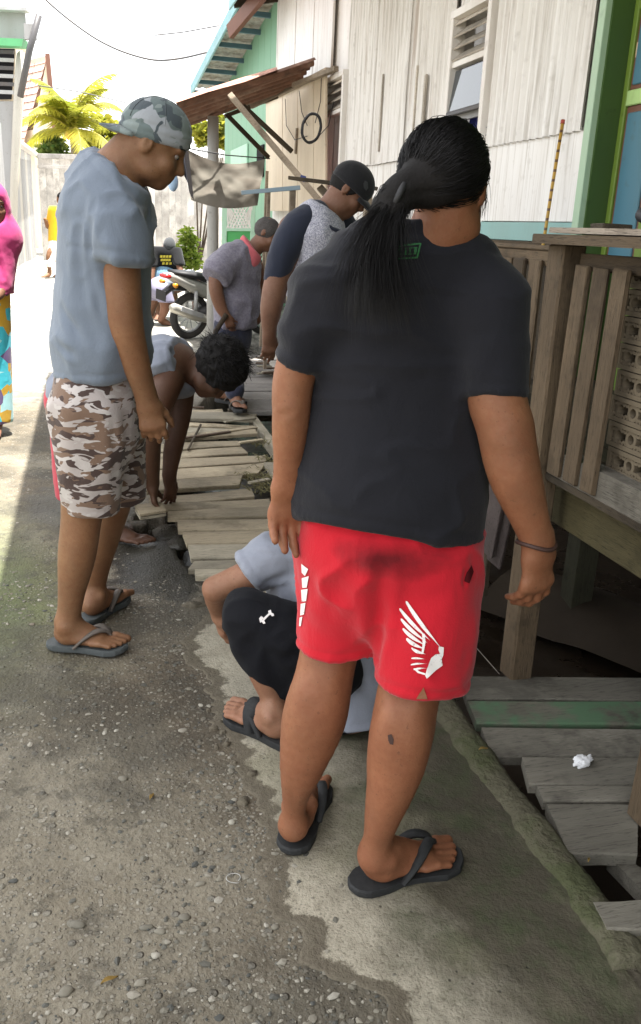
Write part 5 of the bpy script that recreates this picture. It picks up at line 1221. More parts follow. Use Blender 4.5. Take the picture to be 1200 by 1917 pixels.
# figure materials ------------------------------------------------------
def skin(name,c,c2=None,rough=.58):
    m=MT(name,rough,.32); c2=c2 or [c[0]*.55,c[1]*.5,c[2]*.48]; n=m.noise(11,5,.68); f=m.noise(70,3,.6); n2=m.noise(220,2,.5)
    n0=m.noise(2.6,4,.65); k=m.mix(m.ramp(n,[(.3,0.),(.7,.75)]),c,c2); k=m.mix(m.ramp(n0,[(.4,0.),(.65,.45)]),k,(c[0]*1.15,c[1]*.92,c[2]*.85)); m.rgh(m.ramp(n,[(.3,.45),(.7,.68)])); sp=m.noise(130,2,.6); k=m.mix(m.ramp(sp,[(.27,.55),(.36,0.)]),k,[x*.35 for x in c]); k=m.mix(m.ramp(f,[(.38,.4),(.6,0.)]),k,(c[0]*.8,c[1]*.62,c[2]*.58)); m.col(k)
    m.b.inputs['Subsurface Weight'].default_value=.05; m.b.inputs['Subsurface Radius'].default_value=(.012,.005,.003); m.b.inputs['Subsurface Scale'].default_value=.6
    m.bump(m.math('ADD',m.math('MULTIPLY',f,.6),n2),.3,.002); MAT[name]=m.m
def cloth(name,c,c2=None,rough=.92,weave=900,sheen=.15,blot=.3):
    m=MT(name,rough,.2); c2=c2 or [x*.8 for x in c]; n=m.noise(4,4,.6); k=m.mix(m.ramp(n,[(.35,0.),(.7,blot)]),c,c2); f=m.noise(weave*.35,2,.6); k=m.mix(m.ramp(f,[(.3,.18),(.6,0.)]),k,[x*.7 for x in c]); m.col(k)
    m.b.inputs['Sheen Weight'].default_value=sheen; m.b.inputs['Sheen Roughness'].default_value=.5; wr=m.noise(22,4,.6,m.map((1,1,.55)),.8)
    m.bump(m.math('ADD',m.math('MULTIPLY',f,.22),wr),.5,.006); MAT[name]=m.m; return m
skin('skin_warm',(.25,.113,.058)); skin('skin_tan',(.215,.115,.058)); skin('skin_dark',(.085,.044,.026)); skin('skin_mid',(.18,.095,.058)); skin('skin_pale',(.27,.15,.092))
cloth('tee_black',(.011,.0115,.0155),(.015,.015,.019),.9,900,.08); cloth('shorts_red',(.42,.008,.018),(.36,.007,.016)); cloth('tee_grey',(.145,.175,.22),(.12,.145,.185)); cloth('tee_pale',(.25,.27,.32),(.215,.235,.28)); cloth('shorts_black',(.006,.0065,.009),None,.9,900,.02)
cloth('tank_grey',(.2,.22,.27)); cloth('shorts_crimson',(.42,.04,.06)); cloth('navy',(.02,.024,.04)); cloth('cap_black',(.012,.012,.014)); cloth('trouser_navy',(.03,.033,.055)); cloth('pink_collar',(.55,.13,.15)); cloth('hijab_pink',(.36,.035,.13)); cloth('yellow_tee',(.75,.45,.02)); cloth('white_cotton',(.72,.72,.7)); cloth('tee_far_black',(.006,.006,.007)); cloth('cap_grey',(.045,.047,.05)); cloth('denim',(.16,.28,.4)); cloth('far_purple',(.2,.19,.27)); cloth('far_grey',(.25,.28,.33))
m=cloth('heather',(.33,.33,.38)); nz=m.noise(150,3,.7); m.col(m.ramp(nz,[(.35,(.16,.16,.2)),(.5,(.32,.32,.38)),(.65,(.52,.52,.57))]))
m=cloth('polo_plaid',(.17,.16,.2)); xx=m.noise(60,3,.7); m.col(m.ramp(xx,[(.3,(.13,.12,.16)),(.55,(.19,.18,.22)),(.75,(.24,.22,.25))]))
def camo(name,cols,scale,zs=2.6):
    m=cloth(name,cols[0]); v=m.map((1,1,zs)); a=m.noise(scale,2.5,.5,v,.7); b=m.noise(scale*1.15,2.5,.5,m.map((1,1,zs),loc=(7,3,1)),.7); c=m.noise(scale*1.4,2,.5,m.map((1,1,zs),loc=(1,9,4)),.6)
    k=m.mix(m.ramp(a,[(.495,0.),(.51,1.)]),cols[0],cols[1]); k=m.mix(m.ramp(b,[(.535,0.),(.55,1.)]),k,cols[2]); k=m.mix(m.ramp(c,[(.57,0.),(.585,1.)]),k,cols[3]); m.col(k)
camo('camo_desert',[(.36,.325,.31),(.06,.04,.035),(.16,.105,.075),(.42,.39,.375)],10); camo('camo_cap',[(.11,.14,.14),(.26,.28,.3),(.06,.075,.085),(.18,.215,.21)],13,1.0)
m=cloth('batik',(.1,.45,.5)); v=m.vor(14,out='Color'); s_=m.xyz(v); m.col(m.ramp(s_[0],[(0,(.05,.45,.55)),(.35,(.5,.3,.03)),(.55,(.12,.08,.18)),(.75,(.35,.6,.62))],'CONSTANT'))
mm=MT('hair_black',.6,.25); mm.col((.006,.0053,.0055)); MAT['hair_black']=mm.m
mm=MT('hair_flat',.8,.2); nn=mm.noise(180,3,.6); mm.col(mm.mix(nn,(.004,.0035,.0035),(.014,.0125,.012))); mm.bump(nn,.5,.003); MAT['hair_flat']=mm.m
mm=MT('hair_greying',.8,.2); nn=mm.noise(160,3,.6); mm.col(mm.mix(nn,(.02,.018,.017),(.12,.11,.105))); MAT['hair_greying']=mm.m
mm=MT('eye_white',.4,.4); mm.col((.2,.17,.15)); MAT['eye_white']=mm.m
mm=MT('sandal_black',.75,.3); nn=mm.noise(90,3); mm.col(mm.mix(nn,(.012,.013,.014),(.035,.036,.036))); mm.bump(nn,.3,.002); MAT['sandal_black']=mm.m
mm=MT('sandal_grey',.75,.3); nn=mm.noise(90,3); mm.col(mm.mix(nn,(.05,.058,.06),(.085,.095,.095))); MAT['sandal_grey']=mm.m
mm=MT('strap_brown',.7,.3); mm.col(mm.mix(mm.noise(40,2),(.07,.068,.06),(.15,.12,.1))); MAT['strap_brown']=mm.m
mm=MT('print_white',.7,.3); nn=mm.noise(120,4,.7); mm.col(mm.ramp(nn,[(.3,(.35,.3,.3)),(.42,(.74,.71,.69))])); MAT['print_white']=mm.m
mm=MT('print_green',.7,.3); mm.col((.03,.16,.05)); MAT['print_green']=mm.m
mm=MT('print_yellow',.7,.3); mm.col((.5,.42,.05)); MAT['print_yellow']=mm.m
mm=MT('nail',.4,.5); mm.col((.5,.33,.27)); MAT['nail']=mm.m
mm=MT('bracelet',.6,.4); mm.col((.05,.025,.02)); MAT['bracelet']=mm.m
mm=MT('pocket_dark',.9,.1); mm.col((.06,.006,.008)); MAT['pocket_dark']=mm.m

m=MT('shorts_red_damp',.9,.2)    # red cloth with a damp patch on the seat
def _damp():
    c=J(718,1036,1.53); n=m.noise(9,5,.65); d=m.n('ShaderNodeVectorMath'); d.operation='SUBTRACT'; m.l(m.co,d.inputs[0]); d.inputs[1].default_value=tuple(c)
    q=m.n('ShaderNodeMapping'); q.inputs['Rotation'].default_value=(0,0.28,0); q.inputs['Scale'].default_value=(8,2.,24); m.l(d.outputs[0],q.inputs[0]); L=m.n('ShaderNodeVectorMath'); L.operation='LENGTH'; m.l(q.outputs[0],L.inputs[0])
    r=m.math('ADD',L.outputs['Value'],m.math('MULTIPLY',m.math('SUBTRACT',n,.5),1.6)); f=m.ramp(r,[(.15,.85),(1.0,0.)])
    k=m.mix(m.ramp(m.noise(4,4,.6),[(.35,0.),(.7,.3)]),(.45,.009,.02),(.37,.007,.016)); m.col(m.mix(f,k,(.07,.004,.006))); m.b.inputs['Sheen Weight'].default_value=.15
    w=m.noise(300,2,.6); wr=m.noise(22,4,.6,m.map((1,1,.55)),.8); m.bump(m.math('ADD',m.math('MULTIPLY',w,.22),wr),.5,.006)
_damp(); MAT['shorts_red']=m.m
# ================================================================ people
DN=np.array([0,0,-1.])
FH=fw_h; RT=right0
def person(sdf,label,mat,group=None,**kw):
    o=figmesh('person',sdf,MAT[mat],None,**kw); tag(o,label,'person',group); return o
# ---- standing figure in black tee and red shorts, seen from behind
def woman():
    B=SDF(); A=lambda *a:jt(*a)
    side=unit(RT*1.0+FH*.12); ctr=lambda x,y,D=1.62:J(x,y,D)
    # arms
    B.chain([A(605,555,1.60,95),A(552,700,1.60,80),A(545,775,1.60,73),A(541,840,1.61,60),A(540,890,1.62,47)],.02)
    B.chain([A(905,575,1.60,118),A(927,735,1.57,110),A(945,800,1.56,106),A(962,880,1.56,101),A(985,950,1.57,80),A(1006,1012,1.58,60)],.02)
    # torso, neck, legs
    for a,b in (((757,560,330),(740,740,285)),((740,740,285),(730,960,325)),((730,960,325),(728,1080,330))):
        p,q=ctr(a[0],a[1],1.66),ctr(b[0],b[1],1.66); B.econe(p,q,side,pw(a[2]*.84,p),pw(a[2]*.54,p),pw(b[2]*.84,q),pw(b[2]*.54,q),.03)
    B.chain([A(842,390,1.57,98),A(826,440,1.59,104),A(800,500,1.62,120)],.02)
    B.chain([A(648,1050,1.70,130),A(626,1170,1.70,112),A(608,1262,1.675,108),A(588,1345,1.67,119),A(566,1430,1.66,86),A(552,1497,1.66,48),A(549,1545,1.67,40)],.012)
    B.chain([A(795,1060,1.66,130),A(784,1200,1.605,128),A(764,1300,1.58,118),A(749,1385,1.56,121),A(733,1465,1.55,96),A(712,1545,1.55,60),A(702,1600,1.56,50)],.012)
    # head looking down to the right
    hc=J(838,358,1.6); hf=unit(RT*.35+FH*.9-np.array([0,0,.3])); hu=unit(np.array([0,0,1.])+hf*.25); head(B,hc,hf,hu,.86)
    # hands
    w=J(541,893,1.62); lb=hand(B,w,unit(DN+FH*.10-RT*.04),unit(-FH*.92+RT*.35),.172,-1,(.30,.34,.38,.44),.12,.55)
    w2=J(1008,1020,1.58); rb=hand(B,w2,unit(DN+RT*.10+FH*.05),unit(-RT*.5+FH*.85),.185,1,(.42,.46,.5,.56),.14,.4)
    # feet
    hl=G(548,1592); dl=unit(G(596,1462)-G(548,1592)); an=A(549,1545,1.67,56)[0]
    tl_,_=foot(B,hl+dl*.015,dl,an,.232,.024,-1)
    hr=G(672,1668); dr=unit(G(868,1607)-G(672,1668)); an=A(702,1600,1.56,66)[0]
    tr_,_=foot(B,hr+dr*.012,dr,an,.242,.024,1)
    fb=[(*footbox(hl,dl,.24),.004),(*footbox(hr,dr,.25),.0035),(*lb,.0036),(*rb,.0036)]
    lab='person with long dark ponytail in black tee and red shorts, back to the viewer'
    # calf heads, knee hollow, elbow crease
    for (x,y,d,r1,r2) in ((573,1332,1.635,.026,.07),(606,1322,1.64,.025,.065),(730,1372,1.525,.027,.07),(770,1362,1.53,.026,.065)): B.ell(J(x,y,d),(RT,FH,np.array([0,0,1.])),(r1,.026,r2),.03)
    cr=[(J(575,1262,1.60),J(640,1256,1.60),.007,.003),(J(725,1306,1.50),J(800,1300,1.50),.007,.003),(J(905,835,1.50),J(960,818,1.50),.007,.0035),(J(548,1470,1.62),J(548,1520,1.62),.008,.002),(J(578,1290,1.6),J(585,1250,1.6),.01,.003),(J(632,1290,1.6),J(628,1250,1.6),.01,.003),(J(515,780,1.57),J(560,770,1.55),.006,.0025),(J(690,1600,1.5),J(695,1560,1.5),.008,.0015)]
    o=person(B,lab,'skin_warm',h=.0075,fine=fb,folds=cr,noise=[((14,14,10),.003,1.),((45,45,45),.0008,2.)])
    nails(o,tl_); nails(o,tr_); decal('scar',o,[[(726,1376),(733,1374),(737,1384),(736,1394),(730,1393),(727,1386)]],MAT['bracelet'],o,.0008,6)
    sandal(o,hl-dl*.012,dl,.29,-1,.008,.02,wide=1.12); sandal(o,hr-dr*.006,dr,.295,1,.008,.02,wide=1.08)
    # shirt
    S=SDF(); st=[(770,505,285,.60),(757,560,330,.62),(745,650,312,.66),(738,740,302,.70),(733,830,322,.74),(730,920,340,.80),(729,1050,352,.86)]
    for a,b in zip(st[:-1],st[1:]):
        p,q=ctr(a[0],a[1],1.66),ctr(b[0],b[1],1.66); S.econe(p,q,side,pw(a[2],p),pw(a[2]*a[3],p),pw(b[2],q),pw(b[2]*b[3],q),.05)
    S.chain([A(810,462,1.62,130),A(690,510,1.62,110),A(622,548,1.61,118)],.05); S.chain([A(815,465,1.62,130),A(890,525,1.61,120),A(912,560,1.60,130)],.05)
    def slv(js,ex):
        e=js[-1][0]; d=unit(js[-1][0]-js[-2][0]); S.chain(js+[(e+d*.06,js[-1][1]*1.02)],.035,[(e,unit(d+np.array(ex)))])
    slv([A(618,552,1.61,118),A(585,610,1.60,106),A(555,682,1.60,88)],(0,0,0)); slv([A(905,570,1.60,128),A(920,650,1.585,122),A(926,741,1.57,122)],-RT*.15)
    hm=J(729,992,1.62); hd=J(900,1014,1.62)-J(557,962,1.62); cut=[(hm,unit(-np.cross(hd,FH+DN*.25)*1.0))]
    if cut[0][1][2]>0: cut=[(cut[0][0],-cut[0][1])]
    cut.append((J(838,432,1.6),unit(np.array([.05,.0,1.])+FH*.15+RT*.1)))
    L=lambda x,y:ctr(x,y,1.5)
    fl=[(J(590,835,1.52),J(800,868,1.45),.016,.007),(J(640,872,1.47),J(870,838,1.5),.014,.006),(J(600,905,1.5),J(760,925,1.45),.016,.006),(J(720,950,1.46),J(890,920,1.5),.016,.006),(J(880,600,1.5),J(872,735,1.5),.014,.012),(J(612,600,1.5),J(598,700,1.52),.012,.009),
        (J(845,640,1.46),J(780,800,1.44),.02,.005),(J(640,600,1.5),J(690,760,1.45),.02,.005),(J(880,860,1.5),J(800,900,1.45),.013,.005),(J(575,800,1.55),J(640,840,1.5),.012,.005)]
    s=figmesh('shirt',S,MAT['tee_black'],o,.007,(),cut,fl,[((5,5,9),.008,3.),((7,7,15),.009,5.,1),((4,4,3),.008,8.,1)])
    # shorts
    S=SDF()
    for a,b in (((730,940,318,.76),(730,1020,332,.78)),((730,1020,332,.78),(731,1085,318,.68))):
        p,q=ctr(a[0],a[1],1.66),ctr(b[0],b[1],1.66); S.econe(p,q,side,pw(a[2],p),pw(a[2]*a[3],p),pw(b[2],q),pw(b[2]*b[3],q),.04)
    def leg(js,n):
        e=js[-1][0]; d=unit(js[-1][0]-js[-2][0]); S.chain(js+[(e+d*.05,js[-1][1])],.034,[(e,unit(d+np.array(n)))])
    leg([A(648,1050,1.67,170),A(637,1130,1.67,152),A(632,1206,1.67,150)],RT*.05); leg([A(806,1070,1.61,180),A(798,1180,1.58,182),A(788,1276,1.57,174)],RT*.02)
    fl=[(J(690,1010,1.5),J(760,1060,1.48),.02,.008),(J(655,1035,1.5),J(740,1030,1.48),.015,.008),(J(714,1060,1.5),J(706,1240,1.56),.016,.01),(J(640,1080,1.52),J(600,1180,1.55),.018,.004),(J(770,1090,1.48),J(850,1070,1.5),.016,.005),(J(880,1050,1.53),J(868,1095,1.53),.006,.006),(J(740,1130,1.48),J(800,1110,1.46),.016,.004)]
    sh=figmesh('shorts',S,MAT['shorts_red'],o,.0065,(),[(J(728,950,1.62),np.array([0,0,1.]))],fl,[((6,6,8),.006,1.),((9,9,8),.008,6.,1)])
    # wing print, brand mark on the other leg, neck label, pocket
    zc=lambda pl:[[(680+x/5.4545,1050+y/5.4545) for x,y in p] for p in pl]
    tips=[(435,405),(368,480),(384,588),(404,688),(442,790),(494,884),(492,992),(486,1058),(515,1108)]; base=[(800,900),(690,820),(655,838),(640,868),(632,905),(640,952),(652,1008),(658,1050),(658,1096)]
    wing=[]
    for i,(t_,b_) in enumerate(zip(tips,base)):
        t_=np.array(t_,float); b_=np.array(b_,float); ax=b_-t_; L_=np.linalg.norm(ax); ax/=L_; nr=np.array([ax[1],-ax[0]]); wd=(42 if i==0 else 36 if i<5 else 22); bow=-18 if i<6 else 8
        up=[t_+ax*L_*q+nr*(wd*.5*math.sin(math.pi*min(1,q*1.15+.12))**.7*(1-.35*q)+bow*math.sin(math.pi*q)) for q in np.linspace(.03,1,9)]; dn=[t_+ax*L_*q+nr*(-wd*.5*math.sin(math.pi*min(1,q*1.15+.12))**.7*(1-.35*q)+bow*math.sin(math.pi*q)) for q in np.linspace(1,.03,9)]
        wing.append([tuple(t_)]+[tuple(q) for q in up]+[tuple(q) for q in dn])
    wing+=[[(770,870),(820,880),(815,960),(792,1015),(786,960),(765,905)],[(690,990),(740,950),(792,948),(752,975),(726,1018),(738,1062),(808,1066),(742,1112),(690,1160),(650,1200),(634,1165),(652,1100),(668,1045)],[(512,1098),(532,1092),(575,1126),(638,1146),(632,1162),(560,1142)],[(600,742),(628,742),(636,830),(612,950),(592,950),(606,840)]]
    decal('wing_print',sh,zc(wing),MAT['print_white'],sh,.0015,10)['kind']='stuff'
    dd=[[(565,1055),(578,1065),(572,1078),(566,1072)],[(566,1082),(579,1078),(575,1100),(567,1100)],[(565,1104),(577,1102),(574,1125),(566,1126)],[(564,1130),(573,1128),(570,1150),(563,1152)],[(562,1156),(567,1154),(564,1172),(561,1172)]]
    [decal('side_print',sh,[q],MAT['print_white'],sh,.0015,10) for q in dd]
    decal('pocket_slit',sh,[[(882,1058),(886,1070),(878,1092),(868,1088),(873,1072)]],MAT['pocket_dark'],sh,.0012,10)  # dark inside of the pocket opening, painted on as a flat patch
    decal('hem_notch',sh,[[(793,1286),(800,1308),(779,1308)]],MAT['skin_warm'],sh,.0015,8)
    lb=[[(733,462),(787,455),(789,458),(735,465)],[(728,484),(780,480),(780,483),(728,487)],[(733,462),(736,462),(730,487),(727,487)],[(786,456),(789,456),(782,483),(779,483)]]
    for i,x in enumerate((741,750,759,768,777)):
        y=472-i*.7; lb+=[[(x-3,y-5),(x+4,y-5.5),(x+4,y-3.5),(x-3,y-3)],[(x-1,y-4),(x+1.5,y-4),(x,y+6),(x-2.5,y+6)]]+([[(x-3,y+4),(x+3,y+3.5),(x+3,y+5.5),(x-3,y+6)]] if i%2 else [[(x+2,y-4),(x+4,y-4),(x+2,y+6),(x,y+6)]])
    decal('neck_label',s,lb,MAT['print_green'],s,.0018,6)
    w0=J(1004,1016,1.578); pts=[w0+(RT*math.cos(t)+FH*math.sin(t)*.92)*.0375+np.array([0,0,.004*math.sin(t*2)]) for t in np.linspace(0,6.283,22)]
    MB().tube(pts,.0045,6).build('bracelet',MAT['bracelet'],o,True)
    # hair: dark cap on the skull gathered to the left and falling down the back
    Hh=SDF(); c=J(831,326,1.585); f,sv,u=frame_from(hf,hu); Ax=(RT,FH,np.array([0,0,1.]))
    Hh.ell(J(831,318,1.585),Ax,(pw(161,c),.104,pw(172,c)),.02,[(J(845,384,1.49),unit(DN*1.0+RT*.12+FH*.42))]); Hh.chain([A(800,345,1.53,75),A(762,352,1.51,62),A(735,378,1.50,54)],.04)
    Hh.chain([A(742,372,1.51,52),A(720,408,1.50,56),A(708,455,1.49,58),A(706,500,1.48,46),A(710,535,1.475,28),A(712,560,1.472,10)],.03)
    hb=figmesh('hair',Hh,MAT['hair_flat'],o,.006,(),(),(),[((30,30,12),.003,1.)])
    rng=np.random.default_rng(2); P=[]; ec=J(831,318,1.585); er=np.array([pw(163,c)+.001,.106,pw(175,c)+.001]); tie=J(745,366,1.50); tail=[J(735,380,1.485),J(708,425,1.472),J(700,475,1.458),J(702,530,1.452),J(710,590,1.450)]
    def tow(v): return RT*v[0]+FH*v[1]+np.array([0,0,1.])*v[2]
    for i in range(2600):
        th=rng.uniform(0,2*math.pi); ph=rng.uniform(-.35,1.35); d=np.array([math.cos(ph)*math.cos(th),math.cos(ph)*math.sin(th),math.sin(ph)])
        if d[1]>.75 or (-d[2]*1.0-.12*d[0]+0*d[1])>.32: continue
        a=ec+tow(d*er); path=[]
        tl=np.array([(tie-ec)@RT,(tie-ec)@FH,(tie-ec)[2]])/er; tl/=np.linalg.norm(tl)
        for t in np.linspace(0,1,12):
            q=d*(1-t)+tl*t; q/=np.linalg.norm(q); path.append(ec+tow(q*er*(1.0+.012*rng.normal()*.3+.02*math.sin(math.pi*t)*rng.random())))
        if rng.random()<.75:
            o1=rng.normal(size=3)*np.array([.02,.011,.009]); ln=rng.uniform(.3,1.15); prev=path[-1]
            for k,tp in enumerate(tail):
                if k/len(tail)>ln: break
                path.append(tp+o1*(.5+.35*k)+rng.normal(size=3)*.004)
        Q=np.array(path)
        for _ in range(2): Q[1:-1]=(Q[:-2]+2*Q[1:-1]+Q[2:])/4
        P.append(Q)
    # loose strands at nape and left side
    for i in range(26):
        a=tie+rng.normal(size=3)*.008; e=J(rng.uniform(672,705),rng.uniform(350,420),1.49); P.append(np.array([a*(1-t)**2+2*t*(1-t)*((a+e)/2+np.array([0,0,.035]))+e*t*t+np.array([0,0,-.05*t**3]) for t in np.linspace(0,1,10)]))
    for i in range(60):
        a=J(rng.uniform(880,910),rng.uniform(300,360),1.575); P.append(np.array([a,a+np.array([0,0,-.02])+RT*.006,a+np.array([0,0,-.05])+RT*rng.uniform(-.004,.012)]))
    P=[q+np.cumsum(rng.normal(size=q.shape)*.0011,0) for q in P]; strands('hair_strands',P,MAT['hair_black'],o,.0008,.2)
    tp=[tie+(np.array([0,0,1.])*math.cos(t)*.8+FH*math.sin(t)+RT*.35*math.cos(t))*.026 for t in np.linspace(0,6.283,20)]; MB().tube(tp,.006,6).build('hair_tie',MAT['plain_black'],o,True)
woman()
# ---- tall man on the left, grey tee, camouflage cap and shorts
def man_cap():
    B=SDF(); A=lambda *a:jt(*a); D=2.68; f0=unit(RT*.93+FH*.25); sd=unit(np.cross(f0,[0,0,1.]))   # facing right; sd points to his right (towards the camera)
    B.chain([A(222,385,2.58,78),A(226,500,2.55,74),A(234,600,2.54,68),A(250,665,2.56,56),A(274,742,2.60,40)],.02)
    B.chain([A(245,400,2.86,70),A(250,600,2.9,60),A(262,740,2.9,40)],.02)
    for a,b in (((200,380,150,1.25),(195,520,145,1.2)),((195,520,145,1.2),(185,720,140,1.15))):
        p,q=J(a[0],a[1],D),J(b[0],b[1],D); B.econe(p,q,f0,pw(a[2]*.9,p),pw(a[2]*a[3]*.9,p),pw(b[2]*.9,q),pw(b[2]*b[3]*.9,q),.04)
    B.chain([A(262,280,D,92),A(238,300,D,90),A(205,345,D,108)],.03)
    B.chain([A(165,760,2.62,130),A(160,880,2.62,98),A(153,965,2.62,76),A(144,1040,2.62,70),A(134,1110,2.62,50),A(128,1160,2.62,42)],.02)
    B.chain([A(215,760,2.84,110),A(215,900,2.86,80),A(200,985,2.88,62),A(180,1060,2.89,52),A(172,1130,2.90,38)],.02)
    hc=J(287,273,D); hf=unit(RT*.9+FH*.12-np.array([0,0,.48])); hu=unit(np.array([0,0,1.])*.85+RT*.42); head(B,hc,hf,hu,.93,True,2.0)
    w=J(275,748,2.6); hb=hand(B,w,unit(DN+RT*.2),unit(FH*.9-RT*.25),.185,1,(.5,.55,.6,.65),.1,.45)
    w2=J(262,745,2.9); hand(B,w2,unit(DN+RT*.1),unit(-FH*.9+RT*.2),.17,-1,(.6,.6,.6,.6),.08,.4)
    hn=G(98,1212); dn=unit(G(246,1222)-hn); foot(B,hn+dn*.012,dn,A(124,1165,2.62,42)[0],.245,.024,1)
    hq=G(160,1170); dq=unit(G(236,1120)-hq); foot(B,hq+dq*.012,dq,A(172,1132,2.9,38)[0],.245,.024,-1)
    hl=hc-np.array([.16]*3),hc+np.array([.16]*3)
    o=person(B,'tall man in grey tee, camouflage cap worn backwards and camouflage shorts','skin_tan',h=.009,fine=[(*footbox(hn,dn,.255),.0045),(*footbox(hq,dq,.255),.006),(*hb,.0042),(*hl,.005)])
    sandal(o,hn,dn,.285,1,.004,.022,'sandal_grey','strap_brown'); sandal(o,hq,dq,.285,-1,.004,.022,'sandal_grey','strap_brown')
    face_bits(o,hc,hf,hu,.94,MAT['hair_black'])
    S=SDF(); st=[(196,345,112,1.5),(198,390,150,1.35),(196,470,158,1.25),(194,560,162,1.2),(190,640,163,1.15),(182,760,150,1.15)]
    for a,b in zip(st[:-1],st[1:]):
        p,q=J(a[0],a[1],D),J(b[0],b[1],D); S.econe(p,q,f0,pw(a[2],p),pw(a[2]*a[3],p),pw(b[2],q),pw(b[2]*b[3],q),.05)
    S.chain([A(205,335,D,96),A(212,365,2.6,92)],.05)
    e=J(229,488,2.55); dd=unit(J(231,540,2.55)-J(225,430,2.56)); S.chain([A(212,366,2.6,96),A(222,430,2.54,96),A(229,488,2.53,100),A(231,520,2.53,102)],.025,[(e,unit(dd+RT*-.12))])
    e=J(250,490,2.87); S.chain([A(225,370,2.78,84),A(246,440,2.85,82),A(250,490,2.87,82),A(252,520,2.87,82)],.03,[(e,dd)])
    hm=J(178,700,D); cut=[(hm,unit(DN+RT*.06)),(J(222,318,D),unit(np.array([0,0,1.])+RT*.75))]
    fl=[(J(165,495,2.5),J(205,640,2.5),.012,.01),(J(205,640,2.5),J(198,700,2.5),.012,.008),(J(145,420,2.5),J(150,560,2.5),.022,.008),(J(185,420,2.5),J(170,480,2.5),.014,.007),(J(120,580,2.55),J(150,640,2.5),.014,.008),(J(112,630,2.6),J(140,670,2.5),.012,.008),(J(215,380,2.5),J(250,470,2.5),.014,.004),(J(188,470,2.5),J(215,440,2.5),.008,.004)]
    figmesh('shirt',S,MAT['tee_grey'],o,.008,(),cut,fl,[((5,5,4),.016,3.),((6,6,4),.017,8.,1),((11,11,9),.008,2.,1)])
    S=SDF(); p,q=J(180,680,D),J(182,790,D); S.econe(p,q,f0,pw(150,p),pw(168,p),pw(160,q),pw(180,q),.04)
    def leg(js,n):
        e=js[-1][0]; d=unit(js[-1][0]-js[-2][0]); S.chain(js+[(e+d*.05,js[-1][1])],.04,[(e,unit(d+np.array(n)))])
    leg([A(170,770,2.62,148),A(170,870,2.62,122),A(173,955,2.62,96)],RT*.02); leg([A(214,790,2.82,118),A(226,870,2.84,90),A(238,938,2.86,66)],RT*.0)
    figmesh('shorts',S,MAT['camo_desert'],o,.008,(),[(J(180,688,D),np.array([0,0,1.]))],[(J(215,760,2.5),J(222,930,2.56),.016,.012),(J(160,760,2.5),J(150,900,2.52),.03,.006)],[((6,6,6),.010,2.),((6,6,4),.014,4.,1)])
    # hair at the nape, then the cap
    f,s,u=frame_from(hf,hu); P=lambda a,b,c:hc+(s*a+f*b+u*c)*.94
    Hs=SDF(); Hs.ell(P(0,-.012,.03),(s,f,u),np.array((.078,.1,.092))*.94,.01,[(P(0,-.008,-.02),unit(f*1.0-u*.25)),(P(0,-.05,-.046),unit(-u))]); figmesh('hair',Hs,MAT['hair_flat'],o,.005)
    f,s,u=frame_from(unit(RT*.96+FH*.12-np.array([0,0,.20])),unit(np.array([0,0,1.])+RT*.2)); hc=hc+f*.008-u*.004
    C=SDF(); C.ell(P(0,-.008,.045),(s,f,u),np.array((.087,.112,.098))*.94,.01,[(P(0,0,.036),unit(-u*1.0+f*.05))]); C.ell(P(0,-.008,.03),(s,f,u),np.array((.0865,.1115,.04))*.94,.012,[(P(0,0,.012),unit(-u*1.0+f*.02))])
    cp=figmesh('cap',C,MAT['camo_cap'],o,.005,(),(),(),[((40,40,40),.0012,2.)])
    V=[];n=16
    for r in (0,1,2,3):
        for i in range(n+1):
            a=math.pi*(i/n-.5); x=.08*math.sin(a); y=-.065-.05*math.cos(a)-(.065*math.cos(a)**.8 if r else 0)*r/3*.95; z=.03-.012*r/3-.012*(abs(math.sin(a))**2)*(1)
            V.append(P(x,y,z+.004))
    meshobj('cap_bill',V,[(r*(n+1)+i,r*(n+1)+i+1,(r+1)*(n+1)+i+1,(r+1)*(n+1)+i) for r in range(3) for i in range(n)],MAT['camo_cap'],o,True).modifiers.new('s','SOLIDIFY').thickness=.005
    V0,F0=ico(2); meshobj('cap_button',V0*.007+P(0,-.008,.138),F0.tolist(),MAT['camo_cap'],cp,True)
    for k in range(6):
        an=k*math.pi/3+.26; pts=[]
        for t in np.linspace(.05,1.35,14): pts.append(P(.0878*math.cos(an)*math.sin(t),-.008+.1128*math.sin(an)*math.sin(t),.045+.0988*math.cos(t)))
        MB().tube(pts,.0013,4,False).build('seam',MAT['camo_cap'],cp,True)
man_cap()
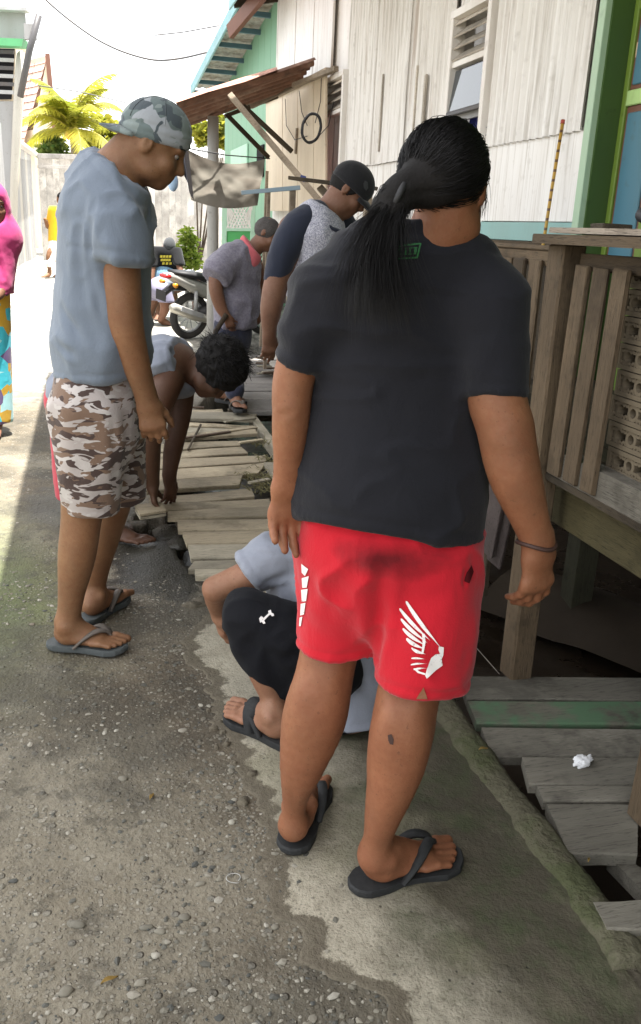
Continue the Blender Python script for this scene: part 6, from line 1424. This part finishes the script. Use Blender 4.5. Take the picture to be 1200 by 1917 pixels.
# ---- man bending down over the boards
def man_bent():
    B=SDF(); A=lambda *a:jt(*a); D=3.95
    hip=J(160,745,3.95); sh=J(322,690,3.9); ax=unit(sh-hip); sd=unit(np.cross(ax,[0,0,1.])); 
    B.econe(hip,J(245,700,3.93),sd,.16,.115,.15,.115,.04); B.econe(J(245,700,3.93),sh,sd,.15,.115,.18,.12,.04)
    # near arm (his right) and far arm
    B.chain([A(316,712,3.76,58),A(303,745,3.70,54),A(284,805,3.68,42),A(282,868,3.72,36),A(285,905,3.75,27)],.02)
    B.chain([A(338,715,4.02,56),A(338,772,3.98,42),A(324,840,3.95,36),A(317,888,3.92,27)],.02)
    B.chain([A(352,690,3.88,52),A(385,698,3.86,50)],.03)
    hc=J(402,698,3.85); hf=unit(DN*.9+RT*.35-FH*.1); hu=unit(RT*.9-DN*.35); head(B,hc,hf,hu,1.0)
    B.chain([A(170,770,3.75,80),A(205,860,3.68,66),A(214,930,3.70,44),A(205,985,3.74,30)],.03); B.chain([A(160,770,4.1,80),A(180,860,4.02,66),A(190,930,4.08,44),A(180,980,4.15,30)],.03)
    hh=G(192,1010); d=unit(G(276,1020)-hh); foot(B,hh,d,A(205,985,3.74,30)[0],.24,.004,1); hh2=G(165,985); foot(B,hh2,d,A(180,980,4.12,30)[0],.24,.004,-1)
    b1=hand(B,J(317,891,3.92),unit(DN+RT*.08-FH*.1),unit(FH*.4-RT*.6),.175,1,(.25,.3,.35,.4),.16,.8); b2=hand(B,J(285,907,3.75),unit(DN+RT*.1),unit(RT*.9+FH*.2),.175,-1,(.4,.4,.45,.5),.12,.7)
    o=person(B,'man with messy black hair bending down over the boards in a grey sleeveless shirt','skin_dark',h=.011,fine=[(*b1,.0055),(*b2,.0055),(*footbox(hh,d,.25),.0055)])
    S=SDF(); S.econe(J(150,742,3.95),J(245,696,3.93),sd,.18,.145,.175,.15,.05); S.econe(J(245,696,3.93),J(325,688,3.9),sd,.175,.15,.18,.14,.05); S.chain([A(300,680,3.78,70),A(345,690,3.84,60)],.04); S.chain([A(300,685,4.02,70),A(345,690,3.96,60)],.04)
    S.ell(J(308,738,3.70),(RT,FH,DN),(.085,.09,.085),.02,None,True)
    figmesh('tank_top',S,MAT['tank_grey'],o,.009,(),[(J(352,690,3.9),ax)],[(J(290,650,3.75),J(350,672,3.78),.014,.008),(J(270,640,3.8),J(320,640,3.8),.014,.007)],[((6,6,6),.012,2.),((7,7,7),.014,4.,1)])
    S=SDF(); S.econe(J(140,748,3.95),J(195,730,3.95),sd,.165,.135,.175,.13,.05); S.chain([A(165,770,3.77,105),A(188,850,3.7,100),A(205,905,3.69,92)],.04,[(J(205,905,3.69),unit(DN+RT*.2))]); S.chain([A(150,775,4.1,110),A(150,860,4.05,105),A(155,930,4.05,98)],.04,[(J(155,930,4.05),DN)])
    figmesh('shorts',S,MAT['shorts_crimson'],o,.01,(),(),(),[((8,8,8),.01,4.)])
    # messy hair
    Hs=SDF(); f,s,u=frame_from(hf,hu); P=lambda a,b,c:hc+(s*a+f*b+u*c); Hs.ell(P(0,-.03,.045),(s,f,u),(.112,.128,.12),.02,[(P(0,.06,-.01),unit(f*.9-u*.8))]); figmesh('hair',Hs,MAT['hair_flat'],o,.008,(),(),(),[((40,40,40),.018,1.)])
    rng=np.random.default_rng(6); Ps=[]
    for i in range(1500):
        d_=rng.normal(size=3); d_/=np.linalg.norm(d_)
        if d_[1]>.55 or (d_[2]<-.45): continue
        a=P(d_[0]*.104,-.03+d_[1]*.12,.045+d_[2]*.112); n_=unit(s*d_[0]+f*d_[1]+u*d_[2]); g=unit(n_+rng.normal(size=3)*.5+u*.25+DN*.4); L=rng.uniform(.02,.05); c2=rng.normal(size=3)*.016; Ps.append(np.array([a,a+g*L*.5+c2*.3,a+g*L+c2+DN*.008]))
    strands('hair_strands',Ps,MAT['hair_black'],o,.0017)
man_bent()
# ---- crouching person with black shorts
def crouch():
    B=SDF(); A=lambda *a:jt(*a); D=2.45
    pel=J(652,1325,2.32); chest=J(598,1060,2.5); ax=unit(chest-pel); fc=unit(-RT*.9+FH*.35); sd=unit(np.cross(ax,fc))
    B.econe(pel,J(625,1200,2.42),sd,.17,.12,.15,.115,.04); B.econe(J(625,1200,2.42),chest,sd,.14,.105,.145,.095,.03)
    B.chain([A(598,1010,2.5,70),A(600,950,2.5,68)],.03); hc=J(592,905,2.5); head(B,hc,unit(-RT*.6+FH*.5-np.array([0,0,.5])),(0,0,1),.95)
    B.chain([A(530,1035,2.38,74),A(482,1068,2.34,60),A(402,1102,2.32,47)],.02); B.chain([A(402,1103,2.32,45),A(403,1125,2.36,38),A(410,1148,2.40,28)],.012)
    hb=hand(B,J(409,1145,2.40),unit(DN+RT*.1+FH*.3),unit(RT*.8+FH*.3),.16,1,(.4,.4,.4,.4),.1,.5)
    B.chain([A(590,1260,2.22,120),A(530,1190,2.2,96),A(468,1148,2.2,66)],.02); B.chain([A(466,1146,2.2,62),A(474,1215,2.17,54),A(497,1280,2.155,44),A(523,1335,2.165,34)],.015)
    B.chain([A(640,1270,2.5,120),A(600,1180,2.72,100),A(560,1120,2.85,80)],.02); B.chain([A(560,1120,2.85,66),A(590,1220,2.75,60),A(620,1290,2.7,40)],.02)
    hh=G(548,1405); d=unit(G(440,1348)-hh); foot(B,hh+d*.02,d,A(524,1335,2.17,42)[0],.25,.024,-1)
    o=person(B,'crouching person in pale blue-grey tee and black shorts half hidden behind the red shorts','skin_pale',h=.009,fine=[(*hb,.0045),(*footbox(hh,d,.26),.004)])
    sandal(o,hh,d,.285,-1,.004,.022,'sandal_black','sandal_black',1.0,True)
    S=SDF(); st=[(598,1030,.195,.14),(604,1100,.195,.145),(620,1200,.185,.15),(640,1290,.195,.165),(655,1380,.20,.17)]; dd=[2.5,2.48,2.42,2.36,2.28]
    for (a,da),(b,db) in zip(list(zip(st,dd))[:-1],list(zip(st,dd))[1:]): S.econe(J(a[0],a[1],da),J(b[0],b[1],db),sd,a[2],a[3],b[2],b[3],.05)
    e=J(466,1070,2.34); S.chain([A(565,1020,2.42,100),A(520,1040,2.37,88),A(466,1070,2.34,80),A(440,1082,2.34,80)],.03,[(e,unit(J(440,1090,2.34)-J(520,1035,2.37)))])
    figmesh('shirt',S,MAT['tee_pale'],o,.009,(),[(J(660,1350,2.2),unit(DN-FH*.1)),(J(598,985,2.5),np.array([0,0,1.]))],[(J(535,1100,2.3),J(560,1200,2.28),.016,.01),(J(500,1090,2.3),J(545,1075,2.3),.012,.008),(J(640,1260,2.2),J(700,1290,2.2),.018,.006),(J(560,1060,2.35),J(552,1150,2.3),.02,.008)],[((6,6,7),.012,3.),((7,7,6),.013,4.,1)])
    S=SDF(); S.chain([A(600,1250,2.24,150),A(538,1190,2.21,128),A(466,1150,2.2,90)],.03); S.chain([A(464,1150,2.2,90),A(474,1196,2.19,86),A(494,1232,2.18,80),A(510,1262,2.17,60),A(519,1290,2.17,34),A(524,1318,2.17,12)],.02)
    S.chain([A(545,1200,2.2,120),A(538,1250,2.18,66),A(528,1305,2.17,16)],.02)
    S.chain([A(640,1270,2.5,140),A(600,1180,2.72,124),A(560,1120,2.85,100)],.04); S.econe(J(640,1320,2.34),J(665,1385,2.3),sd,.19,.16,.17,.15,.05)
    sh=figmesh('shorts',S,MAT['shorts_black'],o,.007,(),[(np.array([0,0,.015]),DN)],[(J(460,1150,2.1),J(540,1200,2.1),.02,.005),(J(480,1215,2.08),J(545,1235,2.1),.014,.008),(J(470,1120,2.1),J(500,1150,2.1),.012,.006)],[((6,6,6),.008,5.),((8,8,8),.010,3.,1)])
    lg=[[(485,1158),(489,1153),(493,1156),(491,1160),(495,1162),(497,1167),(493,1168),(490,1164),(487,1166)],[(502,1144),(507,1142),(508,1147),(512,1149),(513,1153),(509,1154),(506,1151),(503,1151)],[(491,1159),(503,1148),(505,1151),(494,1162)]]
    decal('white_logo',sh,lg,MAT['print_white'],sh,.0015,4)
    Hs=SDF(); Hs.ell(hc+np.array([0,0,.03]),(RT,FH,DN),(.085,.1,.1),.02,[(hc+np.array([0,0,-.03]),DN)]); figmesh('hair',Hs,MAT['hair_flat'],o,.008,(),(),(),[((40,40,40),.008,1.)])
crouch()
# ---- man in raglan shirt and black cap
def man_raglan():
    B=SDF(); A=lambda *a:jt(*a); D=4.5; f0=unit(RT*.9-FH*.1); sd=unit(np.cross(f0,[0,0,1.]))
    B.chain([A(548,430,4.4,56),A(520,520,4.36,48),A(508,575,4.35,42),A(504,625,4.36,26)],.02); hb=hand(B,J(504,628,4.36),DN,unit(FH*.8-RT*.3),.17,1,(.5,.5,.55,.6),.08,.5)
    B.chain([A(640,440,4.75,54),A(650,540,4.8,46),A(665,600,4.7,34)],.02)
    p=[(592,430,.13),(595,520,.125),(592,640,.13)]
    for a,b in zip(p[:-1],p[1:]): B.econe(J(a[0],a[1],D),J(b[0],b[1],D),f0,a[2],.17,b[2],.16,.04)
    B.chain([A(636,368,D,50),A(612,405,D,56)],.03)
    hc=J(652,358,D); hf=unit(RT*.8-FH*.05-np.array([0,0,.6])); hu=unit(np.array([0,0,1.])+RT*.7); head(B,hc,hf,hu,.98)
    g=J(600,700,D); gx,gy=g[0],g[1]
    t=empty('footboard',(gx,gy,.1)); tag(t,'plain plank under the feet of the man in the black cap','plank'); slab('board',[(gx-.24,gy+.26),(gx+.9,gy+.26),(gx+.9,gy-.2),(gx-.24,gy-.2)],.132,.03,MAT['board_wood_grey'],t,.001)
    for s in (-1,1):
        q=np.array([gx,gy,0])+sd*.1*s; B.chain([(q+[0,0,.85],.085),(q+[0,0,.5],.06),(q+[0,0,.3],.055),(q+[0,0,.14],.035)],.03); foot(B,q-f0*.08,f0,q+np.array([0,0,.2]),.25,.135,s)
    o=person(B,'man in black cap and grey raglan shirt with navy sleeves beyond the black tee','skin_mid',h=.012,fine=[(*hb,.006),(hc-.17,hc+.17,.006)])
    face_bits(o,hc,hf,hu,.98,MAT['hair_black'])
    S=SDF(); p=[(595,408,.10,.17),(594,440,.135,.2),(596,520,.14,.185),(594,640,.15,.18)]
    for a,b in zip(p[:-1],p[1:]): S.econe(J(a[0],a[1],D),J(b[0],b[1],D),f0,a[2],a[3],b[2],b[3],.05)
    cut=[(J(628,402,D),unit(np.array([0,0,1.])+RT*.55)),(J(594,640,D),DN)]
    figmesh('shirt',S,MAT['heather'],o,.011,(),cut,[(J(560,480,4.35),J(590,600,4.3),.02,.008)],[((6,6,7),.014,2.),((6,6,5),.018,4.,1)])
    S=SDF(); e=J(514,533,4.36); S.chain([A(592,402,4.42,52),A(560,425,4.38,66),A(534,470,4.36,60),A(514,533,4.36,44),A(510,550,4.35,44)],.03,[(e,unit(J(510,550,4.35)-J(530,480,4.36)))]); figmesh('sleeve',S,MAT['navy'],o,.01,(),(),(),[((8,8,8),.01,3.)])
    S=SDF(); S.chain([A(612,408,4.62,46),A(640,432,4.72,64),A(650,540,4.8,50)],.03); figmesh('sleeve',S,MAT['navy'],o,.012)
    f,s,u=frame_from(hf,hu); P=lambda a,b,c:hc+(s*a+f*b+u*c)*.98
    ring_=[P(0,0,0)]; pts=[J(588,398,4.36),J(602,414,4.33),J(622,428,4.33),J(644,436,4.36),J(652,430,4.45)]; MB().tube(pts,.01,6).build('neckband',MAT['navy'],o,True)
    S=SDF(); S.econe(np.array([gx,gy,.82]),np.array([gx,gy,.95]),f0,.13,.18,.14,.18,.04)
    for sg in (-1,1): q=np.array([gx,gy,0])+sd*.1*sg; S.chain([(q+[0,0,.82],.1),(q+[0,0,.45],.085)],.03,[(q+[0,0,.45],DN)])
    figmesh('shorts',S,MAT['shorts_black'],o,.014)
    C=SDF(); C.ell(P(0,-.005,.045),(s,f,u),(.088,.113,.1),.01,[(P(0,0,.015),unit(-u))]); cp=figmesh('cap',C,MAT['cap_black'],o,.007)
    V=[];n=12
    for r in range(4):
        for i in range(n+1):
            a=math.pi*(i/n-.5); V.append(P(.078*math.sin(a),.065+.045*math.cos(a)+.07*math.cos(a)**.7*r/3,.026-.02*r/3-.014*math.sin(a)**2))
    meshobj('cap_bill',V,[(r*(n+1)+i,r*(n+1)+i+1,(r+1)*(n+1)+i+1,(r+1)*(n+1)+i) for r in range(3) for i in range(n)],MAT['cap_black'],o,True).modifiers.new('s','SOLIDIFY').thickness=.006
    decal('cap_badge',cp,[[(683,338),(688,341),(689,352),(685,357),(681,352),(680,344)]],MAT['cap_grey'],cp,.002,4)
    Hs=SDF(); Hs.ell(P(0,-.012,.02),(s,f,u),(.077,.1,.092),.01,[(P(0,.02,-.02),unit(f*1.0-u*.7)),(P(0,-.05,-.035),unit(-u))]); figmesh('hair',Hs,MAT['hair_flat'],o,.008)
man_raglan()
# ---- older man with pink collar
def man_old():
    B=SDF(); A=lambda *a:jt(*a); D=6.75; f0=unit(RT*.9-FH*.2); sd=unit(np.cross(f0,[0,0,1.]))
    B.chain([A(412,490,6.55,34),A(404,535,6.5,28),A(412,572,6.5,24),A(422,590,6.5,17)],.02); hand(B,J(422,590,6.5),unit(RT*.5+DN),unit(FH),.17,1,(.9,.9,.9,.9),.06,.4)
    B.chain([A(478,500,6.95,32),A(485,560,7.0,26),A(480,600,6.9,18)],.02)
    q=[(448,490,.14,.18),(440,560,.14,.17),(436,620,.14,.17)]
    for a,b in zip(q[:-1],q[1:]): B.econe(J(a[0],a[1],D),J(b[0],b[1],D),f0,a[2],a[3],b[2],b[3],.04)
    B.chain([A(488,452,D,30),A(466,478,D,34)],.03); hc=J(500,438,D); hf=unit(RT*.85-FH*.15-np.array([0,0,.5])); hu=unit(np.array([0,0,1.])+RT*.5); head(B,hc,hf,hu,1.0)
    ft=[]
    for (x,y,dd,s) in ((444,762,6.35,1),(415,752,6.6,-1)):
        h_=G(x-8,y,.13); d=unit(RT*.35-FH*.9) if s>0 else unit(RT*.8-FH*.4); an=np.array([h_[0],h_[1],.24]); foot(B,h_,d,an,.25,.16,s); B.chain([A(432,630,D,50),A(432,700,D-.1,34),(an,.036)],.03); ft.append((h_,d,s))
    o=person(B,'older man with thinning hair, grey polo and pink collar standing on the platform','skin_mid',h=.015,fine=[(hc-.17,hc+.17,.008)])
    for h_,d,s in ft: sandal(o,h_,d,.28,s,.132,.025,'sandal_black','strap_brown')
    S=SDF(); q=[(455,478,.11,.17),(448,505,.15,.2),(442,560,.165,.19),(440,615,.165,.18)]
    for a,b in zip(q[:-1],q[1:]): S.econe(J(a[0],a[1],D),J(b[0],b[1],D),f0,a[2],a[3],b[2],b[3],.06)
    e=J(400,522,6.5); S.chain([A(432,486,6.62,60),A(410,506,6.5,56),A(398,530,6.47,50)],.04,[(e,unit(J(396,535,6.5)-J(420,495,6.6)))])
    figmesh('polo_shirt',S,MAT['polo_plaid'],o,.014,(),[(J(440,612,D),DN),(J(478,470,D),unit(np.array([0,0,1.])+RT*.7))],[(J(420,540,6.4),J(450,600,6.4),.025,.012)],[((5,5,6),.018,2.),((6,6,5),.02,4.,1)])
    S=SDF(); S.chain([A(470,458,6.72,46),A(468,478,6.7,44),A(466,492,6.66,30)],.02,[(J(480,468,D),unit(RT+np.array([0,0,.9])))]); figmesh('collar',S,MAT['pink_collar'],o,.01)
    S=SDF(); S.econe(J(436,605,D),J(436,640,D),f0,.145,.18,.14,.18,.04)
    for (h_,d,s) in ft: S.chain([A(432,632,D,62),A(434,690,D-.1,46),(np.array([h_[0],h_[1],.26])+d*.05,.07)],.03)
    figmesh('trousers',S,MAT['trouser_navy'],o,.016,(),(),(),[((6,6,8),.012,2.)])
    f,s,u=frame_from(hf,hu); P=lambda a,b,c:hc+(s*a+f*b+u*c); Hs=SDF(); Hs.ell(P(0,-.012,.025),(s,f,u),(.08,.103,.094),.01,[(P(0,.045,-.01),unit(f-u*.35)),(P(0,-.05,-.05),unit(-u))]); figmesh('hair',Hs,MAT['hair_greying'],o,.01,(),(),(),[((50,50,50),.006,2.)])
    face_bits(o,hc,hf,hu,1.0,MAT['hair_greying'])
    k=MB().tube([J(424,588,6.45),J(404,620,6.45),J(400,655,6.45)],[.018,.02,.02],8).build('hammer_handle',MAT['dark_wood_z'],None,True); tag(k,'dark stick held against the older man\'s hip','stick')
man_old()
# ---- far figures
def far_people():
    A=lambda *a:jt(*a)
    # squatting man in black tee and grey cap
    D=13.2; B=SDF(); hc=J(318,462,D); hf=unit(-FH*.6-np.array([0,0,.7])); head(B,hc,hf,unit(np.array([0,0,1.])-FH*.6),1.05); B.chain([A(316,472,D,14),A(312,490,D,16)],.03)
    B.econe(J(310,478,D),J(308,530,D+.2),RT,.2,.12,.17,.13,.05); B.chain([A(289,480,D-.1,15),A(284,515,D-.2,12),A(286,555,D-.3,9)],.03); B.chain([A(332,480,D-.1,15),A(338,510,D-.2,12),A(334,545,D-.3,9)],.03)
    for s in (-1,1): q=G(312+s*14,598); B.chain([(J(308+s*10,535,D),.1),(J(308+s*16,560,D-.1),.075),(np.array([q[0],q[1],.08]),.04)],.04); foot(B,q,unit(-FH),np.array([q[0],q[1],.1]),.25,.01,s)
    o=person(B,'far man squatting in black tee with yellow print and grey cap','skin_mid',h=.022)
    S=SDF(); S.econe(J(311,474,D),J(309,525,D+.15),RT,.235,.15,.2,.16,.06); S.chain([A(294,468,D,26),A(284,498,D-.15,20)],.04,[(J(283,500,D-.15),DN)]); S.chain([A(327,468,D,26),A(337,496,D-.15,20)],.04,[(J(338,497,D-.15),DN)])
    sh=figmesh('shirt',S,MAT['tee_far_black'],o,.018,(),[(J(308,512,D),DN),(J(316,462,D),np.array([0,0,1.]))])
    y=[]; 
    for r,(xa,xb,n) in enumerate(((300,322,4),(301,320,4),(304,324,3))):
        for i in range(n): x=xa+(xb-xa)*i/n; yy=478+r*6.5; y.append([(x,yy),(x+4.4,yy-.4),(x+4.2,yy+4),(x-.4,yy+4.4)])
    decal('shirt_print',sh,y,MAT['print_yellow'],sh,.004,4)
    S=SDF(); S.econe(J(308,515,D),J(308,545,D),RT,.19,.16,.2,.2,.06); figmesh('jeans',S,MAT['denim'],o,.02)
    f,s,u=frame_from(hf,unit(np.array([0,0,1.])-FH*.6)); P=lambda a,b,c:hc+(s*a+f*b+u*c)*1.05; C=SDF(); C.ell(P(0,0,.04),(s,f,u),(.09,.115,.1),.01,[(P(0,0,.015),-u)]); C.ell(P(0,.1,.02),(s,f,u),(.075,.09,.012),.02); figmesh('cap',C,MAT['cap_grey'],o,.012)
    # bending person behind the motorbike
    D=12.4; B=SDF(); B.econe(J(302,540,D),J(355,525,D+.1),FH,.16,.12,.17,.12,.05); B.chain([A(305,545,D-.15,24),A(309,575,D-.15,19),A(300,600,D-.15,11)],.04); B.chain([A(298,545,D+.15,24),A(286,570,D+.15,18),A(284,588,D+.2,11)],.04)
    q=G(300,610); foot(B,q,unit(RT),np.array([q[0],q[1],.1]),.25,.01,1); q2=G(283,598); foot(B,q2,unit(RT),np.array([q2[0],q2[1],.1]),.25,.01,-1)
    B.chain([A(358,530,D,18),A(366,560,D,14),A(362,590,D,9)],.04); B.chain([A(362,524,D,14),A(372,530,D,14)],.03); head(B,J(380,536,D),unit(RT*.4+DN),unit(RT),1.0)
    o=person(B,'far person bent over behind the motorbike in grey shirt and purple-grey shorts','skin_mid',h=.02)
    S=SDF(); S.econe(J(312,530,D),J(356,524,D+.1),FH,.19,.14,.2,.14,.06); figmesh('shirt',S,MAT['far_grey'],o,.018); S=SDF(); S.econe(J(298,540,D),J(312,534,D),FH,.19,.16,.19,.15,.06); S.chain([A(304,545,D-.15,34),A(312,566,D-.15,30)],.05,[(J(312,566,D-.15),DN)]); S.chain([A(297,545,D+.15,34),A(290,562,D+.15,28)],.05,[(J(290,562,D+.15),DN)]); figmesh('shorts',S,MAT['far_purple'],o,.018)
    Hs=SDF(); Hs.ell(J(384,532,D),(RT,FH,DN),(.1,.09,.09),.02); figmesh('hair',Hs,MAT['hair_flat'],o,.02)
    # person in yellow
    D=18.6; g=J(108,520,D); z0=float(gz(g[0],g[1])); B=SDF(); hc=J(115,372,D); head(B,hc,unit(-RT*.7-FH*.4),(0,0,1),1.0); B.chain([(hc+DN*.08,.055),(hc+DN*.18,.07)],.03); B.econe(J(107,400,D),J(106,450,D),RT,.17,.11,.15,.11,.05)
    B.chain([A(95,398,D,10),A(90,425,D,8),A(84,410,D-.2,6)],.03); B.chain([A(116,398,D,10),A(118,430,D,8),A(114,455,D,6)],.03)
    for s in (-1,1): q=np.array([g[0]+.1*s-.05,g[1]+.1*s,z0]); B.chain([(J(106+3*s,460,D),.085),(q+[0,0,.45],.06),(q+[0,0,.1],.04)],.03); foot(B,q,unit(-RT*.6-FH),q+np.array([0,0,.1]),.25,z0+.02,s)
    o=person(B,'distant person in bright yellow shirt and white trousers beside the far motorbike','skin_tan',h=.025)
    S=SDF(); S.econe(J(108,394,D),J(106,452,D),RT,.19,.13,.175,.14,.05); S.chain([A(97,394,D,14),A(92,412,D,11)],.04,[(J(92,412,D),DN)]); S.chain([A(116,394,D,14),A(119,414,D,11)],.04,[(J(119,414,D),DN)]); figmesh('shirt',S,MAT['yellow_tee'],o,.022,(),[(J(106,455,D),DN),(J(112,386,D),np.array([0,0,1.]))])
    S=SDF(); S.econe(J(106,450,D),J(105,470,D),RT,.17,.14,.17,.14,.05)
    for s in (-1,1): S.chain([(J(106+4*s,465,D),.11),(np.array([g[0]+.1*s-.05,g[1]+.1*s,z0+.3]),.085)],.04)
    figmesh('trousers',S,MAT['white_cotton'],o,.022); Hs=SDF(); Hs.ell(hc+np.array([0,0,.04]),(RT,FH,DN),(.085,.1,.09),.02,[(hc-.0*RT,DN)]); figmesh('hair',Hs,MAT['hair_flat'],o,.02)
    # woman with pink headscarf at the left edge
    D=5.6; B=SDF(); hc=J(-11,385,D); hf=unit(RT*.5-FH*.85-np.array([0,0,.15])); head(B,hc,hf,(0,0,1),.95); B.chain([(hc+DN*.08,.055),(hc+DN*.2,.07)],.03); B.econe(J(-33,470,D),J(-33,600,D),RT,.16,.1,.15,.1,.05); g=J(-29,800,D)
    for s in (-1,1): q=np.array([g[0]+.08*s,g[1],0]); B.chain([(J(-33+10*s,620,D),.08),(q+[0,0,.4],.055),(q+[0,0,.08],.04)],.03); foot(B,q,unit(RT*.3-FH),q+np.array([0,0,.1]),.23,.015,s)
    B.chain([A(-3,470,D,28),A(1,540,D-.1,24),A(-13,560,D-.2,16)],.03)
    o=person(B,'woman in pink headscarf and patterned skirt at the left edge of the lane','skin_mid',h=.014,fine=[(hc-.17,hc+.17,.007)]); face_bits(o,hc,hf,np.array([0,0,1.]),.95,MAT['hair_black'])
    S=SDF(); f,s,u=frame_from(hf); P=lambda a,b,c:hc+(s*a+f*b+u*c)*.95; S.ell(P(0,-.02,.02),(s,f,u),(.098,.115,.125),.03); S.econe(P(0,-.02,-.05),P(0,-.0,-.2),s,.1,.1,.15,.12,.05); S.econe(P(0,-.0,-.2),J(-31,545,D),RT,.16,.13,.185,.14,.06); S.chain([A(-7,455,D,50),A(-1,520,D-.05,48),A(-7,560,D-.1,40)],.05)
    S.ell(P(0,.1,-.015),(s,f,u),(.058,.085,.082),.015,None,True); figmesh('headscarf',S,MAT['hijab_pink'],o,.009,(),[(J(-31,548,D),DN)],[(J(-20,430,D-.1),J(5,520,D-.12),.015,.01)],[((9,9,9),.014,2.)])
    S=SDF(); S.econe(J(-33,540,D),J(-31,800,D),RT,.17,.13,.2,.16,.05); figmesh('skirt',S,MAT['batik'],o,.014,(),[(np.array([0,0,.08]),DN)],(),[((14,14,2),.014,2.)])
far_people()

# ---- small litter on the lane
def litter():
    t=[]; c=G(432,1648); pts=[c+np.array([.022*math.cos(a)+.004*a,.016*math.sin(a),.004]) for a in np.linspace(-.6,4.6,24)]
    o=MB().tube(pts,.0009,5).build('wire_loop',MAT['pole_concrete'],None,True); tag(o,'thin pale wire loop lying on the lane near the pavement','wire')
    leaf=MT('fallen_leaf',.7,.3); leaf.col(leaf.mix(leaf.noise(40,3),(.3,.2,.05),(.16,.1,.03)))
    for (px,py,a,L,lab) in ((205,1836,.4,.018,'small yellow-brown leaf near the bottom of the lane'),(284,1490,1.2,.016,'dry curled leaf in the middle of the lane'),(905,1402,.2,.016,'small pale leaf on the kerb top'),(1102,1610,.9,.01,'tiny leaf chip on the kerb beside the deck end')):
        c=G(px,py,.0 if px<600 else .05); zb=float(gz(c[0],c[1])) if px<600 else .045; V=[]
        for i in range(7):
            q=i/6; w=L*.32*math.sin(math.pi*min(.98,q+.03))
            for s_ in (-1,0,1): V.append((c[0]+math.cos(a)*(q-.5)*L*2-math.sin(a)*w*s_,c[1]+math.sin(a)*(q-.5)*L*2+math.cos(a)*w*s_,zb+.004+.004*abs(s_)+.003*math.sin(q*5)))
        o=meshobj('fallen_leaf',V,[(i*3+k,i*3+k+1,i*3+k+4,i*3+k+3) for i in range(6) for k in range(2)],leaf.m,None,True); solid(o,.0008); tag(o,lab,'leaf','leaves fallen on the lane')
litter()
